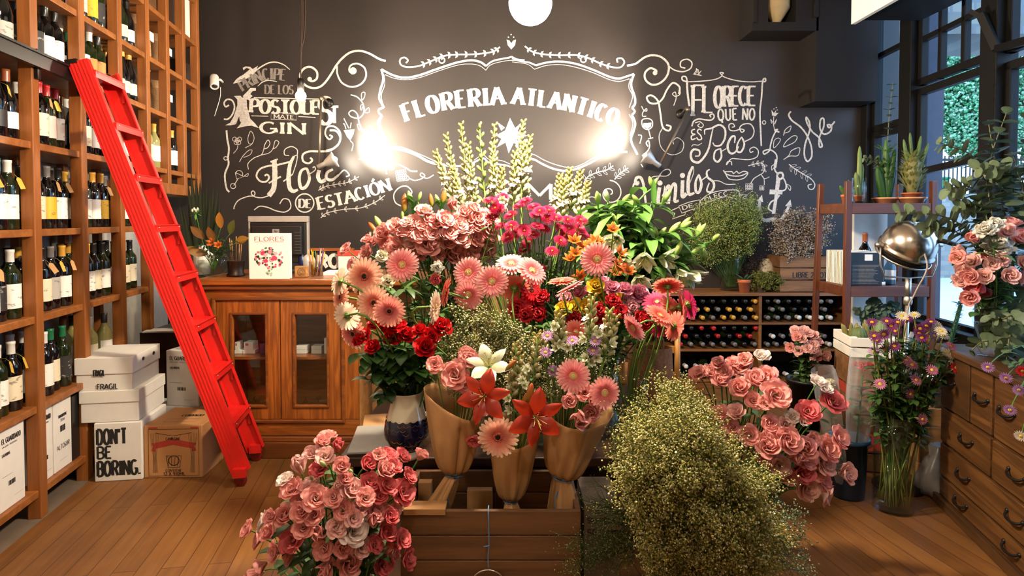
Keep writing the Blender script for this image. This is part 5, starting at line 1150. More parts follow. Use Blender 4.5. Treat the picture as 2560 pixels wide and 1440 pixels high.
def crate(name, label, o, w, d, h, ang, mat='cratex', nsl=3, open_=True, text=None, cat='crate', group=None):
 t = thing(name, label, cat, o, ang, group); th = .012; sh = h / nsl
 for i in range(nsl):
  z0, z1 = sh * i + .004, sh * (i + 1) - .004
  mb = MB(); mb.box((0,0, z0),(w, th, z1)); mb.build('slat', MT[mat], t, bevel=.002)
  mb = MB(); mb.box((0, d - th, z0),(w, d, z1)); mb.build('slat', MT[mat], t, bevel=.002)
  for x in (0, w - th): mb = MB(); mb.box((x, th, z0),(x + th, d - th, z1)); mb.build('side_slat', MT[mat], t, bevel=.002)
 for x in (th, w - th - .025):
  for y in (th, d - th - .025): mb = MB(); mb.box((x, y, 0),(x + .025, y + .025, h - .002)); mb.build('corner_post', MT[mat], t)
 mb = MB(); mb.box((th, th, .002),(w - th, d - th, .012)); mb.build('crate_floor', MT[mat], t)
 return t
def on_rack(px, py): 
 p = UZ(px, py, rtop + .0008); return p
p = on_rack(1947,731); p.y = RY + .03; p.x = U(1950,690, p.y).x
cr = crate('wooden_crate', 'old wooden crate stencilled LIBRE on the bottle rack', p, .42,.25,.285,0, 'cratex', 3)
f = Face(); f.text('LIBRE 2 BOTO', .1,.4,.115,.04,.24,.14); f.done('stencil_lettering', 'ink', cr)
for k, (c, z) in enumerate((('#c8743c', .205),('#c84a5a', .21),('#b8a03c', .085),('#c8643c', .09))):
 t = thing('folded_card', ('orange', 'pink', 'yellow', 'rust')[k] + ' folded card seen between slats of the stencilled crate', 'card', p + Vector((.13 + .06 * (k % 2),.02,.013)),.0); mb = MB(); mb.box((-.03,0,0),(.05,.004 + .002 * k, z)); mb.build('card_sheet', plain('card_' + str(k), c, .6), t, M=Matrix.Translation((0,.012 + .014 * k, 0)))
def glass_cyl(name, label, p, r, h, water=.4, cat='vase', flare=1.0, mat='glass'):
 t = thing(name, label, cat, p); mb = MB(); mb.lathe([(0,.001),(r * .98,.001),(r, .004),(r * (1 + flare) / 2, h * .6),(r * flare, h),(r * flare - .003, h),(r * (1 + flare) / 2 - .003, h * .6),(r - .004,.012),(0,.012)],28); mb.build('vase_glass', MT[mat], t)
 if water:
  mb = MB(); mb.lathe([(0,.014),(r - .006,.014),(r - .006, h * water),(0, h * water)],24); mb.build('water', MT['water'], t)
 return t
VS = on_rack(1828,728); VS.y = RY + .17; VS.x = U(1828,650, VS.y).x
glass_cyl('glass_vase', 'tall clear glass vase holding yellow-green spray on the bottle rack', VS, .085,.42,.3)
def terracotta(label, p, r, h, name='flower_pot', mat='terra', group=None):
 t = thing(name, label, 'pot', p, 0, group); mb = MB(); mb.lathe([(0,0),(r * .72,0),(r * .92, h * .74),(r, h * .74),(r * 1.02, h),(r * .9, h),(r * .85, h * .8),(0, h * .8)],22); mb.build('pot_wall', MT[mat], t)
 mb = MB(); mb.lathe([(0, h * .86),(r * .88, h * .86)],18); mb.build('soil', plain('soil', '#2c1e14', .95), t)
 return t
ALOE = on_rack(1861,731); ALOE.y = RY + .05; ALOE.x = U(1861,700, ALOE.y).x; terracotta('terracotta pot holding an aloe on the bottle rack', ALOE, .05,.1)
p = on_rack(1915,705); p.y = RY + .22; p.x = U(1915,680, p.y).x
t = thing('ceramic_vase', 'mottled pale ceramic vase behind the mossy pots', 'vase', p); mb = MB(); mb.lathe([(0,0),(.05,0),(.062,.04),(.064,.16),(.055,.21),(.03,.235),(.026,.25),(.022,.25),(.02,.24),(0,.23)],26); mb.build('vase_body', plain('mottled_ceramic', '#b8aa94', .6, noise=.35, nscale=60), t)
MOSS = []
for px, lab in ((1903, 'small pot under a mossy mound, left of the crate'),(1948, 'small pot under a mossy mound in front of the crate')):
 q = on_rack(px, 729); q.y = RY + .05 if px < 1930 else RY - .0; q.x = U(px, 700, q.y).x
 if px > 1930: q.x = U(1938,700, RY + .02).x; q.y = RY + .06; q.x = p.x + .03
 MOSS.append(q)
MOSS = [Vector((U(1900,700, RY + .07).x, RY + .07, rtop + .0008)), Vector((U(1930,700, RY + .1).x - .0, RY + .1, rtop + .0008))]
for q, lab in zip(MOSS, ('small pot under a mossy mound beside the aloe', 'small pot under a mossy mound beside the stencilled crate')): terracotta(lab, q, .035,.06, mat='concrete', group='mossy pots')

# ================================================================== red-brown plant stand
SF, SR = 3.4,3.7
sx0, sx1 = U(2119,545, SF).x, U(2332,545, SF).x
ps = thing('plant_stand', 'red-brown wooden open stand with cacti on its top shelf', 'shelving', (sx0, SF, 0))
def ppart(name, lo, hi, m): mb = MB(); mb.box(lo, hi); return mb.build(name, MT[m], ps, bevel=.003)
sw = sx1 - sx0; ht = 1.42; h2 = .948; d_ = SR - SF
for x in (0, sw):
 mb = MB(); mb.bar((x, .0,0),(x, 0.0,1.545),.032,.03, up=(0,1,0)); mb.build('post', MT['mahogz'], ps, bevel=.003)
 mb = MB(); mb.bar((x - (.03 if x == 0 else -.03), d_ + .03,0),(x, d_, 1.545),.03,.03, up=(0,1,0)); mb.build('post', MT['mahogz'], ps, bevel=.003)
for h in (ht, h2,.42):
 ppart('front_rail', (.017,-.012, h - .06),(sw - .017,.012, h), 'mahogx'); ppart('rear_rail', (.017, d_ - .012, h - .06),(sw - .017, d_ + .012, h), 'mahogx')
 for x in (0, sw): mb = MB(); mb.box((x - .012,.017, h - .06),(x + .012, d_ - .017, h)); mb.build('side_rail', MT['mahogx'], ps, bevel=.003)
 ppart('shelf_board', (.012,.012, h - .012),(sw - .012, d_ - .012, h), 'mahogx')
def st(px, dy, z=ht): y = SF + dy; return Vector((U(px, 500, y).x, y, z + .0008))
CACT = []
t = terracotta('small terracotta pot at the left end of the plant stand', st(2118,.2),.035,.055); CACT.append((st(2118,.2) + Vector((0,0,.045)), 'stub'))
q = st(2147,.1); glass_cyl('glass_cylinder', 'straight clear glass cylinder on the plant stand', q, .038,.15,0); terracotta('small terracotta pot inside the glass cylinder', q + Vector((0,0,.013)),.026,.035); CACT.append((q + Vector((0,0,.043)), 'finger'))
q = st(2213,.15); terracotta('shallow peach bowl left of the other on the plant stand', q, .07,.035, 'shallow_bowl', 'peach', 'peach bowls'); CACT.append((q + Vector((0,0,.03)), 'tall'))
q = st(2279,.09); terracotta('peach bowl under a terracotta pot on the plant stand', q, .075,.035, 'shallow_bowl', 'peach', 'peach bowls'); terracotta('terracotta pot standing in the peach bowl', q + Vector((0,0,.0315)),.055,.03); CACT.append((q + Vector((0,0,.055)), 'leafy'))
# books and bottles on the middle shelf
for i in range(16):
 y = SF + .262 - i * .0155; hh = .19 + R.uniform(-.004,.004)
 t = thing('standing_book', f'thin pale book, {nth(i + 1)} from the wall in the row on the plant stand' if i < 15 else 'dark book with white text and barcode facing out, plant stand', 'book', (sx0 + .028, y, h2 + .0008),0, 'books on the plant stand')
 th = .0145; w = .2
 mb = MB(); mb.box((.0,0,0),(w, .0015, hh)); mb.box((0, th - .0015,0),(w, th, hh)); mb.box((0,0,0),(.0015, th, hh)); mb.build('cover', MT['black'] if i == 15 else R.choice([MT['card_white'], MT['white'], plain('cream_cover', '#cfc0a4', .6)]), t)
 mb = MB(); mb.box((.002,.002,.002),(w - .003, th - .002, hh - .002)); mb.build('pages', MT['paper'], t)
 if i == 15:
  f = Face()
  for k in range(14): f.line(.02, hh * (.62 - .042 * k),.18 - R.uniform(0,.04), hh * (.62 - .042 * k),.0022)
  f.done('back_text', 'chalkdim', t)
  mb = MB(); mb.box((.09,-.0006, hh * .76),(.135,-.0001, hh * .95)); mb.build('barcode', MT['paper'], t)
q = st(2228,.1, h2); t = thing('blue_bottle', 'clear bluish bottle with pale label on the plant stand', 'bottle', q); mb = MB(); mb.lathe([(0,0),(.028,0),(.03,.005),(.03,.1),(.012,.14),(.012,.175),(0,.175)],18); mb.build('bottle_body', plain('blue_glass', '#4a7088', .08), t); mb = MB(); mb.lathe([(.0306,.03),(.0306,.085)],14, a0=-PI, a1=0); mb.build('paper_label', MT['paper'], t)
q = st(2206,.05, h2); t = thing('small_candle', 'small white candle beside the bluish bottle', 'candle', q); mb = MB(); mb.lathe([(0,0),(.022,0),(.022,.02),(0,.02)],16); mb.build('wax', MT['white'], t)
q = Vector((U(2172,540, SR + .12).x, SR + .1,0)); t = thing('canvas_panel', 'tall blank grey-white panel standing behind the plant stand', 'panel', q, .1); zt = U(0,535, SR + .1).z; mb = MB(); mb.box((-.11,0,0),(.115,.02, zt)); mb.build('board', plain('grey_white_board', '#d8d0c4', .7, noise=.2, nscale=5), t)
q = st(2165,.27, h2); t = thing('wine_bottle', 'dark capped bottle behind the books on the plant stand', 'bottle', q); inst('bottle_body', bmesh_of('body', 'bordeaux', 'dark'), t); inst('capsule', bmesh_of('capsule', 'bordeaux', 'copper'), t)

# ================================================================== polished studio lamp on a pole
LY = 2.95; hc = U(2272,612, LY); base = Vector((U(2258,545, LY).x, LY, 0))
sl = thing('studio_lamp', 'polished metal studio spotlight on a pole beside the windows', 'lamp', base)
ax_ = Vector((.12,-.5,.85)).normalized(); rr = 63 * LY / 1500
A = mat4(hc - base, ax_); mb = MB()
mb.lathe([(rr * .98,-.035),(rr * 1.04,-.03),(rr * 1.04,-.018),(rr * .99,-.012)] + [(rr * .99 * math.cos(a), rr * .95 * math.sin(a)) for a in [PI / 2 * i / 10 for i in range(10)]] + [(0, rr * .95)],32, M=A); mb.build('lamp_housing', MT['chrome'], sl)
mb = MB(); mb.lathe([(rr * .97,-.035),(rr * .97,-.06),(rr * .6,-.075),(0,-.08)],28, M=A)
mb.build('lens_grille', MT['iron'], sl)
mb = MB(); mb.lathe([(rr * 1.0,-.06),(rr * 1.03,-.057),(rr * 1.03,-.068),(rr * .99,-.07)],28, M=A)
for k in range(6):
 a = k * PI / 3; mb.ball((.022 * math.cos(a),.022 * math.sin(a), rr * .94),(.012,.004,.003),8,5, M=A @ Matrix.Rotation(0,4, 'Z'))
mb.ball((0,0, rr * .98),.008,10,6, M=A); mb.build('trim_ring', MT['steel'], sl)
mb = MB(); a = hc - base + Vector((rr * .55,-.06,.02)); mb.tube([a, a + Vector((.04,-.02,.002)), a + Vector((.06,-.03,-.004)), a + Vector((.13,-.05,-.03))], lambda q: .008 if q < .3 else .012,10); mb.build('handle', MT['plastic_black'], sl)
sd = Vector((1,0,0)); yk = [hc - base + sd * -rr * 1.12, hc - base + Vector((-rr * 1.12,0,-.1)), hc - base + Vector((-rr * .95,0,-.155)), hc - base + Vector((0,0,-.165)), hc - base + Vector((rr * .95,0,-.155)), hc - base + Vector((rr * 1.12,0,-.1)), hc - base + Vector((rr * 1.12,0,0))]
mb = MB(); mb.tube(yk, .0045,8); mb.lathe([(0,-.012),(.012,-.012),(.012,.02),(0,.02)],12, M=mat4(hc - base + sd * -rr * 1.15,(-1,0,0))); mb.lathe([(0,-.012),(.012,-.012),(.012,.02),(0,.02)],12, M=mat4(hc - base + sd * rr * 1.15,(1,0,0))); mb.build('yoke', MT['steel'], sl)
zt = (hc - base).z - .165; px_ = (hc - base).x
mb = MB(); mb.tube([(px_, 0, zt),(px_, 0, zt - .1)],.014,12); mb.tube([(px_, 0, zt - .1),(0,0,.012)],.011,12); mb.lathe([(.017,0),(.02,.01),(.02,.03),(.015,.04)],12, M=Matrix.Translation((px_, 0, zt - .13))); mb.build('pole', MT['steel'], sl)
mb = MB(); mb.lathe([(0,.024),(.03,.024),(.1,.016),(.115,.008),(.115,0),(0,0)],28); mb.build('base_disc', MT['iron'], sl)
mb = MB(); c0 = hc - base + Vector((.0,-rr * .9,-.03)); mb.tube(catmull([c0, c0 + Vector((.0,-.02,-.08)), c0 + Vector((-.02,.03,-.2)), c0 + Vector((-.03,.07,-.32)), Vector((.012,-.02,.45)), Vector((.02,-.01,.1))],8),.004,6); mb.build('braided_cord', plain('grey_braid', '#a89c90', .8, nscale=200, noise=.4), sl)
t = thing('paper_tag', 'small cream paper tag hanging on the studio lamp pole', 'tag', base + Vector((.02,-.02,.72))); mb = MB(); mb.box((-.008,0,0),(.014,.001,.06)); mb.build('tag_card', MT['paper'], t, M=Matrix.Rotation(.35,4, 'Y'))

# ================================================================== chest of drawers at the right
CE = Vector((-.227,-.974,0)).normalized(); CD = Vector((.974,-.227,0)).normalized()
CO = Vector((2.005,2.79,0)); CA = math.atan2(CE.y, CE.x); CT = .748
ch = thing('drawer_chest', 'worn wooden chest of many drawers with iron handles below the windows', 'chest', CO, CA)
def CHP(px, py):
 o = Vector((0,0, EYE)); d = U(px, py, 1.0) - o; t_ = (CO - o).dot(CD) / d.dot(CD); q = o + d * t_ - CO
 return q.dot(CE), q.z
# local frame: x along the front towards the viewer, y = left of that (CD), z up
yv = Vector((-CE.y, CE.x, 0)); sgn = 1 if yv.dot(CD) > 0 else -1
def cbox(name, x0, x1, y0, y1, z0, z1, m, parent=ch, bev=.003):
 mb = MB(); ya, yb = sorted((y0 * sgn, y1 * sgn)); mb.box((x0, ya, z0),(x1, yb, z1)); return mb.build(name, MT[m], parent, bevel=bev)
CL = 1.75
MT['chestx'] = wood('chest_grain', '#6c4722', '#3e2410', 'X', .7,.45, True, .15); MT['chestdx'] = wood('chest_dark_grain', '#553618', '#301c0a', 'X', .8,.5)
cbox('carcass', 0, CL, .012,.5,.04, CT - .03, 'chestdx'); cbox('chest_top', -.02, CL + .02,-.02,.52, CT - .03, CT, 'chestdx', bev=.006); cbox('plinth', -.012, CL + .01,-.018,.5,0,.045, 'chestdx', bev=.005)
def iron_handle(x, z, parent):
 mb = MB(); y = -.004 * sgn
 pts = [(x - .05, y * 1.5, z),(x - .035,-.02 * sgn, z - .012),(x, -.026 * sgn, z - .016),(x + .035,-.02 * sgn, z - .012),(x + .05, y * 1.5, z)]
 mb.tube(catmull(pts, 5),.005,8); mb.ball((x - .05, y, z),.009,8,6); mb.ball((x + .05, y, z),.009,8,6); mb.build('iron_handle', MT['iron'], parent)
P_ = lambda zx, zy: CHP(1940 + zx / 2.118,760 + zy / 2.118)
xa = P_(1035,400)[0]; xb = P_(1157,450)[0]; xb2 = P_(1145,700)[0]
rows = [(.05,.138),(.146,.295),(.303,.462),(.47,.715)]
def drawer(x0, x1, z0, z1, hs):
 d = cbox('drawer', x0 + .004, x1 - .004,-.004,.03, z0 + .003, z1 - .003, 'chestx')
 for hx in hs: iron_handle(hx, (z0 + z1) / 2 + .012, d)
for (z0, z1), hp in ((rows[0],((985,1075),(1255,1310))),(rows[1],((1000,860),(1275,1060)))):
 drawer(.02, CL - .02, z0, z1,[P_(*q)[0] for q in hp])
drawer(.02, xb2 - .005, *rows[2],[P_(1017,655)[0]]); drawer(xb2 + .005, CL - .02, *rows[2],[P_(1285,805)[0]])
cbox('side_panel', .02, xa - .01,-.004,.03, rows[3][0], rows[3][1], 'chestdx')
iron_handle(.1,.6, ch)
drawer(xa, xb - .006, *rows[3],[P_(1097,455)[0]]); drawer(xb + .006, xb + .28, *rows[3],[P_(1232,515)[0]]); drawer(xb + .292, CL - .02, *rows[3],[xb + .5])
# things standing on the chest
PV = UZ(2474,890, CT + .0008)
t = thing('footed_vase', 'clear bulbous glass vase of pink flowers on the drawer chest', 'vase', PV); mb = MB(); mb.lathe([(0,0),(.045,0),(.04,.015),(.03,.04),(.045,.09),(.062,.14),(.065,.17),(.055,.21),(.05,.225),(.058,.24),(.055,.24),(.046,.222),(.06,.17),(.042,.09),(.026,.045),(0,.04)],26); mb.build('vase_glass', MT['glass'], t)
mb = MB(); mb.lathe([(0,.045),(.027,.048),(.04,.09),(.057,.14),(0,.14)],22); mb.build('water', MT['water'], t)
BWL = Vector((PV.x + .06, PV.y - .24, CT + .0008))
t = thing('teal_bowl', 'round dark teal bowl on the chest in front of the pink vase', 'bowl', BWL); mb = MB(); mb.lathe([(0,0),(.06,0),(.1,.02),(.145,.07),(.15,.11),(.13,.145),(.122,.142),(.138,.11),(.13,.07),(.09,.03),(0,.02)],30); mb.build('bowl_wall', plain('teal_glaze', '#1c4450', .3, noise=.15, coat=.3), t)

# ================================================================== crates, buckets and vases on the floor at the right
wa = Vector((1.775,3.13,0)); wang = math.atan2(-.12,.45); wang = .0 - .18
c1 = crate('wooden_crate', 'wooden crate with red stencil at the bottom of the stack by the bucket', wa + Vector((.01,0,.0005)),.22,.24,.3, wang, 'cratedark', 3)
c2 = crate('wooden_crate', 'slatted wooden crate with red stencil under the white tray', wa + Vector((0,0,.302)),.22,.24,.3, wang, 'cratex', 2)
for c, s_, zz in ((c2, 'EL ALBION Z 3', .1),(c1, 'ABEL', .12)):
 f = Face(); f.text(s_, -.22,-.02, zz, .05,.26,.14); o = f.done('stencil_lettering', 'redink', c); o.rotation_euler.z = -PI / 2
 f = Face(); f.text('BE', .06,.18, zz, .08,.26,.14); f.done('stencil_lettering', 'redink', c)
wt = crate('white_crate', 'white painted crate of small cacti on top of the crate stack', wa + Vector((-.005,-.01,.604)),.24,.26,.11, wang, 'white', 2)
wr = Matrix.Rotation(wang, 4, 'Z')
WCAC = []
for x, y, k, lab in ((.06,.06, 'round', 'nearest the front'),(.17,.06, 'tube', 'at the front beside the round cactus'),(.06,.17, 'cluster', 'behind the round cactus'),(.17,.17, 'cluster', 'in the far corner')):
 q = wa + wr @ Vector((x, y, .604 + .0135)); terracotta(f'small terracotta cactus pot in the white crate, {lab}', q, .038,.06, group='cactus pots in the white crate'); WCAC.append((q + Vector((0,0,.05)), k))
BK = Vector((U(2128,545,2.93).x, 2.86,.0005)); BK.x = U(2128,545,2.86).x
t = thing('plastic_bucket', 'dark blue plastic bucket on the floor by the crates', 'bucket', BK)
mb = MB(); mb.lathe([(0,0),(.072,0),(.075,.01),(.088,.27),(.095,.27),(.096,.285),(.088,.285),(.072,.012),(0,.01)],28); mb.build('bucket_wall', plain('dark_blue_plastic', '#16283c', .35), t)
mb = MB(); mb.lathe([(.089,.268),(.098,.27),(.098,.286),(.089,.288)],28); mb.build('rim', MT['plastic_blue'], t)
LB = Vector((U(2017,545,3.35).x, 3.35,.0005)); t = thing('black_bucket', 'tall black bucket of pink flowers in front of the bottle rack', 'bucket', LB); mb = MB(); mb.lathe([(0,0),(.075,0),(.095,.42),(.1,.42),(.1,.435),(.09,.435),(.07,.01),(0,.01)],26); mb.build('bucket_wall', MT['plastic_black'], t)
AV = UZ(2232,1272,.0005); glass_cyl('glass_vase', 'tall clear glass cylinder of purple asters on the floor', AV, .083,.44,.55)
# pale crate, white bucket and plastic bag between vase and chest
q = Vector((2.06,3.0,.0005)); crate('wooden_crate', 'pale slatted crate on the floor behind the aster vase', q, .26,.22,.38,-.15, 'cratepale', 4)
t = thing('white_bucket', 'small white bucket on the pale crate beside the chest', 'bucket', q + Vector((.12,.09,.381))); mb = MB(); mb.lathe([(0,0),(.05,0),(.065,.12),(.07,.12),(.07,.128),(.06,.128),(.048,.006),(0,.005)],22); mb.build('bucket_wall', MT['white'], t)
q = Vector((2.07,2.87,.0005)); t = thing('plastic_bag', 'crumpled grey and white plastic bag on the floor by the chest', 'bag', q)
mb = MB(); rng = random.Random(3); ph = [rng.uniform(0,6) for _ in range(8)]
mb.lathe([(0,0),(.1,.004),(.115,.04),(.11,.08),(.09,.13),(.07,.17),(.045,.2),(.05,.24),(.0,.22)],36, wob=lambda a, z: .13 * math.sin(3 * a + ph[0] + 14 * z) + .1 * math.sin(7 * a + ph[1] - 22 * z) + .07 * math.sin(13 * a + ph[2] + 40 * z), sx=.95, sy=.75); mb.build('bag_film', plain('grey_white_film', '#8c8784', .3, noise=.3, nscale=12), t)
f = Face(-.1); f.text('SPUMA', -.05,.06,.06,.03,.24,.18); f.done('bag_lettering', 'ink', t)
# ================================================================== the flower table, front crate and the chair behind
TZ = .48
tb = thing('flower_table', 'low dark wooden table crowded with flowers in the middle of the shop', 'table', (0,2.5,0))
def tpart(name, lo, hi, m='darkwood'): mb = MB(); mb.box(lo, hi); return mb.build(name, MT[m], tb, bevel=.005)
tpart('tabletop', (-.62,-.38, TZ - .035),(.66,.55, TZ)); tpart('apron', (-.58,-.34, TZ - .14),(.62,-.31, TZ - .036)); tpart('apron', (-.58,.48, TZ - .14),(.62,.51, TZ - .036))
for x in (-.58,.57):
 for y in (-.34,.46): tpart('leg', (x, y, 0),(x + .05, y + .05, TZ - .036))
x0, x1 = U(1001,1275,1.78).x, U(1452,1275,1.78).x; CZT = U(0,1276,1.78).z
fc = thing('wooden_crate', 'dark plank crate holding wrapped bouquets at the front of the table', 'crate', (x0,1.78,0))
FW = x1 - x0; n = 6; ph_ = CZT / n
for i in range(n):
 z0, z1 = ph_ * i + .001, ph_ * (i + 1) - .002
 mb = MB(); mb.box((0,0, z0),(FW, .016, z1)); mb.build('plank', MT['cratedark'], fc, bevel=.002)
 mb = MB(); mb.box((0,.284, z0),(FW, .3, z1)); mb.build('plank', MT['cratedark'], fc, bevel=.002)
 for x in (0, FW - .016): mb = MB(); mb.box((x, .0165, z0),(x + .016,.2835, z1)); mb.build('end_plank', MT['cratedark'], fc, bevel=.002)
CIN = CZT - .14
mb = MB(); mb.box((.017,.017, CIN - .02),(FW - .017,.283, CIN)); mb.build('crate_floor', MT['cratedark'], fc)
mb = MB(); mb.add([(.02,-.002, CZT + .002),(FW * .26,-.002, CZT + .002),(FW * .26,.03, CZT + .012),(.03,.03, CZT + .018)],[(0,1,2,3)]); mb.box((.0,.0, CZT - .002),(FW * .25,.05, CZT + .006)); 
t = thing('kraft_sheet', 'folded kraft paper edge lying on the rim of the front crate', 'paper', (x0,1.78, CZT)); mb = MB(); mb.box((.01,-.004,.0005),(FW * .25,.05,.006)); mb.box((.01,-.006,-.012),(FW * .25,-.0025,.006)); mb.build('sheet', MT['kraft'], t, bevel=.001)
for px, py, w, h, lab in ((1199,1268,.085,.1,'small torn kraft carton between the bouquets in the plank crate'),(1062,1268,.045,.15,'upright kraft card at the left end of the plank crate')):
 q = U(px, py, 1.99); t = thing('kraft_card', lab, 'card', (q.x, 1.99, CIN + .0008)); mb = MB(); mb.box((-w / 2,0,0),(w / 2,.03, q.z + h * .55 - CIN)); mb.build('card_sheet', MT['kraft'], t, bevel=.002)
# string and bucket ring hanging on the front of the crate
q = U(1221,1282,1.772); t = thing('hanging_string', 'blue string hanging down the front of the plank crate', 'string', (q.x, 1.772,0)); mb = MB(); mb.tube(catmull([(0,.03, CZT + .004),(0,-.004, CZT + .001),(.002,-.004, CZT - .08),(-.001,-.004, CZT - .14),(0,-.004, CZT - .17)],5),.0018,6); mb.tube([(-.014,-.005, CZT - .104),(0,-.007, CZT - .1),(.004,-.005, CZT - .098)],.0022,6); mb.build('string_strand', MT['twine'], t)
q = U(1220,1470,1.768); t = thing('metal_ring', 'thin metal hoop hanging on the blue string of the crate', 'ring', q); mb = MB(); mb.tube([(.055 * math.cos(a),0,.055 * math.sin(a)) for a in [2 * PI * i / 40 for i in range(41)]],.002,6); mb.build('hoop', MT['steel'], t)
# slate board and kraft card on the table's left end
q = UZ(960,1110, TZ + .001); t = thing('slate_board', 'flat grey slate board on the table beside the navy vase', 'board', Vector((-.5,2.2, TZ + .0008)),.12); mb = MB(); mb.box((-.1,-.06,.006),(.16,.22,.014)); mb.build('slate', plain('grey_slate', '#8a8680', .35), t, bevel=.002); mb = MB(); mb.box((-.1,-.062,0),(.16,.22,.006)); mb.build('board_edge', MT['darkwood'], t)
t = thing('kraft_card', 'brown card lying under the edge of the slate board', 'card', Vector((-.53,2.44, TZ + .0008)),.2); mb = MB(); mb.box((-.08,-.01,0),(.05,.15,.004)); mb.build('card_sheet', MT['kraft'], t)
# navy and cream vase of red roses
NV = UZ(1017,1141, TZ + .0008)
nv = thing('ceramic_vase', 'cream and navy scalloped ceramic vase holding red roses', 'vase', NV)
def vprof(t_): return [(.045,0),(.05,.01),(.046,.028),(.06,.045),(.076,.075),(.079,.1),(.075,.13),(.066,.16),(.058,.19),(.055,.215),(.06,.236)]
PR = [(p[0], p[1]) for p in catmull([(a, b) for a, b in vprof(0)],4)]
lo = [q for q in PR if q[1] <= .03]; mid = [q for q in PR if .028 <= q[1] <= .15]; hi = [q for q in PR if q[1] >= .145]
mb = MB(); mb.lathe([(0,0)] + lo, 36); mb.build('foot', MT['ceramic'], nv); mb = MB(); mb.lathe(hi + [(.056,.236),(.05,.21),(.06,.16)],36); mb.build('neck', MT['ceramic'], nv)
mb = MB(); mb.lathe([(r + .0003, z) for r, z in mid],36)
for i in range(16):                                        # scalloped upper edge of the dark glaze
 a = 2 * PI * i / 16; r0 = .0715
 v = []; f_ = []
 for k in range(9):
  b = PI * k / 8; da = math.cos(b) * PI / 16; zz = .148 - .012 * math.sin(b); 
  v += [((r0 - (zz - .148) * .35 + .0008) * math.cos(a + da),(r0 - (zz - .148) * .35 + .0008) * math.sin(a + da),.152),((r0 + .0016) * math.cos(a + da),(r0 + .0016) * math.sin(a + da), zz - .004)]
 for k in range(8): f_.append((2 * k, 2 * k + 1,2 * k + 3,2 * k + 2))
mb.build('navy_glaze', MT['navy'], nv)
mb = MB()                                                   # raised cream scallops and gold scale lines
for i in range(18):
 a = 2 * PI * i / 18
 mb.tube([((.0728 - (k - 4) ** 2 * 0.0) * math.cos(a + (k - 4) * PI / 18 / 4),.0728 * math.sin(a + (k - 4) * PI / 18 / 4),.15 - .007 * math.sin(PI * k / 8)) for k in range(9)],.0016,4)
mb.build('scallop_edge', MT['ceramic'], nv)
mb = MB()
def vr(z):
 for i in range(len(PR) - 1):
  if PR[i][1] <= z <= PR[i + 1][1]: return PR[i][0] + (PR[i + 1][0] - PR[i][0]) * (z - PR[i][1]) / max(1e-6, PR[i + 1][1] - PR[i][1])
 return .07
for j in range(7):
 z = .05 + j * .014
 for i in range(22):
  a = 2 * PI * (i + .5 * (j % 2)) / 22
  if R.random() < .55: mb.tube([((vr(z - .006 * math.sin(PI * k / 5)) + .0006) * math.cos(a + (k - 2.5) * .05),(vr(z - .006 * math.sin(PI * k / 5)) + .0006) * math.sin(a + (k - 2.5) * .05), z - .006 * math.sin(PI * k / 5)) for k in range(6)],.0007,4)
mb.build('gold_scales', MT['gold'], nv)
# glass vases that hold the arrangement
TV = {}
for key, x, y, r, h, lab in (('g', -.36,2.28,.06,.22, 'clear vase of peach gerberas left of the navy vase'),('l', -.2,2.62,.09,.27, 'clear vase of pink lisianthus at the back of the table'),('t', .05,2.84,.08,.3, 'clear vase of tuberoses at the back of the table'),('a', .14,2.6,.08,.26, 'clear vase of crimson asters in the middle of the table'),('w', .4,2.7,.09,.28, 'clear vase of white lilies at the back right of the table'),('s', -.05,2.26,.07,.22, 'clear vase of pale statice behind the bouquets'),('p', .13,2.28,.06,.22, 'clear vase of pink gerberas in the middle of the table'),('c', .47,2.4,.075,.22, 'clear vase of coral gerberas at the right of the table'),('m', .3,2.44,.07,.2, 'clear vase of mixed carnations on the table')):
 TV[key] = Vector((x, y, TZ + .0008)); glass_cyl('glass_vase', lab, TV[key], r, h, .6)
# chair with a wicker bag behind the table on the right
CHR = Vector((U(1650,545,3.25).x, 3.25,0)); cc = thing('wooden_chair', 'plain honey-coloured wooden chair behind the table, wicker bag hung on it', 'chair', CHR)
for x, y, z in ((-.2,0,.86),(.1,0,.86),(-.2,.38,.45),(.1,.38,.45)): mb = MB(); mb.tube([(x, y, 0),(x, y, z)],.016,10); mb.build('leg', MT['yellowwood'], cc)
mb = MB(); mb.box((-.23,-.02,.43),(.13,.4,.455)); mb.build('seat', MT['yellowwood'], cc, bevel=.008)
for z in (.62,.74,.84): mb = MB(); mb.box((-.185,-.008, z - .02),(.085,.008, z + .02)); mb.build('back_slat', MT['yellowwood'], cc, bevel=.004)
q = Vector((U(1634,545,3.0).x, 3.05,.45)); bg = thing('wicker_bag', 'brown woven wicker bag standing behind the flower table', 'bag', (q.x, q.y, .0005))
z0 = .34; mb = MB(); zt = U(0,868,3.05).z; mb.lathe([(0,0),(.1,0),(.12,.04),(.125, zt * .6),(.11, zt),(.1, zt),(.112, zt * .6),(.1,.05),(0,.02)],30, sy=.6, wob=lambda a, z: .012 * math.sin(24 * a + 3 * math.sin(z * 160))); mb.build('woven_body', MT['wicker'], bg)
for y in (-.05,.05):
 mb = MB(); mb.tube(catmull([(-.05, y, zt - .02),(-.045, y, zt + .05),(0, y, zt + .1),(.045, y, zt + .05),(.05, y, zt - .02)],6),.008,8); mb.build('bag_handle', MT['wicker'], bg)
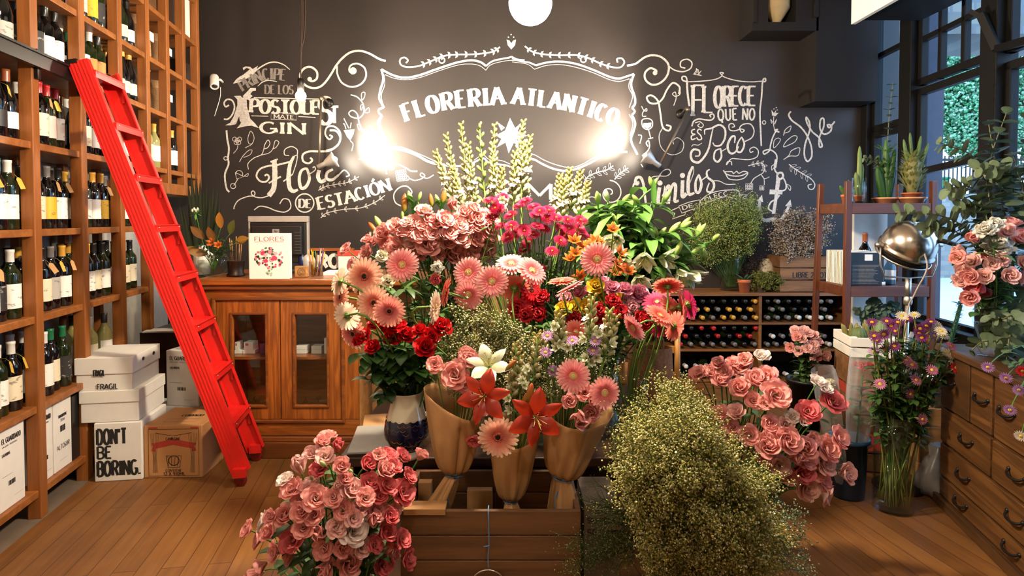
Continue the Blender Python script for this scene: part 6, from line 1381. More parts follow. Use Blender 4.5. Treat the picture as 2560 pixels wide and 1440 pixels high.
# bases for the floor masses either side of the front crate
q = U(830,1440,1.62); BL = Vector((q.x, 1.68,0)); t = thing('tall_bucket', 'grey bucket of pink lisianthus left of the front crate', 'bucket', BL); mb = MB(); mb.lathe([(0,0),(.09,0),(.105,.2),(.11,.2),(.11,.215),(.1,.215),(.085,.01),(0,.01)],26); mb.build('bucket_wall', plain('grey_zinc', '#7a7a78', .4,.4), t)
q = U(1740,1400,1.85); BR = Vector((q.x, 1.9,0)); t = thing('tall_bucket', 'dark bucket of yellow statice right of the front crate', 'bucket', BR); mb = MB(); mb.lathe([(0,0),(.1,0),(.125,.34),(.13,.34),(.13,.36),(.115,.36),(.09,.01),(0,.01)],26); mb.build('bucket_wall', MT['plastic_black'], t)
q = U(1935,1200,2.2); BP = Vector((.8,2.3,0)); t = thing('tall_bucket', 'dark bucket of pink lisianthus behind the yellow statice', 'bucket', BP); mb = MB(); mb.lathe([(0,0),(.09,0),(.11,.34),(.115,.34),(.115,.36),(.1,.36),(.085,.01),(0,.01)],26); mb.build('bucket_wall', MT['plastic_black'], t)
# plastered plinth with dim raised letters under the statice
q = U(1500,1360,1.95); t = thing('grey_box', 'pale grey box with faint letters right of the front crate', 'box', (x1 + .02,1.86,0.0005)); bw2 = .11; hh = CZT - .02
mb = MB(); mb.box((0,0,0),(bw2,.2, hh)); mb.build('carton', MT['concrete'], t); f = Face(); f.text('SEMILLA', .01,.1, hh - .06,.016); f.text('SELVA', .01,.1, hh - .1,.02); f.text('DE ARGENTINA', .01,.1, hh - .16,.009); f.done('box_lettering', 'ink', t)
# ================================================================== flower kit (blooms have radius 1 about +Z)
RF = random.Random(21)
def prof(kind, u):
 if kind == 'strap': return min(1,.35 + 2.2 * u) * max(0,1 - u ** 7) ** .5
 if kind == 'round': return max(0.02, math.sin(PI * min(1, u * .84 + .09))) ** .75
 if kind == 'fan': return (.25 + .75 * u ** .8) * max(0,1 - u ** 6) ** .5
 if kind == 'lance': return max(0.0, math.sin(PI * (u * .95 + .05))) ** .85
 if kind == 'lily': return max(0.0, math.sin(PI * (u * .9 + .1))) ** .8
 return 1
def petal(mb, L, Wd, a0, a1, cup=.2, nu=5, nv=4, kind='round', phi=0, r0=0, z0=0, c0=(1,1,1), c1=(1,1,1), wave=0, wf=5, rib=None, p=1.0, twist=0, mi=0):
 v = []; c = []; f = []; r, z = r0, z0; ph = RF.uniform(0,6); cp, sp = math.cos(phi), math.sin(phi)
 pu = 0
 for i in range(nu + 1):
  u = 1 - (1 - i / nu) ** 1.7; a = a0 + (a1 - a0) * u; du = (u - pu) * L; pu = u; r += math.cos(a) * du; z += math.sin(a) * du
  w = Wd * prof(kind, u)
  for j in range(nv + 1):
   t = -1 + 2 * j / nv; off = cup * w * t * t + wave * math.sin(t * wf + ph + u * 2) * u
   x = r - math.sin(a) * off; zz = z + math.cos(a) * off; y = t * w + twist * u * Wd
   v.append((x * cp - y * sp, x * sp + y * cp, zz))
   q = mixc(c0, c1, u ** p)
   if rib: q = mixc(q, rib, max(0,1 - abs(t) * 2.2) * .6)
   c.append(q)
 for i in range(nu):
  for j in range(nv):
   k = i * (nv + 1) + j; f.append((k, k + 1, k + nv + 2, k + nv + 1))
 mb.add(v, f, mi, c)
def leafblade(mb, p, d, L, Wd, droop=.6, col=(.05,.12,.03), up=(0,0,1), kind='lance', fold=.25, nu=6, mi=0, col2=None):
 "a leaf starting at p towards d, bending down"
 p = Vector(p); d = Vector(d).normalized(); up = Vector(up); s = d.cross(up)
 if s.length < .05: s = d.cross(Vector((1,0,0)))
 s.normalize(); v = []; c = []; f = []; q = p.copy(); dd = d.copy(); col2 = col2 or col
 for i in range(nu + 1):
  u = i / nu; w = Wd * prof(kind, u); n = s.cross(dd).normalized()
  for t in (-1,0,1): v.append(q + s * (t * w) + n * (fold * w * abs(t))); c.append(mixc(col, col2, u) if t else mixc(mixc(col, col2, u),(.3,.4,.15),.15))
  dd = (dd + Vector((0,0,-droop / nu))).normalized(); q = q + dd * (L / nu)
 for i in range(nu):
  for j in range(2): k = i * 3 + j; f.append((k, k + 1, k + 4, k + 3))
 mb.add(v, f, mi, c)
G1, G2, G3, G4 = lin('#4c7a2c'), lin('#2f5a24'), lin('#7a9a48'), lin('#24401e')
KIT = {}
def k_gerbera(key, base, tip, ring, eye, n=26, inner=True):
 b, t = lin(base), lin(tip); mb = MB()
 for i in range(n): petal(mb, .86,.105 * 26 / n, .12 + RF.uniform(-.05,.1),-.12 + RF.uniform(-.15,.1),.25,5,2, 'strap', 2 * PI * i / n + RF.uniform(-.03,.03),.14,0, b, t, p=1.3)
 for i in range(n - 3): petal(mb, .66 + RF.uniform(0,.08),.09 * 26 / n, .4,.02,.25,4,2, 'strap', 2 * PI * (i + .5) / (n - 3),.13,.03, b, mixc(b, t, .8), p=1.3)
 for i in range(34): petal(mb, .2 + RF.uniform(0,.07),.022,.9,.35,.1,2,1, 'strap', 2 * PI * i / 34,.2,.05, mixc(b, lin(ring),.6), mixc(b, t, .35))
 e = MB(); e.lathe([(.24,.05),(.2,.1),(.13,.09),(0,.06)],20, col=lin(ring))
 e.lathe([(.125,.092),(.1,.11),(0,.085)],18, col=lin(eye))
 for i in range(40): a = RF.uniform(0,6.28); q = RF.uniform(.13,.22); e.ball((q * math.cos(a), q * math.sin(a),.1),(.014,.014,.03),5,3, col=mixc(lin(ring), lin('#e8d8a0'), RF.random() * .7))
 c = MB(); c.lathe([(.05,-.2),(.13,-.14),(.22,-.03),(.14,.0)],16, col=G3)
 for i in range(16): petal(c, .24,.035,-.1,.3,.1,2,1, 'lance', 2 * PI * i / 16,.12,-.1, G1, G3)
 KIT[key] = (mb.mesh('petals', MT['petal']), e.mesh('eye', MT['eye']), c.mesh('calyx', MT['stem']))
k_gerbera('g_peach', '#e46c58', '#f8d6b8', '#b04838', '#1c0c0c'); k_gerbera('g_pinkdark', '#da5860', '#f6bca8', '#a84038', '#1c0c0c')
k_gerbera('g_pink', '#e0566a', '#f8b8b0', '#d88a60', '#b8b070'); k_gerbera('g_coral', '#e04a44', '#f49a84', '#c85a3c', '#a8a060'); k_gerbera('g_red', '#b8101c', '#d8202c', '#7a1010', '#3a1010'); k_gerbera('g_hot', '#c01850', '#e04078', '#a03050', '#c8b060'); k_gerbera('g_cream', '#f0c0a0', '#f4ead0', '#c89060', '#a89050')
def k_lis(key, base, tip, form):
 b, t = lin(base), lin(tip); mb = MB()
 if form == 'open': rings = [(5,1.0,.56,1.0,.22,0),(5,.95,.52,1.2,.55,.63),(4,.75,.42,1.35,1.0,.2),(3,.55,.3,1.5,1.35,.5)]
 elif form == 'half': rings = [(5,1.2,.52,1.25,.75,0),(5,1.15,.46,1.35,1.05,.63),(4,1.0,.34,1.5,1.45,.3)]
 else: rings = [(4,1.5,.5,1.3,1.45,0),(4,1.5,.44,1.42,1.62,.8),(3,1.4,.3,1.5,1.75,.3)]
 for n, L, w, a0, a1, o in rings:
  for i in range(n): petal(mb, L * RF.uniform(.92,1.05), w * (1.25 if form != 'open' else 1.15), a0 + RF.uniform(-.08,.08), a1 + RF.uniform(-.2,.2),.32,6,6, 'fan', 2 * PI * i / n + o + RF.uniform(-.12,.12),.06,-.35, b, t, wave=.05, wf=4.5, p=.8, twist=.25)
 if form == 'open':
  for i in range(6): a = i * 1.05; mb.ball((.09 * math.cos(a),.09 * math.sin(a),.1),(.03,.03,.05),5,4, col=lin('#c8a838'))
  mb.lathe([(.05,-.3),(.07,.05),(0,.1)],8, col=lin('#8a9a48'))
 KIT[key] = mb.mesh('petals', MT['petal'])
LISC = [('#f6e4d0', '#f8e6e0'),('#fad0bc', '#fac4be'),('#f9b8a8', '#f8aaa4'),('#ec8484', '#ea7478')]
for s, (b, t) in enumerate(LISC):
 for fm in ('open', 'half', 'closed'): k_lis(f'l_{fm}{s}', b, t, fm)
 k_lis(f'l_open{s}b', b, t, 'open')
def k_rose(key, base, tip):
 b, t = lin(base), lin(tip); mb = MB()
 for n, L, w, a0, a1, o in ((5,1.05,.62,.75,.25,0),(5,1.05,.58,1.1,.8,.5),(4,1.05,.5,1.3,1.3,.2),(4,.98,.4,1.45,1.65,.7),(3,.9,.28,1.5,1.9,.3),(3,.8,.18,1.55,2.0,.9)):
  for i in range(n): petal(mb, L * RF.uniform(.93,1.04), w, a0 + RF.uniform(-.06,.06), a1 + RF.uniform(-.12,.12),.35,5,5, 'fan', 2 * PI * i / n + o, .05,-.4, b, t, wave=.03, p=.7, twist=.2)
 KIT[key] = mb.mesh('petals', MT['waxy'])
k_rose('r_red', '#9a080c', '#d4141c'); k_rose('r_yellow', '#c89018', '#e8c030'); k_rose('r_pink', '#d8708a', '#e890a8'); k_rose('r_cream', '#e8d8a0', '#f0e8cc')
def k_carn(key, base, tip):
 b, t = lin(base), lin(tip); mb = MB()
 for n, L, a0, a1 in ((9,.95,.7,.1),(9,.9,.95,.5),(8,.82,1.15,.9),(6,.75,1.35,1.3)):
  for i in range(n): petal(mb, L * RF.uniform(.85,1.08),.3, a0, a1 + RF.uniform(-.2,.2),.1,5,6, 'fan', 2 * PI * i / n + RF.uniform(-.2,.2),.04,-.25, b, t, wave=.09, wf=9, p=.7)
 KIT[key] = mb.mesh('petals', MT['petal'])
k_carn('c_red', '#7a0810', '#c01420'); k_carn('c_white', '#e0d8b8', '#f0ece0'); k_carn('c_pink', '#d07888', '#e8a0a8'); k_carn('c_coral', '#c8404c', '#e06068')
def k_aster(key, base, tip, eye, n=46, rows=3, er=.26):
 b, t = lin(base), lin(tip); mb = MB()
 for k in range(rows):
  m = n // rows
  for i in range(m): petal(mb, .78 - .12 * k, .062 * 15 / m * 1.3,.1 + .28 * k, -.05 + .22 * k, .15,3,1, 'strap', 2 * PI * (i + .33 * k) / m, .2,.02 * k, b, t)
 e = MB(); e.lathe([(er, .06),(er * .8,.14),(0,.16)],14, col=lin(eye))
 for i in range(14): a = RF.uniform(0,6.28); q = er * RF.random() ** .5; e.ball((q * math.cos(a), q * math.sin(a),.14),(.035,.035,.04),5,3, col=mixc(lin(eye), lin('#8a5a10'), RF.random() * .4))
 KIT[key] = (mb.mesh('petals', MT['petal']), e.mesh('eye', MT['eye']))
k_aster('a_crim', '#a80a3c', '#d02058', '#d87818', 104,4,.14); k_aster('a_purple', '#6a1c5a', '#8a3a7a', '#d8a020', 34,2); k_aster('a_lilac', '#a070a8', '#c08ab8', '#c8a048', 36,2); k_aster('a_white', '#e8dcc0', '#f0e8d4', '#d8b038', 34,2); k_aster('a_red', '#a81420', '#c8282c', '#8a5a18', 34,2); k_aster('a_mauve', '#b8608a', '#d08aa8', '#d8b048', 34,2)
def k_lily(key, base, tip, rib, st, curl=-.45, a0=1.05):
 b, t = lin(base), lin(tip); mb = MB()
 for i in range(6): petal(mb, 1.16,.32 if i % 2 else .24, a0, curl, -.28,8,4, 'lily', 2 * PI * i / 6 + RF.uniform(-.08,.08),.05,-.38 + .02 * (i % 2), b, t, rib=lin(rib), wave=.02, p=.9)
 e = MB()
 for i in range(6):
  a = 2 * PI * i / 6 + .3; P = bez((0,0,-.35),(.12 * math.cos(a),.12 * math.sin(a),.2),(.3 * math.cos(a),.3 * math.sin(a),.5),5); e.tube(P, .013,4, col=mixc(b, (.6,.6,.2),.5)); e.ball(P[-1],(.025,.06,.025),6,4, col=lin(st))
 e.tube([(0,0,-.35),(.04,0,.2),(.1,.0,.62)],.02,5, col=mixc(b, lin('#a8a050'),.6)); e.ball((.1,0,.63),.04,6,4, col=lin('#8a7a40'))
 KIT[key] = (mb.mesh('petals', MT['waxy']), e.mesh('stamens', MT['eye']))
k_lily('y_orange', '#98200c', '#c23c22', '#a82810', '#5a1c0a'); k_lily('y_white', '#d8dca0', '#f2efe2', '#dfe4b4', '#c88a20', -.25,1.15); k_lily('y_trumpet', '#b8c480', '#f0eee0', '#cfd8a0', '#b8701c', .55,1.35); k_lily('y_alst', '#c84a10', '#e07a28', '#8a2a08', '#5a1c0a', .3,1.2)
def k_bud(key, c0, c1, r, n=8):
 mb = MB(); a, b = lin(c0), lin(c1); P = [(0.02,0),(.7,.22),(1,.5),(.75,.8),(.25,.97),(0.02,1.0)]
 v = MB()
 for k in range(len(P)): pass
 pr = [(q[0] * r, q[1]) for q in catmull([(x, z) for x, z in P],2)]; m = len(pr); nn = n
 vv = []; cc = []
 for j, (rr, z) in enumerate(pr):
  for i in range(nn): an = 2 * PI * i / nn; q = rr * (1 + .1 * math.cos(3 * an)); vv.append((q * math.cos(an), q * math.sin(an), z)); cc.append(mixc(a, b, z))
 ff = [(j * nn + i, j * nn + (i + 1) % nn, (j + 1) * nn + (i + 1) % nn, (j + 1) * nn + i) for j in range(m - 1) for i in range(nn)]
 mb.add(vv, ff, 0, cc); KIT[key] = mb.mesh('bud', MT['waxy'])
k_bud('b_lily', '#6a9a3c', '#b8cc74', .17); k_bud('b_lilywhite', '#a8bc68', '#e8e8c4', .17); k_bud('b_orange', '#7a8a38', '#c8582c', .17); k_bud('b_lis', '#6a9440', '#c8d49a', .22); k_bud('b_tube', '#8aa048', '#d8cc94', .2,6); k_bud('b_tubetop', '#98a850', '#c8905c', .24,6)

def flower(name, label, cat, group, base, head, face, r, kit, stem_r=.0028, leaves=0, leafL=.06, leafW=.014, lcol=None, buds=0, stem_col=G1, sub='eye', roll=None, budkit='b_lis', extra=None):
 base, head = Vector(base), Vector(head); face = Vector(face).normalized()
 t = thing(name, label, cat, base, 0, group); h = head - base; tip = h - face * (r * .3); Ln = h.length
 ctrl = tip - face * Ln * .32; ctrl.z = max(ctrl.z, h.z * .45); P = bez((0,0,0.015), ctrl, tip, 9)
 mb = MB(); mb.tube(P, stem_r, 6, col=stem_col)
 for i in range(leaves):
  k = RF.randint(3,7); p = P[k]; a = RF.uniform(0,6.28); d = Vector((math.cos(a), math.sin(a) - .3, RF.uniform(.1,.7))); cl = lcol or G2
  leafblade(mb, p, d, leafL * RF.uniform(.7,1.2), leafW * RF.uniform(.8,1.2), RF.uniform(.4,1.2), mixc(cl, G3, RF.random() * .25), mi=1)
 if cat in ('flower', 'lisianthus'):
  for i in range(5): a = i * 1.256; d = face + Vector((math.cos(a), math.sin(a),.2)) * .8; leafblade(mb, tip, d, r * .55, r * .06,.1, G1, nu=3)
 mb.build('stem', [MT['stem'], MT['leaf']], t)
 km = kit if isinstance(kit, tuple) else (kit,)
 M = mat4(h, face, s=r, roll=RF.uniform(0,6.28) if roll is None else roll)
 pt = inst('petals', km[0], t, M)
 if len(km) > 1: inst(sub, km[1], pt)
 if len(km) > 2: inst('calyx', km[2], pt)
 for i in range(buds):
  k = RF.randint(5,7); p = P[k]; a = RF.uniform(0,6.28); d = Vector((math.cos(a) * .6, math.sin(a) * .4 - .25,1.0)).normalized(); L = RF.uniform(.05,.1)
  q = p + d * L + Vector((math.cos(a),-.3,0)) * .025; mb = MB(); mb.tube(bez(p, p + d * L * .7, q, 5), stem_r * .55,5, col=G1); mb.build('bud_stalk', MT['stem'], t)
  inst('bud', KIT[budkit], t, mat4(q, d + Vector((math.cos(a) * .6,0,0)), s=RF.uniform(.018,.03)))
 return t
def facing(head, centre, a=1.0, b=.6, c=.25, j=.35):
 v = (Vector(head) - Vector(centre)); v = v.normalized() * a if v.length > 1e-6 else v
 cam_ = (Vector((0,0, EYE)) - Vector(head)).normalized() * b
 return (v + cam_ + Vector((RF.uniform(-j, j), RF.uniform(-j, j), RF.uniform(-j, j) + c))).normalized()
class Tiers:
 "gives each bloom of a bunch its own place: tier from the top, then order from the left"
 def __init__(s, pts, n):
  ys = sorted(p[1] for p in pts); s.lab = {}
  idx = sorted(range(len(pts)), key=lambda i: pts[i][1]); per = math.ceil(len(pts) / n)
  for k in range(n):
   g = sorted(idx[k * per:(k + 1) * per], key=lambda i: pts[i][0])
   for j, i in enumerate(g): s.lab[i] = (k + 1, j + 1)
  s.n = n
 def text(s, i):
  k, j = s.lab[i]
  tier = 'top' if k == 1 else 'bottom' if k == s.n else nth(k)
  return f"{nth(j)} from left in {tier} tier"
# ---------------- masses of tiny florets (nobody could count them): one object each
def lines_mesh(mb, A, B, r0, r1, col):
 A, B = np.asarray(A), np.asarray(B); n = len(A)
 if n == 0: return
 d = B - A; d /= np.maximum(np.linalg.norm(d, axis=1, keepdims=True),1e-9)
 ref = np.where(np.abs(d[:, 2:3]) > .9, np.array([[1., 0,0]]), np.array([[0,0,1.]])); u = np.cross(d, ref); u /= np.linalg.norm(u, axis=1, keepdims=True); w = np.cross(d, u)
 vs = []
 for P, r in ((A, r0),(B, r1)):
  for k in range(3): a = 2 * PI * k / 3; vs.append(P + (u * math.cos(a) + w * math.sin(a)) * r)
 V = np.stack(vs, 1).reshape(-1,3); base = np.arange(n) * 6
 F = []
 for k in range(3):
  k2 = (k + 1) % 3; F.append(np.stack([base + k, base + k2, base + 3 + k2, base + 3 + k],1))
 F = np.concatenate(F).tolist(); c = np.asarray(col, float); c = np.tile(c, (len(V),1)) if c.ndim == 1 else np.repeat(c, 6,0)
 mb.add(V, F, 0, c)
def florets_mesh(mb, P, r, cols, rng):
 P = np.asarray(P); n = len(P)
 q = rng.normal(size=(n, 4)); q /= np.linalg.norm(q, axis=1, keepdims=True); w, x, y, z = q.T
 Rm = np.stack([1 - 2 * (y * y + z * z),2 * (x * y - z * w),2 * (x * z + y * w),2 * (x * y + z * w),1 - 2 * (x * x + z * z),2 * (y * z - x * w),2 * (x * z - y * w),2 * (y * z + x * w),1 - 2 * (x * x + y * y)],1).reshape(n, 3,3)
 S = np.array([[0,0,-.6],[1,0,.5],[.0,1,.5],[-1,0,.5],[0,-1,.5],[0,0,.2]]) * 1.0
 rr = r * rng.uniform(.6,1.25, n); V = np.einsum('nij,kj->nki', Rm, S) * rr[:, None, None] + P[:, None, :]
 base = np.arange(n)[:, None] * 6; F = []
 for tri in ((0,2,1),(0,3,2),(0,4,3),(0,1,4),(5,1,2),(5,2,3),(5,3,4),(5,4,1)): F.append(base + np.array(tri)[None, :])
 F = np.concatenate(F).tolist(); mb.add(V.reshape(-1,3), F, 1, np.repeat(np.asarray(cols),6,0))
def spray_mass(name, label, cat, base, tips, twig, nb, nf, fr, cols, seed, stemcol=G2, spread=.9, origin=None, sr=.0011, tipcol=None):
 "branching sprays from base to each tip; each carries nb twigs of length twig with nf florets"
 rng = np.random.default_rng(seed); base = Vector(base); A, B, FP = [],[],[]
 for tp in tips:
  tp = Vector(tp); b = base + Vector((RF.uniform(-.03,.03), RF.uniform(-.03,.03),0)); mid = b.lerp(tp, .55) + Vector((0,0,.05 * (tp - b).length)); P = bez(b, mid, tp, 7)
  for i in range(7): A.append(tuple(P[i])); B.append(tuple(P[i + 1]))
  d = (P[7] - P[5]).normalized()
  for k in range(nb):
   s = RF.uniform(.5,1.0); q = P[0].lerp(P[7],0) if s < 0 else Vector(P[int(s * 6.99)]).lerp(P[min(7, int(s * 6.99) + 1)],(s * 6.99) % 1)
   dv = (d + Vector((RF.gauss(0,1), RF.gauss(0,1), RF.gauss(0,1))) * spread * .6).normalized(); e = q + dv * twig * RF.uniform(.5,1.1)
   A.append(tuple(q)); B.append(tuple(e))
   for m in range(nf):
    f_ = (m + 1) / nf; jp = twig * .13; FP.append(tuple(q.lerp(e, .3 + .7 * f_) + Vector((RF.gauss(0, jp), RF.gauss(0, jp), RF.gauss(0, jp)))))
 o = origin if origin is not None else base; ov = np.array(o)
 mb = MB(); lines_mesh(mb, np.array(A) - ov, np.array(B) - ov, sr, sr * .6, stemcol)
 C = np.array([lin(c) for c in cols]); cc = C[rng.integers(0, len(C), len(FP))] * rng.uniform(.75,1.1,(len(FP),1))
 florets_mesh(mb, np.array(FP) - ov, fr, cc, rng)
 ob = mb.build(name, [MT['stem'], MT['floret']], None, loc=o)
 return tag(ob, label, cat, None, 'stuff')
def in_poly(x, y, P):
 c = False; j = len(P) - 1
 for i in range(len(P)):
  if (P[i][1] > y) != (P[j][1] > y) and x < (P[j][0] - P[i][0]) * (y - P[i][1]) / (P[j][1] - P[i][1]) + P[i][0]: c = not c
  j = i
 return c
def region_tips(P, n, depth, rnd):
 "points spread over an outline, at the depth each place has"
 xs = [p[0] for p in P]; ys = [p[1] for p in P]; out = []
 while len(out) < n:
  x, y = rnd.uniform(min(xs), max(xs)), rnd.uniform(min(ys), max(ys))
  if in_poly(x, y, P): out.append(U(x, y, depth(x, y) + rnd.uniform(-.04,.07)))
 return out
def eucalyptus(label, pts, n, lr, group, droop=.3, col=None):
 P = [Vector(p) for p in catmull(pts, 8)]; o = P[0]; t = thing('eucalyptus_branch', label, 'branch', o, 0, group); Q = [p - o for p in P]
 mb = MB(); mb.tube(Q, lambda s: .0032 * (1 - .7 * s) + .0008,6, col=lin('#6a6a40')); mb.build('stem', MT['stem'], t)
 mb = MB(); m = len(Q) - 1
 for i in range(n):
  s = .12 + .88 * (i + .5) / n; k = min(m - 1, int(s * m)); p = Q[k].lerp(Q[k + 1], s * m - k); dr = (Q[k + 1] - Q[k]).normalized(); a = i * 1.57 + RF.uniform(-.4,.4); u = dr.orthogonal().normalized(); w = dr.cross(u)
  for sg in (1,-1):
   d = (u * math.cos(a) + w * math.sin(a)) * sg + dr * .35; c = mixc(col or lin('#4c5e48'), lin('#7c8c68'), RF.random() * .6); L = lr * (1.15 - .55 * s) * RF.uniform(.8,1.25)
   leafblade(mb, p, d, L * 2, L * .85, droop * RF.uniform(.3,1.6), c, up=dr, kind='round', fold=.15, nu=5)
 mb.build('leaves', MT['leaf'], t); return t
# ================================================================== flowers set out
def Z2(x, y): return 800 + x / 2.572,300 + y / 2.572
def Z3(x, y): return 1200 + x / 2.88,420 + y / 2.88
def Z4(x, y): return 860 + x / 2.181,780 + y / 2.181
def Z5(x, y): return 580 + x / 3.6,1040 + y / 3.6
def Z6(x, y): return 1480 + x / 2.483,860 + y / 2.483
def shade(s): return 0 if s < .08 else 1 if s < .32 else 2 if s < .6 else 3
def lis_kit(s):
 k = shade(s); fm = RF.random(); return KIT[f'l_open{k}' if fm < .35 else f'l_open{k}b' if fm < .62 else f'l_half{k}' if fm < .9 else f'l_closed{k}']
SH = ['near-white', 'pale pink', 'pink', 'deep pink']
def lisianthus_bunch(data, conv, scale, where, base, centre, dep, group, tiers, leaf=2, buds=.3, a=1.0, b=.6, c=.25, cal=1.0, ds=.0):
 pts = [conv(d[0], d[1]) for d in data]; T = Tiers(pts, tiers); C = U(*centre)
 for i, (d, (px, py)) in enumerate(zip(data, pts)):
  dd = dep(px, py) + RF.uniform(-.025,.025); h = U(px, py, dd); r = d[2] / scale / 2 * dd / FPX * cal
  s = d[3] + (ds if d[3] > .08 else 0); lab = f"{SH[shade(s)]} lisianthus {where}, {T.text(i)}"
  bs = base(px, py) if callable(base) else base
  flower('lisianthus', lab, 'flower', group, Vector(bs) + Vector((RF.uniform(-.04,.04), RF.uniform(-.04,.04),0)), h, facing(h, C, a, b, c), r, lis_kit(s),.0024, leaf, .07,.016, lin('#3c5c34'),1 if RF.random() < buds else 0)
def bulge(cx, cy, rx, ry, d0, depth):
 def f(px, py):
  q = ((px - cx) / rx) ** 2 + ((py - cy) / ry) ** 2
  return d0 - depth * max(0,1 - q)
 return f
LIS_LEFT = [(865,185,130,.3),(810,250,120,.3),(950,295,130,.55),(725,365,140,.15),(840,370,150,.15),(790,480,150,.8),(620,480,180,.1),(480,580,130,.05),(540,660,170,.26),(690,640,150,.2),(750,740,190,.5),(640,860,160,.5),(615,770,140,.3),(740,900,140,.5),(910,740,140,.3),(990,460,140,.4),(1010,580,120,.5),(1060,680,180,.25),(950,650,120,.2),(1210,440,150,.7),(1355,500,160,.3),(1410,360,150,.6),(1455,455,130,.7),(1320,350,100,.5),(1530,360,130,.6),(1690,370,120,.4),(1240,600,160,.8),(1390,630,160,.75),(1530,690,200,.8),(1590,540,130,.6),(1320,720,130,.8),(1200,740,150,.5),(1140,835,140,.1),(1000,850,150,.4),(1300,850,170,.4),(1460,850,110,.4),(1410,920,150,.8),(1250,950,180,.4),(1090,920,140,.2),(1080,1040,220,.0),(940,1000,150,.2),(490,910,170,.35),(280,950,140,.0),(145,1020,140,.3),(240,1110,140,.5),(360,1060,160,.4),(540,1120,190,.6),(640,1010,150,.5),(370,900,120,.4),(800,1060,190,.3),(830,1190,160,.3),(990,1180,150,.4),(1160,1180,160,.25),(1360,1060,190,.8),(1530,1110,150,.85),(1420,1150,150,.8),(1580,1270,170,.75),(1350,1330,190,.85),(1280,1160,140,.7),(1440,1240,120,.5),(390,1220,150,.5),(280,1340,130,.5),(530,1260,130,.5),(860,1340,190,.5),(1040,1330,200,.45),(250,1410,150,.4),(950,1250,150,.4)]
lisianthus_bunch(LIS_LEFT, Z5,3.6, 'in bucket left of plank crate', BL + Vector((0,0,.06)),(830,1330,1.72), bulge(830,1280,250,230,1.78,.2), 'pink lisianthus left of the crate', 7,3,.35,1.0,.55,.25,1.48,.06)
LIS_BACK = [(170,830,90,.2),(320,775,90,.2),(370,770,100,.3),(420,740,130,.25),(480,680,110,.2),(515,745,90,.3),(560,660,90,.15),(670,585,110,.2),(660,680,110,.3),(750,660,120,.3),(790,610,70,.05),(850,560,110,.3),(880,660,130,.3),(995,600,110,.2),(950,640,100,.26),(1050,655,130,.3),(1090,700,120,.26),(590,810,100,.15),(690,800,170,.26),(790,740,80,.1),(480,820,110,.4),(880,750,130,.3),(940,700,110,.25),(1000,760,120,.3),(1060,790,120,.3),(1090,840,110,.3),(900,870,140,.25),(830,880,140,.3),(980,830,100,.35),(760,870,90,.3),(650,870,90,.3),(300,860,120,.3),(400,870,90,.05),(210,930,90,.25),(640,1130,100,.3),(1040,880,120,.3),(520,790,100,.3),(1110,760,90,.3),(920,600,100,.2),(600,735,100,.3),(820,800,110,.3),(570,860,90,.3),(720,730,100,.26)]
LIS_BACK += [(x, y, R.uniform(90,125),.26) for x, y in ((440,800),(600,660),(640,740),(700,640),(560,720),(780,700),(830,720),(860,820),(900,690),(960,870),(1010,690),(1080,760),(1020,860),(720,830),(800,640),(980,580),(900,640),(450,880),(560,900),(1060,610),(1100,650),(680,720),(920,780),(1000,640))]
lisianthus_bunch(LIS_BACK, Z2,2.572, 'at back left of table', TV['l'] + Vector((0,0,.02)),(1060,640,2.62), bulge(1060,570,170,130,2.62,.2), 'pink lisianthus at the back of the table', 6,2,.3,.7,.6,.45,1.22,.13)
LIS_RIGHT = [(790,130,90,.26),(820,180,100,.3),(880,120,90,.26),(950,100,90,.3),(920,150,130,.3),(1055,75,90,.0),(660,190,110,.4),(740,190,110,.3),(800,240,120,.3),(920,280,130,.26),(1010,235,140,.3),(1090,220,140,.3),(1140,320,170,.3),(1000,350,100,.4),(1080,370,90,.3),(900,435,110,.2),(800,430,100,.4),(870,520,100,.4),(840,560,120,.4),(980,570,120,.4),(1130,580,130,.4),(1100,640,150,.4),(1200,600,160,.3),(1340,420,140,.6),(1490,360,150,.55),(1400,235,90,.05),(1450,280,80,.05),(1240,450,80,.05),(1310,490,70,.0),(1200,500,90,.2),(1100,500,110,.4),(1530,580,130,.3),(1320,640,140,.4),(1460,650,150,.4),(1370,590,90,.35),(1240,700,130,.3),(1330,710,120,.4),(1290,780,150,.5),(1440,740,140,.15),(1560,800,130,.1),(1390,790,120,.4),(1430,850,120,.3),(1330,890,150,.15),(1450,930,140,.1),(1160,750,130,.1),(1220,820,100,.3),(1080,700,110,.3)]
lisianthus_bunch(LIS_RIGHT, Z6,2.483, 'behind yellow statice bush', BP + Vector((0,0,.06)),(1900,1100,2.3), bulge(1950,1080,230,200,2.3,.2), 'pink lisianthus behind the yellow statice', 6,2,.45,.9,.6,.2,1.3,.1)
LIS_SM = [(R.gauss(2017,24), R.uniform(812,900),30, R.choice([.3,.3,.55,.2])) for _ in range(26)]
LIS_SM = [(2017 + (x - 2017) * (.35 + .65 * min(1,(y - 805) / 50)), y, d, s) for x, y, d, s in LIS_SM]
lisianthus_bunch(LIS_SM, lambda x, y: (x, y),1.0, 'in tall black bucket', LB + Vector((0,0,.1)),(2017,870,3.35), bulge(2017,870,60,60,3.36,.1), 'pink lisianthus in the tall black bucket', 4,4,.15,.8,.6,.4,1.0)
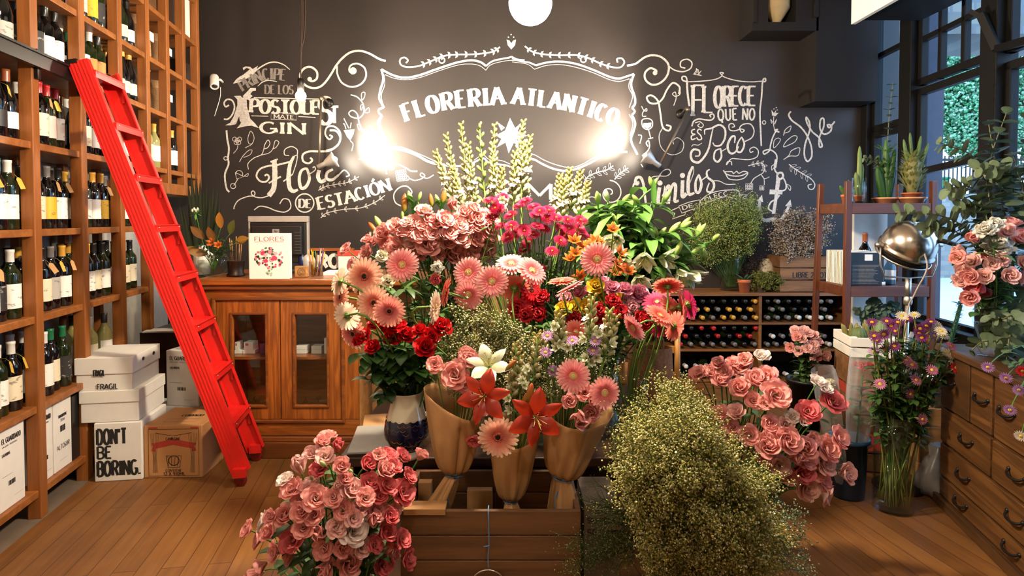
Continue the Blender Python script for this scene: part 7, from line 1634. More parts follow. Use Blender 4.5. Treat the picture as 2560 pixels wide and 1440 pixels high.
# pink vase on the chest: positions read as px, py, diameter, shade, kind
CHEST = [(2395,645,34,.55,'l'),(2408,630,36,.3,'l'),(2440,600,44,.5,'l'),(2415,672,40,.3,'l'),(2462,690,34,.3,'l'),(2440,710,50,.8,'l'),(2460,730,36,.8,'l'),(2425,740,40,.55,'l'),(2405,700,36,.3,'l'),(2430,655,40,.3,'l'),(2515,585,44,.3,'l'),(2530,565,40,.55,'l'),(2550,600,50,.55,'l'),(2500,650,36,.2,'l'),(2480,660,34,.3,'l'),(2520,690,40,.3,'l'),(2545,690,40,.55,'l'),(2560,660,40,.3,'l'),(2470,640,36,.55,'l'),(2590,640,50,.55,'l'),(2465,575,46,0,'c'),(2495,615,60,0,'c'),(2490,560,36,0,'c'),(2430,690,40,.55,'l')]
CC = U(2490,680,2.55); T = Tiers(CHEST, 4)
for i, (px, py, d, s, k) in enumerate(CHEST):
 dd = 2.52 + R.uniform(-.07,.03) - (.05 if k == 'c' else 0); h = U(px, py, dd); r = d / 2 * dd / FPX * 1.35
 lab = (f"{SH[shade(s)]} lisianthus" if k == 'l' else 'ruffled white carnation') + f" in footed vase on chest, {T.text(i)}"
 flower('lisianthus' if k == 'l' else 'carnation', lab, 'flower', 'flowers in the footed vase', PV + Vector((R.uniform(-.015,.015), R.uniform(-.015,.015),.05)), h, facing(h, CC, .9,.7,.2), r, lis_kit(s) if k == 'l' else KIT['c_white'],.0022,3,.08,.018, lin('#3c6a28'),0)
# ---- gerberas: px, py, radius px, kit, facing (x, y away, z up), depth, base vase, words
GB = [(912,691,50,'g_peach',(-.2,-1,.1),2.0,'g','large peach gerbera with dark eye facing out, uppermost on the left'),
 (1006,662,44,'g_pink',(-.1,-1,.25),2.1,'g','pink gerbera with small eye, in front of the lisianthus'),
 (935,757,46,'g_peach',(-.1,-1,.05),1.97,'g','peach gerbera with dark eye, centre of the left cluster'),
 (973,778,42,'g_pinkdark',(.1,-1,0),1.94,'g','dusky pink gerbera with dark eye above the red roses'),
 (853,743,40,'g_peach',(-.75,-.7,.1),2.05,'g','peach gerbera half turned away at the far left'),
 (850,704,36,'g_cream',(-.8,.25,.15),1.99,'g','cream gerbera seen from behind at the far left, upper'),
 (868,790,38,'g_cream',(-.6,.5,-.3),1.99,'g','cream gerbera seen from behind at the far left, lower'),
 (884,834,44,'g_pinkdark',(-.5,-.9,-.2),2.04,'g','peach pink gerbera half hidden by the red roses'),
 (1086,768,46,'g_cream',(1,-.15,-.05),1.98,'p','peach gerbera in profile facing right over the roses'),
 (1172,681,42,'g_pink',(-.2,-1,.35),2.1,'p','pink gerbera with green eye, upper of the middle three'),
 (1230,704,43,'g_pink',(0,-1,.3),2.02,'p','pink gerbera with green eye, right of the middle three'),
 (1171,737,40,'g_pink',(-.1,-1,0),2.08,'p','pink gerbera with green eye, lowest of the middle three'),
 (1116,731,40,'g_coral',(-1,-.25,.25),2.06,'p','coral pink gerbera in edge view left of the middle three'),
 (1278,660,41,'g_pink',(0,-.6,.9),2.2,'p','pink gerbera tilted to the ceiling beside the crimson asters'),
 (1330,677,42,'g_pink',(.5,-.7,.6),2.15,'p','pink gerbera tilted right of the one facing the ceiling'),
 (1287,722,40,'g_coral',(.2,1,.3),2.22,'p','coral gerbera showing its back in the middle of the table'),
 (1493,648,45,'g_pink',(-.15,-1,.2),2.12,'c','single large pink gerbera with pale eye below the white lilies'),
 (1424,722,42,'g_pink',(-.5,.1,.95),2.1,'c','pink gerbera turned to the ceiling on a bent stalk'),
 (1405,704,38,'g_coral',(-.1,-.1,1),2.2,'c','coral gerbera flat behind the bent stalk one'),
 (1669,716,41,'g_coral',(.1,.6,.85),2.2,'c','coral gerbera seen from below at the upper right'),
 (1702,770,48,'g_coral',(1,-.1,.05),2.18,'c','coral gerbera in profile at the far right'),
 (1650,790,42,'g_coral',(.4,-.4,.75),2.1,'c','coral gerbera leaning right on a long green stalk'),
 (1585,818,40,'g_pink',(-.8,-.35,-.4),2.0,'c','pink gerbera drooping left below the carnations'),
 (1686,815,40,'g_coral',(.95,.3,-.3),2.12,'c','coral gerbera lowest at the far right'),
 (1722,762,40,'g_hot',(1,.2,.2),2.28,'c','hot pink gerbera edge at the far right'),
 (1643,756,40,'g_hot',(-.3,-.6,.8),2.3,'c','hot pink gerbera above the long green stalks'),
 (1655,812,38,'g_hot',(.2,-.9,-.3),2.2,'c','magenta gerbera hanging among the coral ones'),
 (1678,772,40,'g_coral',(.6,-.6,.5),2.2,'c','orange coral gerbera between the profile ones'),
 (1325,722,44,'g_red',(.6,-.5,.3),2.24,'p','deep red gerbera in the middle of the table'),
 (1300,770,34,'g_red',(.1,-.8,.5),2.2,'p','small red gerbera under the deep red one'),
 (1440,830,34,'g_coral',(.2,-.8,.5),2.1,'m','coral gerbera behind the tuberose buds')]
for px, py, rp, kit, fc_, dd, bs, lab in GB:
 h = U(px, py, dd); flower('gerbera', lab, 'flower', 'gerberas on the table', TV[bs] + Vector((RF.uniform(-.02,.02), RF.uniform(-.02,.02),.02)), h, fc_, rp * dd / FPX, KIT[kit],.0036,0, stem_col=lin('#6a8a3c'))
# ---- red roses in the navy vase
RS = [(936,810,34),(908,840,38),(931,867,34),(984,814,40),(981,841,44),(1016,837,40),(1062,866,50),(1075,842,44),(1103,818,50),(1050,826,36),(958,815,34),(1000,812,30),(896,850,30)]
T = Tiers(RS, 3); RC = NV + Vector((0,.05,.3))
for i, (px, py, d) in enumerate(RS):
 dd = 2.02 + R.uniform(-.04,.03); h = U(px, py, dd)
 flower('rose', f'red rose in the cream and navy vase, {T.text(i)}', 'rose', 'red roses in the navy vase', NV + Vector((R.uniform(-.02,.02), R.uniform(-.02,.02),.05)), h, facing(h, RC, .9,.55,.25,.25), d / 2 * dd / FPX * 1.3, KIT['r_red'],.0026,7,.085,.026, lin('#2c5224'))
for i, (px, py) in enumerate(((925,945),(950,965),(905,920),(1000,935),(1035,930),(975,905),(1010,900),(940,905),(1060,905),(920,985),(1040,960))):
 p = U(px, py - 35,2.03); b0 = NV + Vector((0,0,.1)); t = thing('rose_leaf_spray', f'dark green rose leaf spray spilling from the navy vase, {nth(i + 1)} of the sprays', 'leaves', b0,0, 'rose leaves over the navy vase'); mb = MB(); P = bez((0,0,0),(p - b0) * .6 + Vector((0,0,.1)), p - b0,6); mb.tube(P, .0016,5, col=G2)
 for k in range(6): a = R.uniform(0,6.28); leafblade(mb, P[R.randint(3,6)],(math.cos(a), math.sin(a) * .5 - .5, R.uniform(-.3,.4)), R.uniform(.05,.075),.023, R.uniform(.5,1.4), mixc(lin('#1e4018'), lin('#3a6a2c'), R.random()), mi=1)
 mb.build('leaves', [MT['stem'], MT['leaf']], t)
# ---- crimson asters
CA_ = [(70,235),(160,215),(135,295),(90,355),(220,340),(325,240),(285,275),(385,280),(495,305),(430,310),(400,345),(485,370),(550,360),(225,415),(305,435),(250,480),(320,455),(385,480),(340,540),(320,590),(570,435),(635,375),(640,440),(725,375),(610,490),(715,435),(660,510),(745,480),(440,730),(580,525),(520,600),(690,490),(110,290),(410,420),(200,500),(150,420),(460,440)]
pts = [Z3(x, y) for x, y in CA_]; T = Tiers(pts, 5); AC = U(1340,700,2.6)
for i, (px, py) in enumerate(pts):
 dd = 2.46 + R.uniform(-.06,.06); h = U(px, py, dd)
 flower('aster', f'crimson aster on the table, {T.text(i)}', 'flower', 'crimson asters on the table', TV['a'] + Vector((R.uniform(-.03,.03), R.uniform(-.03,.03),.02)), h, facing(h, AC, .9,.45,.55,.4),21 * dd / FPX, KIT['a_crim'],.0019,7,.055,.006, lin('#4c7a30'))
# ---- tuberose spikes behind
def tuberose(tip, low, dep, lab, green=False, base=None, n=34, sz=1.0, opens=6, parent=None):
 a, b = U(low[0], low[1], dep), U(tip[0], tip[1], dep); base = base or TV['t'] + Vector((R.uniform(-.05,.05), R.uniform(-.05,.05),.02))
 if parent is None: t = thing('tuberose_spike', lab, 'flower', base, 0, 'tuberose spikes on the table'); o = Vector(base)
 else: t = parent; o = Vector(parent.location)
 d = (b - a).normalized(); mb = MB(); mb.tube([Vector(p) - o for p in bez(base, a - d * .1, a, 5)] + [a.lerp(b, .5) - o, b - o],.0032,6, col=lin('#7a9a44')); L = (b - a).length
 bd = MB(); op = MB(); u = d.orthogonal().normalized(); w = d.cross(u); g0, g1 = lin('#93a856'), lin('#e6e0b8')
 for i in range(n):
  s = (i + .5) / n; p = a.lerp(b, s) - o; an = i * 2.4; out = u * math.cos(an) + w * math.sin(an); dv = (out * (.75 - .35 * s) + d * .8).normalized(); ln = .034 * sz * (1 - .62 * s) + .004
  if not green and s < .42 and (i % 3 == 0) and opens:
   for k in range(6): petal_dir = k * PI / 3; petal(op, .016 * sz, .0065 * sz, .7,-.2,.2,3,2, 'lance', petal_dir, .003,0, lin('#e8dcc4'), lin('#f4eee0')) if False else None
   A = mat4(p + dv * ln * .95, dv, s=.017 * sz); sub = MB()
   for k in range(6): petal(sub, 1.0,.4,.85,-.1,.2,3,2, 'lance', k * PI / 3,.1,-.2, lin('#eadcc0'), lin('#f6f0e4'))
   op.merge(sub, A); bd.tube([p, p + dv * ln],.0032 * sz, 5, col=lin('#dcd0a8'))
  else:
   c0, c1 = (lin('#6a9038'), lin('#a8b860')) if green else (mixc(g0, lin('#98a44c'), s), mixc(g1, lin('#c0904c'), s * .9))
   q = p + out * .006; r_ = .0072 * sz * (1 - .5 * s) + .0016
   vv = []; cc = []; N = 6; pr = ((.2,0),(.8,.3),(1,.6),(.7,.88),(.1,1.0))
   uu = dv.orthogonal().normalized(); ww = dv.cross(uu)
   for rr, z in pr:
    for k in range(N): ak = k * PI / 3; vv.append(q + dv * (z * ln) + (uu * math.cos(ak) + ww * math.sin(ak)) * (rr * r_)); cc.append(mixc(c0, c1, z))
   bd.add(vv, [(j * N + k, j * N + (k + 1) % N, (j + 1) * N + (k + 1) % N, (j + 1) * N + k) for j in range(4) for k in range(N)],0, cc)
 if parent is None:
  mb.build('stem', MT['stem'], t); bd.build('buds', MT['waxy'], t)
  if op.V: op.build('open_florets', MT['petal'], t)
 else:
  mb.merge(bd, mi=1); mb.merge(op, mi=1); mb.build('tuberose_spike', [MT['stem'], MT['waxy']], t)
TB = [((1088,380),(1135,510),2.72),((1114,337),(1150,520),2.8),((1152,308),(1174,525),2.84),((1170,360),(1188,540),2.74),((1236,310),(1232,540),2.82),((1230,358),(1240,535),2.74),((1287,380),(1283,520),2.72),((1308,302),(1290,470),2.84),((1325,340),(1308,500),2.8),((1309,358),(1303,490),2.74),((1400,438),(1390,540),2.7),((1424,422),(1412,530),2.74),((1452,428),(1424,530),2.72),((1470,458),(1448,545),2.7),((1132,420),(1160,540),2.7),((1255,420),(1250,540),2.68),((1410,450),(1402,560),2.66)]
for i, (tp, lw, dd) in enumerate(TB): tuberose(tp, lw, dd, f'greenish white tuberose spike behind the asters, {nth(sorted(range(len(TB)), key=lambda k: TB[k][0][0]).index(i) + 1)} from the left', n=40, sz=1.15)
tuberose((1198,308),(1214,520),2.78,'slim green budded gladiolus spike among the tuberoses', True, n=22, sz=1.3)
# ---- white lily stems with hanging leaves at the back right
WL = [(1495,512),(1520,503),(1555,508),(1600,510),(1633,470),(1655,508),(1700,572),(1672,582),(1742,592),(1782,604),(1722,640),(1642,596),(1590,545),(1545,562),(1612,622),(1690,640),(1760,650),(1575,600)]
LC = U(1600,640,2.66)
for i, (px, py) in enumerate(WL):
 dd = 2.62 + R.uniform(-.14,.12); hd = U(px, py, dd); base = TV['w'] + Vector((R.uniform(-.04,.04), R.uniform(-.04,.04),.03))
 rank = sorted(range(len(WL)), key=lambda k: WL[k][0]).index(i) + 1
 t = thing('lily_plant', f'white lily stem with arching green leaves and buds, {nth(rank)} from left', 'flower', base, 0, 'white lilies at the back right'); h = hd - base; ctrl = Vector((h.x * .25, h.y * .3, h.z * .9)); P = bez((0,0,0), ctrl, h, 12)
 mb = MB(); mb.tube(P, .0042,6, col=lin('#5a8a38')); mb.build('stem', MT['stem'], t)
 mb = MB()
 for k in range(22):
  s = R.uniform(.42,.97); p = P[int(s * 12)]; a = k * 2.4 + R.uniform(-.3,.3); d = Vector((math.cos(a), math.sin(a) * .8 - .15, R.uniform(.2,.9)))
  leafblade(mb, p, d, R.uniform(.13,.21), R.uniform(.018,.027), R.uniform(.9,2.0), mixc(lin('#2e5e20'), lin('#5c9440'), R.random()), nu=7, col2=lin('#6a9a48'))
 mb.build('leaves', MT['leaf'], t)
 for k in range(R.randint(1,2)):
  dv = (Vector((h.x * .6,-.25, h.z)).normalized() + Vector((R.uniform(-.8,.8), R.uniform(-.6,.2), R.uniform(-.5,.5)))).normalized()
  inst('bud', KIT[R.choice(['b_lily', 'b_lily', 'b_lilywhite'])], t, mat4(h - dv * .005, dv, s=R.uniform(.055,.08)))
TR = [(1540,600,(-.4,-.8,-.4),40,'y_trumpet'),(1612,646,(-.2,-.7,-.7),44,'y_trumpet'),(1664,648,(.7,-.6,-.1),44,'y_trumpet'),(1704,688,(.4,-.6,-.8),44,'y_trumpet'),(1736,690,(.8,-.4,-.7),42,'y_trumpet'),(1598,700,(.1,-.8,-.6),40,'y_trumpet'),(1655,690,(.2,-.7,-.7),38,'y_trumpet'),(1560,660,(-.1,-.9,-.4),36,'y_trumpet')]
for i, (px, py, fc_, rp, kt) in enumerate(TR):
 dd = 2.5 + R.uniform(-.05,.03); h = U(px, py, dd); rank = sorted(range(len(TR)), key=lambda k: TR[k][0]).index(i) + 1
 flower('white_lily', f'white trumpet lily drooping below the lily leaves, {nth(rank)} from left', 'flower', 'open white lilies at the back right', TV['w'] + Vector((R.uniform(-.03,.03), R.uniform(-.03,.03),.03)), h, fc_, rp * dd / FPX, KIT[kt],.004,3,.12,.016, lin('#3c6e2c'), sub='stamens')
t = thing('green_lily_leaf', 'single tall upright green lily shoot before the chalk script', 'leaves', TV['w'] + Vector((0,0,.03))); b0 = TV['w'] + Vector((0,0,.03)); h = U(1634,520,2.6) - b0; mb = MB(); mb.tube(bez((0,0,0),(0,0,.3), h, 8),.004,6, col=G1); mb.build('stem', MT['stem'], t)
mb = MB(); leafblade(mb, h, (0,0,1),.13,.013,0, lin('#4c8430'), up=(0,-1,0)); leafblade(mb, h, (.9,-.1,.5),.1,.012,.3, lin('#4c8430')); leafblade(mb, h, (-.6,-.1,.2),.1,.014,.8, lin('#3c7028')); leafblade(mb, h, (.4,-.3,.1),.12,.016,1.2, lin('#3c7028')); mb.build('leaves', MT['leaf'], t)
# ---- mixed small flowers in the middle right of the table
MIX = [('y_alst', [(680,520),(790,550),(860,530),(690,610),(650,650),(1020,610),(1010,720),(1070,740),(980,745),(960,440),(740,560),(830,520),(1000,690),(720,780)],22, 'alstroemeria', 'orange alstroemeria bloom'),('r_yellow', [(870,870),(905,925),(690,1000),(770,995),(1030,920),(600,1010),(830,850)],24, 'rose', 'yellow rose'),('r_pink', [(950,865),(1040,870),(1130,905),(800,885),(700,900),(890,830),(1100,930),(1160,890)],24, 'rose', 'mauve pink rose'),('c_red', [(400,1000),(960,960),(1010,1030),(1160,1080),(275,1010),(710,1160),(450,930),(850,1020),(430,1050),(330,1060),(860,1080),(1190,1120),(680,1090)],26, 'carnation', 'red carnation'),('c_pink', [(1060,960),(1090,1000),(620,940)],24, 'carnation', 'pink carnation')]
MC = U(1480,780,2.4)
for kit, L, rp, nm, lab in MIX:
 pts = [Z3(x, y) for x, y in L]; T = Tiers(pts, 2 if len(L) > 4 else 1)
 for i, (px, py) in enumerate(pts):
  dd = (2.36 if kit != 'c_red' else 2.2) + R.uniform(-.05,.06); h = U(px, py, dd)
  flower(nm, f'{lab} in the middle of the table, {T.text(i)}', 'flower', lab + 's on the table', TV['m'] + Vector((R.uniform(-.04,.04), R.uniform(-.04,.04),.02)), h, facing(h, MC, .7,.7,.35), rp * dd / FPX, KIT[kit],.0024,4,.07,.014, lin('#3a6026'), sub='stamens')
for px, py, kt, rp, lab in ((1094,668,'c_white',19,'round white carnation in front of the pink lisianthus'),(1089,699,'c_coral',18,'small rosy carnation under the white one'),(971,702,'r_cream',20,'pale yellow rose beside the peach gerberas'),(955,640,'r_cream',20,'cream rose among the pink lisianthus'),(1255,500,'y_trumpet',18,'white tuberose flower behind the asters')):
 h = U(px, py, 2.12 if py > 650 else 2.4); flower('carnation' if kt[0] == 'c' else 'rose' if kt[0] == 'r' else 'tuberose', lab, 'flower', None, TV['g'] + Vector((.05,.02,.02)), h, facing(h, U(1060,700,2.4),.3,1,.2), rp * 2.12 / FPX, KIT[kt],.0024,3, sub='stamens')
for i, (px, py, tx, ty, kt) in enumerate(((1010,535,1012,490,'b_orange'),(1030,520,1022,482,'b_lily'),(1080,520,1076,488,'b_orange'),(1100,520,1090,490,'b_lily'),(1105,515,1112,478,'b_orange'),(960,580,940,545,'b_lily'),(950,590,925,560,'b_orange'),(1010,560,1006,530,'b_lily'),(1045,505,1052,482,'b_lily'))):
 a = U(px, py, 2.62); b = U(tx, ty, 2.62); base = TV['l'] + Vector((0,0,.03)); t = thing('lily_bud', f'{"orange red" if kt == "b_orange" else "green"} lily bud above the pink lisianthus, {nth(sorted([1010,1030,1080,1100,1105,960,950,1011,1045]).index(px if i != 7 else 1011) + 1)} from left', 'flower', base, 0, 'lily buds above the lisianthus')
 mb = MB(); mb.tube(bez((0,0,0),(0,0,.3), a - base, 8),.0028,6, col=G1)
 for k in range(3): leafblade(mb, a - base - Vector((0,0,.02 * k)),(RF.uniform(-1,1),-.3,.8),.07,.009,.7, lin('#4c8434'), mi=1)
 mb.build('stem', [MT['stem'], MT['leaf']], t); inst('bud', KIT[kt], t, mat4(a - base, b - a, s=(b - a).length * 1.15))
# ---- loose greenery that fills the vases
def fern_fill(pts, dep, base, lab, col, n=10, L=.09, Wd=.014, group='greenery on the table'):
 for i, (px, py) in enumerate(pts):
  p = U(px, py, dep + R.uniform(-.05,.05)); b0 = Vector(base) + Vector((R.uniform(-.03,.03), R.uniform(-.03,.03),.03)); t = thing('leafy_stem', f'{lab}, {nth(i + 1)} from left', 'leaves', b0,0, group); P = bez((0,0,0),(p - b0) * .5 + Vector((0,0,.1)), p - b0,8); mb = MB(); mb.tube(P, .002,5, col=G2)
  for k in range(n): a = R.uniform(0,6.28); leafblade(mb, P[R.randint(4,8)],(math.cos(a), math.sin(a) * .7 - .2, R.uniform(-.1,.8)), L * R.uniform(.7,1.2), Wd, R.uniform(.3,1.3), mixc(lin(col), lin('#5c8440'), R.random() * .35), mi=1)
  mb.build('leaves', [MT['stem'], MT['leaf']], t)
fern_fill([(960,720),(990,730),(1015,725),(1035,740),(1050,700),(1065,735),(1085,740),(1100,760),(1030,780),(1060,800),(1095,790)],2.2, TV['g'], 'dark green leafy stem between the gerberas', '#2c4e1c', 12)
fern_fill([(1250,620),(1290,610),(1325,625),(1360,640),(1395,650),(1260,650),(1420,640),(1380,690),(1360,740),(1410,760),(1270,640),(1300,650),(1340,660),(1370,670),(1280,590),(1400,600),(1440,610),(1230,640)],2.5, TV['a'], 'green leafy stem under the crimson asters', '#3c6424', 16,.07,.008)
fern_fill([(1400,780),(1450,790),(1490,770),(1520,800),(1540,830),(1570,800),(1600,780),(1620,830)],2.32, TV['m'], 'dark leafy stem among the red carnations', '#2a4a1c', 12)
# ---- pale statice standing behind the bouquets
SP = [(1118,895),(1112,820),(1135,780),(1180,768),(1240,775),(1300,790),(1335,815),(1345,870),(1300,910),(1200,890)]
spray_mass('statice_sprays', 'dusty yellow-green statice sprays standing behind the wrapped bouquets', 'foliage', TV['s'] + Vector((0,-.05,.03)), region_tips(SP, 70, lambda x, y: 2.02, R),.06,18,7,.0042,['#c0b878', '#d8d09c', '#a4a45c', '#e4dcb0', '#8c9850'],11, lin('#5a6a34'), origin=TV['s'])
# ---- big yellow statice bush at the front right
BP_ = [(1545,1190),(1555,1090),(1585,1010),(1630,965),(1690,955),(1750,975),(1785,1040),(1830,1105),(1890,1145),(1945,1210),(1940,1280),(1960,1350),(1940,1430),(1700,1470),(1630,1420),(1600,1330),(1560,1260)]
def bushd(x, y): return 1.72 - .26 * max(0,1 - ((x - 1740) / 280) ** 2 - ((y - 1190) / 290) ** 2) ** .5 + (.12 if y < 1020 else 0)
spray_mass('statice_sprays', 'huge bush of tiny yellow statice flowers right of the plank crate', 'foliage', BR + Vector((0,0,.3)), region_tips(BP_, 360, bushd, R),.062,20,14,.0032,['#d4c878', '#e2d89c', '#bcb25c', '#f0e8b8', '#9ca04c', '#c8be6c'],12, lin('#66782f'), origin=BR)
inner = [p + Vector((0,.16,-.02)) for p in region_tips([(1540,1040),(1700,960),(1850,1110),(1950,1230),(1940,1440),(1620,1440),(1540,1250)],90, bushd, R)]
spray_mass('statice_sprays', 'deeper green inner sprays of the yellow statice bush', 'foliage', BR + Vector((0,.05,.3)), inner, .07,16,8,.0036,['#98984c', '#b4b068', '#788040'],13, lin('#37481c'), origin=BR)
WP = [(1390,1440),(1420,1350),(1460,1260),(1480,1190),(1520,1260),(1560,1360),(1600,1440)]
spray_mass('statice_sprays', 'thin feathery sprays hanging left of the yellow statice bush', 'foliage', BR + Vector((-.1,-.05,.34)), region_tips(WP, 34, lambda x, y: 1.66, R),.06,14,4,.0022,['#8a8c4c', '#a8a464', '#6c7840'],14, lin('#44582c'), origin=BR, sr=.0008)
WP2 = [(1960,1270),(2000,1250),(2010,1300),(2060,1410),(2050,1440),(1960,1440)]
spray_mass('statice_sprays', 'thin pale sprays reaching right from the yellow statice bush', 'foliage', BR + Vector((.1,-.05,.34)), region_tips(WP2,16, lambda x, y: 1.66, R),.05,9,6,.0032,['#9aa488', '#b8bc9c', '#7c8a68'],15, lin('#44582c'), origin=BR, sr=.0009)
# ---- sprays on the bottle rack
VP = [(1722,560),(1735,520),(1790,495),(1840,482),(1890,492),(1915,530),(1905,575),(1870,600),(1800,610),(1740,640),(1725,600)]
spray_mass('limonium_sprays', 'fine yellow-green spray bunch in the glass vase on the rack', 'foliage', VS + Vector((0,0,.03)), region_tips(VP, 150, lambda x, y: 4.72 + .1 * math.sin(x), R),.09,18,7,.0052,['#b0bc5c', '#c8cc78', '#d8d890', '#94a84c'],16, lin('#4a6a30'), origin=VS, sr=.0016)
DP = [(1925,570),(1945,540),(1990,525),(2030,520),(2070,545),(2090,570),(2075,610),(2030,632),(1970,640),(1930,610)]
cb = Vector((U(1990,640, RY + .15).x, RY + .15, rtop + .16))
spray_mass('dried_sprays', 'dusty pink and beige dried flower bunch in the stencilled crate', 'foliage', cb, region_tips(DP, 90, lambda x, y: 4.7, R),.08,14,7,.0066,['#d4bca4', '#e4d4c0', '#dcb0ac', '#b0a084', '#f0e4d4'],17, lin('#4a4430'), sr=.0014)
DP2 = [(1838,640),(1850,610),(1890,610),(1915,650),(1880,690),(1845,685)]
spray_mass('dried_sprays', 'small dull purple dried bunch behind the aloe pot', 'foliage', ALOE + Vector((.03,.2,.02)), region_tips(DP2,34, lambda x, y: 4.85, R),.06,12,4,.0042,['#6a5458', '#7c6468', '#54463c'],18, lin('#4a4230'), sr=.0012)
for q, lab, s in zip(MOSS, ('mossy green mound in a pot beside the aloe', 'mossy green mound in a pot beside the stencilled crate'),(.08,.075)):
 tips = [q + Vector((R.gauss(0,1), R.gauss(0,1), R.gauss(.3,.8))).normalized() * s * R.uniform(.8,1.0) + Vector((0,-.01,.075)) for _ in range(60)]
 spray_mass('mossy_plant', lab, 'plant', q + Vector((0,0,.05)), tips, .03,14,5,.0048,['#80843a', '#949044', '#64702c', '#a09850'], int(s * 1000), lin('#3a401c'), sr=.0012)
# ---- aloe, cacti
t = thing('aloe_plant', 'small aloe with thick pointed leaves in the terracotta pot', 'plant', ALOE + Vector((0,0,.08)))
mb = MB()
for i in range(13): a = i * 2.4; leafblade(mb, (0,0,0),(math.cos(a), math.sin(a),1.1 - i * .05),.12 - .003 * i, .011,.5, mixc(lin('#3c5c40'), lin('#6a8460'), R.random()), fold=.6)
mb.build('leaves', MT['leaf'], t)
def column(mb, p, d, r, L, ribs, col, taper=.75):
 A = mat4(p, d); mb.lathe([(r * .8,0),(r, L * .15),(r, L * .5),(r * taper, L * .85),(r * .4, L * .97),(0.001, L)],3 * ribs, col=col, M=A, wob=lambda a, z: .12 * math.cos(ribs * a))
def cactus(p, kind, lab, name='cactus', s=1.0):
 t = thing(name, lab, 'plant', p); mb = MB(); c = lin('#4c7034'); c2 = lin('#7a8c4c')
 if kind == 'stub':
  for a, l in ((-.6,.09),(.2,.08),(.7,.07),(0,.11)): column(mb, (0,0,-.01),(math.sin(a),-.1, math.cos(a)),.012, l, 6, mixc(c, c2, R.random()))
 elif kind == 'finger':
  for a, l, y in ((0,.3,0),(.15,.2,.1),(-.2,.15,-.1)): column(mb, (0,0,-.01),(math.sin(a), y, math.cos(a)),.013, l, 7, c2,.8)
 elif kind == 'tall':
  for a, l, y in ((0,.36,0),(.13,.3,-.05),(-.12,.27,.05),(.25,.22,.1),(-.25,.2,-.1)): column(mb, (a * .05,0,-.01),(math.sin(a), y, math.cos(a)),.02, l, 5, mixc(c, lin('#2c5424'), R.random()),.7)
  for i in range(60): z = R.uniform(.1,.33); a = R.uniform(0,6.28); leafblade(mb, (math.cos(a) * .03, math.sin(a) * .03, z),(math.cos(a), math.sin(a),.7),.04,.006,.2, lin('#4c7a38'))
 elif kind == 'leafy':
  mb.lathe([(.02,-.01),(.032,.04),(.05,.1),(.045,.18),(.02,.22),(0,.225)],16, col=lin('#8a8450'))
  for i in range(240): z = R.uniform(.02,.24); a = R.uniform(0,6.28); rr = .035 + .02 * math.sin(min(1, z / .2) * PI); leafblade(mb, (math.cos(a) * rr, math.sin(a) * rr, z),(math.cos(a), math.sin(a),1.2),.034,.006,.1, mixc(lin('#6a7434'), lin('#8f8c50'), R.random()), nu=3)
  for a, l, y in ((.25,.34,0),(-.3,.32,0),(0,.36,.1),(.5,.3,-.1)): column(mb, (math.sin(a) * .05,0,.1),(math.sin(a) * .6, y, 1),.011, l - .1,5, mixc(c, c2,.5))
 elif kind == 'round': mb.lathe([(.01,0),(.034,.02),(.04,.05),(.03,.08),(.01,.09),(0,.09)],40, col=lin('#7a8c58'), wob=lambda a, z: .1 * math.cos(13 * a))
 elif kind == 'tube': column(mb, (0,0,0),(0,0,1),.028,.13,14, lin('#8aa070'),.9)
 else:
  for i in range(9): a = i * 2.4; column(mb, (math.cos(a) * .015, math.sin(a) * .015,0),(math.cos(a) * .35, math.sin(a) * .35,1),.011, R.uniform(.06,.12),8, lin('#a89c58'))
 mb.build('cactus_body', MT['leaf'], t); return t
for (p, k), lab in zip(CACT, ('small stubby cactus in the end pot of the plant stand', 'finger cactus inside the glass cylinder', 'tall dark green cactus in the left peach bowl', 'bushy euphorbia with leafy body in the potted peach bowl')): cactus(p, k, lab, s=1)
for (p, k), lab in zip(WCAC, ('round ribbed cactus at the front of the white crate', 'ribbed column cactus at the front of the white crate', 'yellowish cluster cactus behind the round one', 'yellowish cluster cactus in the far corner of the white crate')): cactus(p - Vector((0,0,.004)), k, lab)
q = U(2390,860,2.75); q.z = .02; q = Vector((2.05,2.9,.0)); t = thing('spiny_euphorbia', 'single tall spiny green stem leaning before the window', 'plant', Vector((2.1,3.02,.4))); a, b = U(2372,870,3.0) - t.location, U(2402,762,3.0) - t.location
mb = MB(); mb.tube([Vector((0,0,0)), a, a.lerp(b, .5), b], lambda s: .012 - .003 * s, 8, col=lin('#2c5434'))
for i in range(110): s = R.random(); p = a.lerp(b, s); an = R.uniform(0,6.28); leafblade(mb, p + Vector((math.cos(an), math.sin(an),0)) * .009,(math.cos(an), math.sin(an),.5),.022,.003,0, lin('#5c8458'), nu=2)
for i in range(16): an = R.uniform(0,6.28); leafblade(mb, b, (math.cos(an), math.sin(an),.5),.05,.009,.3, lin('#3c6a4c'), nu=3)
mb.build('spiny_stem', MT['leaf'], t)
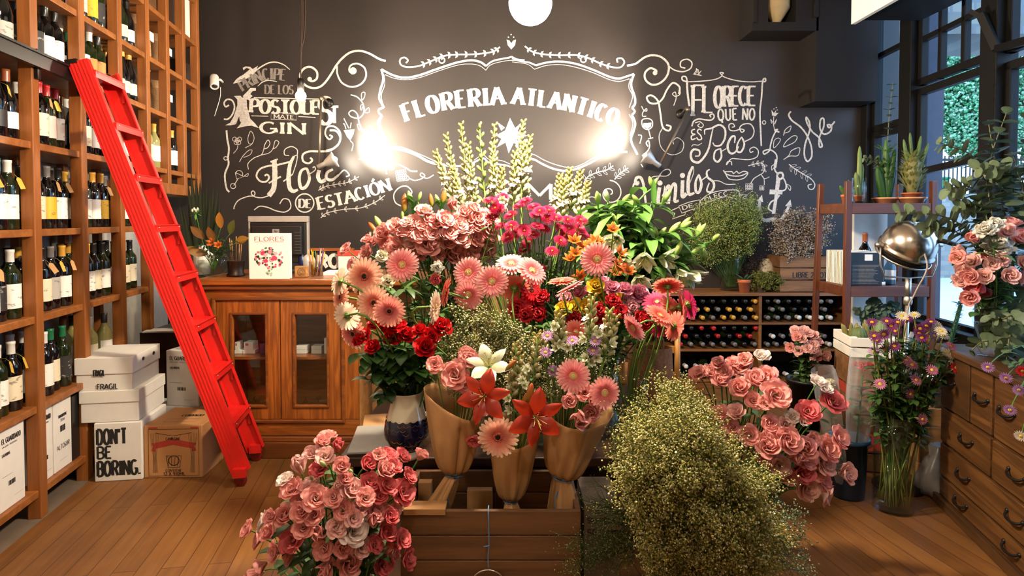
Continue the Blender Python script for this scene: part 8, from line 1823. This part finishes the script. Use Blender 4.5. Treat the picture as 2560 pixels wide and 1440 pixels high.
# ---- asters in the tall glass cylinder
AS = [(2180,806,'p'),(2186,840,'p'),(2217,803,'p'),(2245,806,'p'),(2268,798,'p'),(2255,790,'y'),(2285,788,'y'),(2238,828,'p'),(2210,836,'p'),(2300,822,'p'),(2298,834,'p'),(2328,805,'p'),(2316,815,'p'),(2345,815,'w'),(2352,828,'w'),(2358,840,'w'),(2362,880,'w'),(2378,885,'w'),(2382,900,'w'),(2192,850,'p'),(2236,865,'d'),(2212,875,'p'),(2184,878,'l'),(2255,905,'m'),(2280,912,'m'),(2265,900,'m'),(2240,945,'m'),(2200,960,'m'),(2330,925,'m'),(2340,955,'d'),(2276,985,'m'),(2262,988,'m'),(2295,1032,'m'),(2306,1048,'m'),(2378,866,'r'),(2390,920,'r'),(2310,915,'m'),(2290,950,'m'),(2228,815,'p'),(2335,840,'d'),(2305,845,'p')]
T = Tiers(AS, 5); AC = AV + Vector((0,0,.62)); KA = {'p': ('a_purple', 'purple'), 'y': ('a_white', 'cream'), 'w': ('a_white', 'white'), 'd': ('a_purple', 'dark purple'), 'l': ('a_lilac', 'lilac'), 'm': ('a_mauve', 'mauve'), 'r': ('a_red', 'red')}
for i, (px, py, k) in enumerate(AS):
 dd = 2.68 + R.uniform(-.08,.06); h = U(px, py, dd)
 flower('aster', f'{KA[k][1]} aster in the tall floor vase, {T.text(i)}', 'flower', 'asters in the tall floor vase', AV + Vector((R.uniform(-.05,.05), R.uniform(-.05,.05),.016)), h, facing(h, AC, .7,.7,.35),16 * dd / FPX, KIT[KA[k][0]],.0032,12,.055,.011, lin('#35602a'), stem_col=lin('#7a8040'))
fern_fill([(2195,930),(2215,960),(2240,930),(2265,960),(2290,980),(2300,1000),(2210,1000),(2235,1010),(2260,1020),(2280,1010),(2200,900),(2340,900),(2180,930),(2190,970),(2350,930),(2330,990),(2370,900),(2250,860),(2300,860),(2310,880),(2330,890),(2250,880),(2290,880),(2320,960)],2.72, AV, 'leafy green aster stem in the floor vase', '#3a5a24', 26,.055,.014, 'leafy aster stems in the floor vase')
# scabiosa reaching in at the right edge
for i, (px, py, k, lab) in enumerate(((2470,918,'a_lilac','lilac scabiosa at the left of the bunch hanging by the chest'),(2515,945,'a_lilac','lilac scabiosa right of the first, by the chest'),(2525,1025,'a_lilac','lowest lilac scabiosa hanging by the chest'),(2557,928,'a_red','red flower at the edge of the bunch by the chest'),(2548,975,'a_lilac','lilac scabiosa hidden in the bunch by the chest'),(2552,1090,'a_white','white green scabiosa bud low by the chest'))):
 h = U(px, py, 1.9); b0 = BWL + Vector((-.05,-.1,.13)); flower('scabiosa', lab, 'flower', 'scabiosa bunch by the chest', b0, h, (-.6,-.5,-.2),16 * 1.9 / FPX, KIT[k],.0016,5,.04,.007)
# ---- vase on the counter: magnolia leaves, fern and an orange flower
b0 = RV + Vector((0,0,.03)); 
for i, (px, py, dx, dz, c) in enumerate(((500,605,-1,.3,'#a8702c'),(510,572,-.5,.8,'#7c4a24'),(552,545,.1,1,'#b8782c'),(590,582,.9,.45,'#c08a34'),(535,580,-.1,.9,'#8a5426'),(575,560,.4,.9,'#6a7030'),(520,610,-.7,.2,'#9a6a30'))):
 p = U(px, py + 25, RV.y) - b0; t = thing('magnolia_leaf', f'large {"bronze" if i in (1,4) else "golden brown"} leaf in the round vase, {nth([1,2,5,7,4,6,3][i])} from left', 'leaves', b0,0, 'leaves in the round vase'); mb = MB(); mb.tube(bez((0,0,0),(p.x * .3,0, p.z * .7), p, 6),.002,5, col=G2); leafblade(mb, p, (dx, -.35, dz),.1,.024,.25, lin(c), up=(0,-1,.3), mi=1, nu=7); mb.build('leaf_blade', [MT['stem'], MT['leaf']], t)
h = U(528,606, RV.y - .07); flower('orange_flower', 'orange flower at the front of the round vase', 'flower', None, b0, h, (-.1,-1,.4),.03, KIT['y_alst'],.002,3, sub='stamens'); h = U(545,612, RV.y - .07); flower('orange_flower', 'second orange flower right of the other in the round vase', 'flower', None, b0, h, (.3,-1,.3),.026, KIT['y_alst'],.002,2, sub='stamens')
for i, (px, py) in enumerate(((560,640),(580,625),(595,635),(480,620),(555,600),(605,610))):
 p = U(px, py, RV.y - .03) - b0; t = thing('fern_frond', f'green fern frond spilling from the round vase, {nth([3,4,5,1,2,6][i])} from left', 'leaves', b0,0, 'ferns in the round vase'); P = bez((0,0,0),(p.x * .4, p.y * .5, p.z + .05), p, 8); mb = MB(); mb.tube(P, .0013,5, col=G1)
 for k in range(2,9):
  for sg in (-1,1): d = Vector((sg * .7,-.3,.4)); leafblade(mb, P[k], d + (P[k] - P[k - 1]).normalized() * .6,.035 * (1.2 - k / 12),.006,.4, lin('#3c6a2c'), mi=1, nu=3)
 mb.build('leaves', [MT['stem'], MT['leaf']], t)
t = thing('white_bud_sprig', 'small sprig of white buds and green leaves beside the ladder', 'leaves', b0); p = U(490,535, RV.y) - b0; mb = MB(); mb.tube(bez((0,0,0),(-.05,0,.1), p, 6),.0016,5, col=G1)
for k in range(9): a = k * .8; leafblade(mb, p, (math.cos(a),-.2, math.sin(a) * .6 + .3),.04,.007,.3, lin('#5c9a44'), mi=1, nu=3)
for k in range(4): mb.ball(p + Vector((.01 * k - .015,-.01,.02 + .008 * (k % 2))),(.006,.006,.01),6,5, col=lin('#e0e4c8'))
mb.build('leaves', [MT['stem'], MT['leaf']], t)
# dark strap leaves behind the ladder
ph0 = Vector((U(505,545,3.95).x, 3.95,.0)); t = thing('dark_flax_plant', 'dark strap leaved plant in the corner behind the counter', 'plant', ph0); mb = MB(); mb.lathe([(0,0),(.1,0),(.13,.8),(.12,.8),(.1,.78),(0,.78)],20); mb.build('planter', MT['plastic_black'], t)
mb = MB()
for i in range(15):
 px = (450,470,478,490,500,510,518,526,535,545,460,552,485,505,532)[i]; py = (505,450,425,430,440,470,455,490,462,465,520,500,520,530,520)[i]; q = U(px, py, 3.9 + R.uniform(-.05,.1)) - ph0; s0 = Vector((q.x * .2,0,.78)); leafblade(mb, s0, q - s0,(q - s0).length, .022,.06, lin('#2c322c'), up=(0,-1,0), nu=8)
mb.build('leaves', MT['leaf'], t)
# ---- eucalyptus by the window
EB = [('tall eucalyptus branch rising highest by the window', [(2500,820,2.5),(2490,600,2.55),(2470,430,2.6),(2520,270,2.6)],14),('eucalyptus branch leaning left towards the open window', [(2500,820,2.5),(2470,560,2.55),(2430,470,2.6),(2365,475,2.6)],13),('eucalyptus branch curving up left past the window post', [(2500,820,2.5),(2480,540,2.55),(2440,400,2.6),(2345,355,2.65)],14),('eucalyptus branch trailing left above the studio lamp', [(2510,820,2.5),(2450,620,2.55),(2370,545,2.6),(2238,530,2.6)],15),('eucalyptus branch trailing left behind the studio lamp', [(2510,820,2.5),(2450,640,2.55),(2390,580,2.6),(2310,570,2.6)],10),('upright eucalyptus branch at the right edge by the window', [(2530,820,2.6),(2540,600,2.62),(2560,420,2.5),(2575,220,2.5)],14),('thick eucalyptus branch behind the pink flowers', [(2510,820,2.55),(2520,600,2.6),(2500,480,2.6),(2470,300,2.65)],16),('leafy eucalyptus branch bowing over the pink flowers', [(2520,820,2.6),(2540,560,2.62),(2520,440,2.55),(2440,420,2.5)],15),('short eucalyptus branch between the pink flowers and post', [(2510,820,2.55),(2500,620,2.6),(2450,520,2.6),(2400,520,2.6)],12),('dense eucalyptus branch at the far right edge', [(2540,820,2.6),(2570,640,2.62),(2560,500,2.5),(2530,380,2.5)],15),('eucalyptus branch drooping right out over the chest', [(2530,820,2.45),(2570,700,2.62),(2590,560,2.62),(2560,470,2.6)],14)]
eb = BWL + Vector((0,.03,.04))
for lab, P, n in EB: eucalyptus(lab, [eb] + [U(*q) for q in P], int(n * 1.7),.04, 'eucalyptus branches by the window')
for lab, P, n in (('eucalyptus branch hanging over the front of the teal bowl', [(2545,830,2.35),(2500,850,2.25),(2455,855,2.22),(2425,880,2.22)],9),('eucalyptus branch drooping down over the teal bowl', [(2545,830,2.35),(2525,840,2.22),(2520,880,2.2),(2515,905,2.2)],7),('eucalyptus branch spreading left across the footed vase', [(2545,825,2.35),(2530,790,2.25),(2500,800,2.25),(2470,790,2.25)],8)): eucalyptus(lab, [eb] + [U(*q) for q in P], n, .026, 'eucalyptus branches by the window')
sb = CACT[2][0] + Vector((.0,.05,-.01)); eucalyptus('tall thin eucalyptus sprig behind the cacti on the plant stand', [sb, U(2216,400,3.6), U(2222,300,3.6), U(2232,205,3.6)],16,.022, None); eucalyptus('low eucalyptus sprig leaning left on the plant stand', [sb, U(2205,430,3.55), U(2180,400,3.55), U(2160,395,3.55)],10,.022, None)
eb2 = Vector((sx0 + .3, SF + .15,.4208)); tl = terracotta('dark pot of eucalyptus on the bottom shelf of the plant stand', eb2,.06,.1, mat='plastic_black')
for i, (px, py) in enumerate(((2140,775),(2170,760),(2200,775),(2225,765),(2250,790),(2160,800),(2200,800),(2240,760),(2185,745))): eucalyptus(f'bluish eucalyptus branch under the plant stand, {nth([1,3,5,7,9,2,6,8,4][i])} from left', [eb2 + Vector((0,0,.08)), eb2.lerp(U(px, py, 3.45),.6) + Vector((0,0,.1)), U(px, py, 3.45)],9,.028, 'eucalyptus under the plant stand', col=lin('#3c5c5c'))
# ---- cellophane-wrapped flowers in the blue bucket
def wrapped(label, foot, topc, r, kits, leafy):
 foot = Vector(foot); top = Vector(topc); t = thing('wrapped_bunch', label, 'bouquet', foot, 0, 'bunches in clear film'); h = top - foot; A = mat4((0,0,0), h); L = h.length
 ph = [R.uniform(0,6) for _ in range(3)]; mb = MB(); mb.lathe([(r * .35,0),(r * .75, L * .35),(r, L * .75),(r * 1.02, L),(r * 1.0, L * 1.08)],26, M=A, wob=lambda a, z: .08 * math.sin(5 * a + ph[0] + 30 * z) + .05 * math.sin(9 * a + ph[1])); mb.build('clear_film', MT['cello'], t)
 mb = MB(); 
 for k in range(26): s = R.uniform(.15,.85); p = h * s; a = R.uniform(0,6.28); leafblade(mb, p, (math.cos(a), math.sin(a),.6),.055,.016,.6, mixc(lin('#35562c'), lin('#6a8450'), R.random()), mi=1)
 mb.tube([(0,0,0), h * .9],.004,6, col=G2); mb.build('stems', [MT['stem'], MT['leaf']], t)
 for k, kit in enumerate(kits): a = k * 2.1; inst('rose_bloom', KIT[kit], t, mat4(h * .97 + Vector((math.cos(a) * r * .5, math.sin(a) * r * .4,0)), Vector((math.cos(a) * .5, math.sin(a) * .5 - .4,1)), s=.027))
wrapped('red roses in clear cellophane standing in the blue bucket', BK + Vector((.02,-.01,.02)), U(2160,905,2.8),.058,['r_red', 'r_red', 'c_coral'], True)
wrapped('pale roses in clear cellophane leaning left in the blue bucket', BK + Vector((-.03,-.02,.02)), U(2062,948,2.72),.05,['r_cream', 'r_pink', 'r_cream'], True)
t = thing('red_tray_flowers', 'loose red rose head showing at the top of the crates', 'flower', U(2178,880,2.85)) if False else None
# ---- three kraft paper bouquets standing in the front crate
def cone(t, tie, top, r_top, r_tie, tail_len, tail_dir, cut, label):
 "kraft paper: open cone from the tie up, flared tail below"
 d = (top - tie); L = d.length; A = mat4(tie, d); Ai = A.to_3x3(); ph = [R.uniform(0,6) for _ in range(4)]; mb = MB(); v = []; f = []; n = 44; m = 14
 ex = (Ai.inverted() @ Vector((0,-1,0))); af = math.atan2(ex.y, ex.x)
 for j in range(m + 1):
  for i in range(n + 1):
   a = af + 2 * PI * 1.04 * i / n; s = j / m; front = .5 + .5 * math.cos(a - af + cut[1]); z = L * s * (1 - cut[0] * front)
   rr = r_tie + (r_top - r_tie) * (z / L) ** .52; fold = (1 - s) ** 1.5 * .16 * math.sin(9 * a + ph[0]) + .03 * math.sin(3 * a + ph[1] + 3 * s) + .012 * math.sin(14 * a + 9 * s + ph[2]); rr *= 1 + fold; rr += .002 * i / n
   v.append((rr * math.cos(a), rr * math.sin(a), z))
 for j in range(m):
  for i in range(n): k = j * (n + 1) + i; f.append((k, k + 1, k + n + 2, k + n + 1))
 mb.add(v, f, 0, M=A)
 B = mat4(tie, tail_dir); v = []; f = []; m = 8
 for j in range(m + 1):
  for i in range(n + 1): a = 2 * PI * i / n; s = j / m; rr = (r_tie + (r_top * .54 - r_tie) * s ** .65) * (1 + (.1 + .1 * s) * math.sin(5 * a + ph[3]) + .08 * (1 - s) * math.sin(11 * a)); v.append((rr * math.cos(a), rr * .7 * math.sin(a), tail_len * s))
 for j in range(m):
  for i in range(n): k = j * (n + 1) + i; f.append((k, k + 1, k + n + 2, k + n + 1))
 mb.add(v, f, 0, M=B); mb.build('kraft_wrap', MT['kraft'], t, solid=.0008)
 tw = MB()
 for q in (-.004,.002): tw.tube([A @ Vector(((r_tie * 1.12) * math.cos(2 * PI * k / 20),(r_tie * 1.12) * math.sin(2 * PI * k / 20), q)) for k in range(21)],.0018,5)
 tw.tube(catmull([A @ Vector((r_tie * 1.1 * math.cos(af + .9), r_tie * 1.1 * math.sin(af + .9),0)), tie + Vector((-.02,-.03,-.04)), tie + Vector((-.025,-.025,-.1))],5),.0015,5); tw.tube(catmull([A @ Vector((r_tie * 1.1 * math.cos(af + .9), r_tie * 1.1 * math.sin(af + .9),0)), tie + Vector((-.012,-.03,-.035)), tie + Vector((-.014,-.028,-.09))],5),.0015,5)
 tw.build('twine', MT['twine'], t)
def bloom(t, name, kit, px, py, rp, dd, face, base, sub='eye', leaves=1):
 o = Vector(t.location); h = U(px, py, dd) - o; b = Vector(base) - o; face = Vector(face).normalized(); mb = MB(); P = bez(b, h - face * .12, h - face * rp * dd / FPX * .25,8); mb.tube(P, .0024,6, col=lin('#6a8a40'))
 for k in range(leaves): a = R.uniform(0,6.28); leafblade(mb, P[6],(math.cos(a), math.sin(a),.5),.06,.012,.6, G2, mi=1)
 km = kit if isinstance(kit, tuple) else (kit,); M = mat4(h, face, s=rp * dd / FPX, roll=R.uniform(0,6.28)); pt = inst(name, km[0], t, M)
 for k, extra in enumerate(km[1:]): inst((sub, 'calyx')[k], extra, pt)
 st_ = mb.build('stem', [MT['stem'], MT['leaf']], t); return pt
def bouquet_filler(t, P, dep, base, n, cols, seed, twig=.045, nb=12, nf=6):
 o = Vector(t.location); rng = np.random.default_rng(seed); A, B, FP = [],[],[]
 for tp in region_tips(P, n, lambda x, y: dep, R):
  q = bez(base, Vector(base).lerp(tp, .6), tp, 5)
  for i in range(5): A.append(tuple(q[i] - o)); B.append(tuple(q[i + 1] - o))
  for k in range(nb):
   s = R.uniform(.6,1); c = q[3].lerp(q[5],(s - .6) / .4); e = c + Vector((R.gauss(0,.6), R.gauss(0,.6), R.gauss(.4,.6))).normalized() * twig * R.uniform(.5,1.1); A.append(tuple(c - o)); B.append(tuple(e - o))
   for m in range(nf): g = c.lerp(e, .3 + .7 * (m + 1) / nf); FP.append(tuple(g - o + Vector((R.gauss(0,.005), R.gauss(0,.005), R.gauss(0,.005)))))
 mb = MB(); lines_mesh(mb, A, B, .0009,.0006, lin('#5a6a34')); C = np.array([lin(c) for c in cols]); florets_mesh(mb, FP, .0032, C[rng.integers(0, len(C), len(FP))] * rng.uniform(.8,1.1,(len(FP),1)), rng)
 f = mb.build('statice_filler', [MT['stem'], MT['floret']], t); f['kind'] = 'stuff'; f['label'] = 'pale yellow statice filling'
PALE = ['#c8bc84', '#d8d0a4', '#b0a868', '#e0dabc', '#94964c']
# left bouquet
tie = U(1135,1186,1.91); t1 = thing('wrapped_bouquet', 'kraft wrapped bouquet with white lily and pink lisianthus, leftmost of three', 'bouquet', tie, 0, 'bouquets in the front crate')
cone(t1, Vector((0,0,0)), U(1142,960,1.98) - tie, .106,.024,.17, Vector((-.42,.04,-.85)),(.4,-.9), '')
for px, py, d, s in ((1087,912,40,.2),(1137,938,62,.3),(1176,903,44,.3),(1166,886,38,.3),(1158,961,40,.35),(1205,1020,36,.55),(1185,1100,34,.6)): bloom(t1, 'lisianthus_bloom', lis_kit(max(s, .35)), px, py, d / 2 * 1.35,1.86 if px < 1120 else 1.87, facing(U(px, py, 1.86), U(1150,960,1.95),.7,.8,.2), tie)
bloom(t1, 'white_lily_bloom', KIT['y_white'],1222,908,56,1.83,(.0,-.75,.65), tie, 'stamens'); bouquet_filler(t1,[(1120,900),(1125,850),(1180,830),(1230,850),(1240,890),(1180,930)],1.93, tie, 22, PALE, 31)
bloom(t1, 'purple_aster', KIT['a_purple'],1190,962,15,1.86,(.1,-.9,.3), tie)
# middle bouquet
tie = U(1277,1250,1.9); t2 = thing('wrapped_bouquet', 'kraft wrapped bouquet with two orange lilies, middle of three', 'bouquet', tie, 0, 'bouquets in the front crate')
cone(t2, Vector((0,0,0)), U(1288,1040,1.93) - tie, .09,.02,.07, Vector((.1,.0,-1)),(.32,.2), '')
bloom(t2, 'orange_lily_bloom', KIT['y_orange'],1206,992,66,1.74,(-.25,-1,.25), tie, 'stamens'); bloom(t2, 'orange_lily_bloom', KIT['y_orange'],1342,1046,70,1.72,(.2,-1,.1), tie, 'stamens')
bloom(t2, 'gerbera_bloom', KIT['g_peach'],1245,1092,54,1.74,(-.05,-1,.05), tie)
for px, py, kt, tx, ty in ((1318,1010,'b_orange',1328,966),(1305,1015,'b_orange',1318,985),(1262,928,'b_orange',1285,905)): a, b = U(px, py, 1.8), U(tx, ty, 1.8); inst('lily_bud', KIT[kt], t2, mat4(a - tie, b - a, s=(b - a).length * 1.2))
for i, (px, py) in enumerate(((1318,922),(1312,963),(1270,995),(1275,1025),(1306,950))): bloom(t2, 'white_floret', KIT['y_trumpet'], px, py, 17,1.82,(R.uniform(-.6,.6),-.9,.3), tie)
for tp, lw in (((1290,860),(1288,960)),((1298,880),(1300,990)),((1345,840),(1330,960)),((1288,900),(1275,1000))): tuberose(tp, lw, 1.86, '', base=tie, n=22, sz=.85, parent=t2)
bouquet_filler(t2,[(1260,960),(1270,880),(1330,870),(1380,900),(1370,980),(1320,1000)],1.9, tie, 20, PALE, 32)
# right bouquet
tie = U(1405,1192,1.9); t3 = thing('wrapped_bouquet', 'kraft wrapped bouquet with two pink gerberas, rightmost of three', 'bouquet', tie, 0, 'bouquets in the front crate')
cone(t3, Vector((0,0,0)), U(1455,985,1.92) - tie, .112,.03,.125, Vector((.08,.05,-.97)),(.34,.35), '')
bloom(t3, 'gerbera_bloom', KIT['g_pink'],1433,940,45,1.78,(-.1,-1,.3), tie); bloom(t3, 'gerbera_bloom', KIT['g_pink'],1511,982,43,1.76,(.25,-1,.15), tie)
for px, py, d, s in ((1477,1000,46,.3),(1456,1042,62,.3),(1479,1030,40,.3),(1493,1010,36,.3),(1424,1005,34,.3),(1461,982,40,.3)): bloom(t3, 'lisianthus_bloom', lis_kit(max(s, .35)), px, py, d / 2 * 1.45,1.8, facing(U(px, py, 1.8), U(1455,1000,1.9),.6,.9,.2), tie)
for px, py, kt in ((1431,852,'a_lilac'),(1488,853,'a_lilac'),(1483,877,'a_lilac'),(1364,881,'a_lilac'),(1369,840,'a_lilac'),(1382,927,'a_lilac')): bloom(t3, 'lilac_aster', KIT[kt], px, py, 18,1.86, facing(U(px, py, 1.86), U(1430,920,1.95),.5,.8,.5), tie)
for i, (px, py) in enumerate(((1387,815),(1391,870),(1460,848),(1497,835),(1529,860),(1465,895),(1492,895),(1400,860),(1478,905),(1420,868))): bloom(t3, 'white_floret', KIT['y_trumpet'], px, py, 18,1.87,(R.uniform(-.7,.7),-.8, R.uniform(0,.6)), tie)
for tp, lw in (((1397,782),(1400,870)),((1482,740),(1470,860)),((1525,775),(1515,870)),((1345,835),(1360,900)),((1540,790),(1510,900))): tuberose(tp, lw, 1.9, '', base=tie, n=24, sz=1.0, parent=t3)
bouquet_filler(t3,[(1340,930),(1345,860),(1400,830),(1480,840),(1545,870),(1555,930),(1500,940),(1400,960)],1.95, tie, 44, PALE, 33)
# ================================================================== street tree, fence and bin seen through the open window
rng = np.random.default_rng(5)
t = thing('street_tree', 'leafy street tree beyond the fence seen through the open window', 'tree', (13.3,17.2,1.9))
mb = MB(); mb.tube([(0,0,0),(.1,0,1.5),(.3,0,3.2)],.16,10, col=lin('#5a4630')); mb.tube([(.1,0,1.5),(-.9,0,3.2)],.09,8, col=lin('#5a4630')); mb.build('trunk', MT['stem'], t)
def canopy(t, centres, n, size, cols, nm='crown'):
 P = []
 for c, r in centres:
  k = n // len(centres); q = rng.normal(size=(k, 3)); q /= np.linalg.norm(q, axis=1, keepdims=True); P.append(np.array(c) + q * (r * rng.uniform(.45,1.0,(k, 1))))
 P = np.vstack(P); C = np.array([lin(c) for c in cols]); mb = MB(); florets_mesh(mb, P, size, C[rng.integers(0, len(C), len(P))], rng); mb.MI = [0] * len(mb.MI); mb.build(nm, MT['floret'], t)
canopy(t, [((0,0,3.4),1.7),((1.3,.3,2.8),1.4),((-1.3,.2,3.0),1.3),((.4,-.3,5.0),1.8),((1.6,0,4.6),1.5),((-1.2,0,5.2),1.4),((-.3,-.5,1.9),1.0)],34000,.05,['#78c48a', '#98d8a4', '#b4e4b8', '#5cae74', '#d4f0cc'])
t = thing('street_tree', 'second leafy tree further right beyond the street', 'tree', (17.0,19,1.9)); mb = MB(); mb.tube([(0,0,0),(0,0,3)],.16,10, col=lin('#5a4630')); mb.build('trunk', MT['stem'], t); canopy(t, [((0,0,3.2),2.4),((-1,0,5),2.2),((1,0,5),2.2)],9000,.08,['#4a9a5c', '#66b070', '#8ac88c', '#3a8050'])
t = thing('iron_fence', 'black iron railing along the raised street edge', 'fence', (8.0,14.2,1.9))
mb = MB(); mb.box((0,-.02,.78),(6,.02,.84)); mb.box((0,-.02,.1),(6,.02,.15)); mb.build('rail', MT['iron'], t)
mb = MB()
for i in range(60): mb.box((i * .1,-.012,0),(i * .1 + .022,.012,.9))
mb.build('railing_bars', MT['iron'], t)
t = thing('green_bin', 'bright green bin behind the iron railing across the street', 'bin', (10.0,14.35,1.9)); mb = MB(); mb.box((0,0,0),(.45,.3,.36)); mb.build('bin_body', plain('bright_green', '#2c9a5c', .5), t, bevel=.02); mb = MB(); mb.box((-.02,-.02,.36),(.47,.32,.42)); mb.build('bin_lid', plain('green_lid', '#268a50', .5), t, bevel=.02)
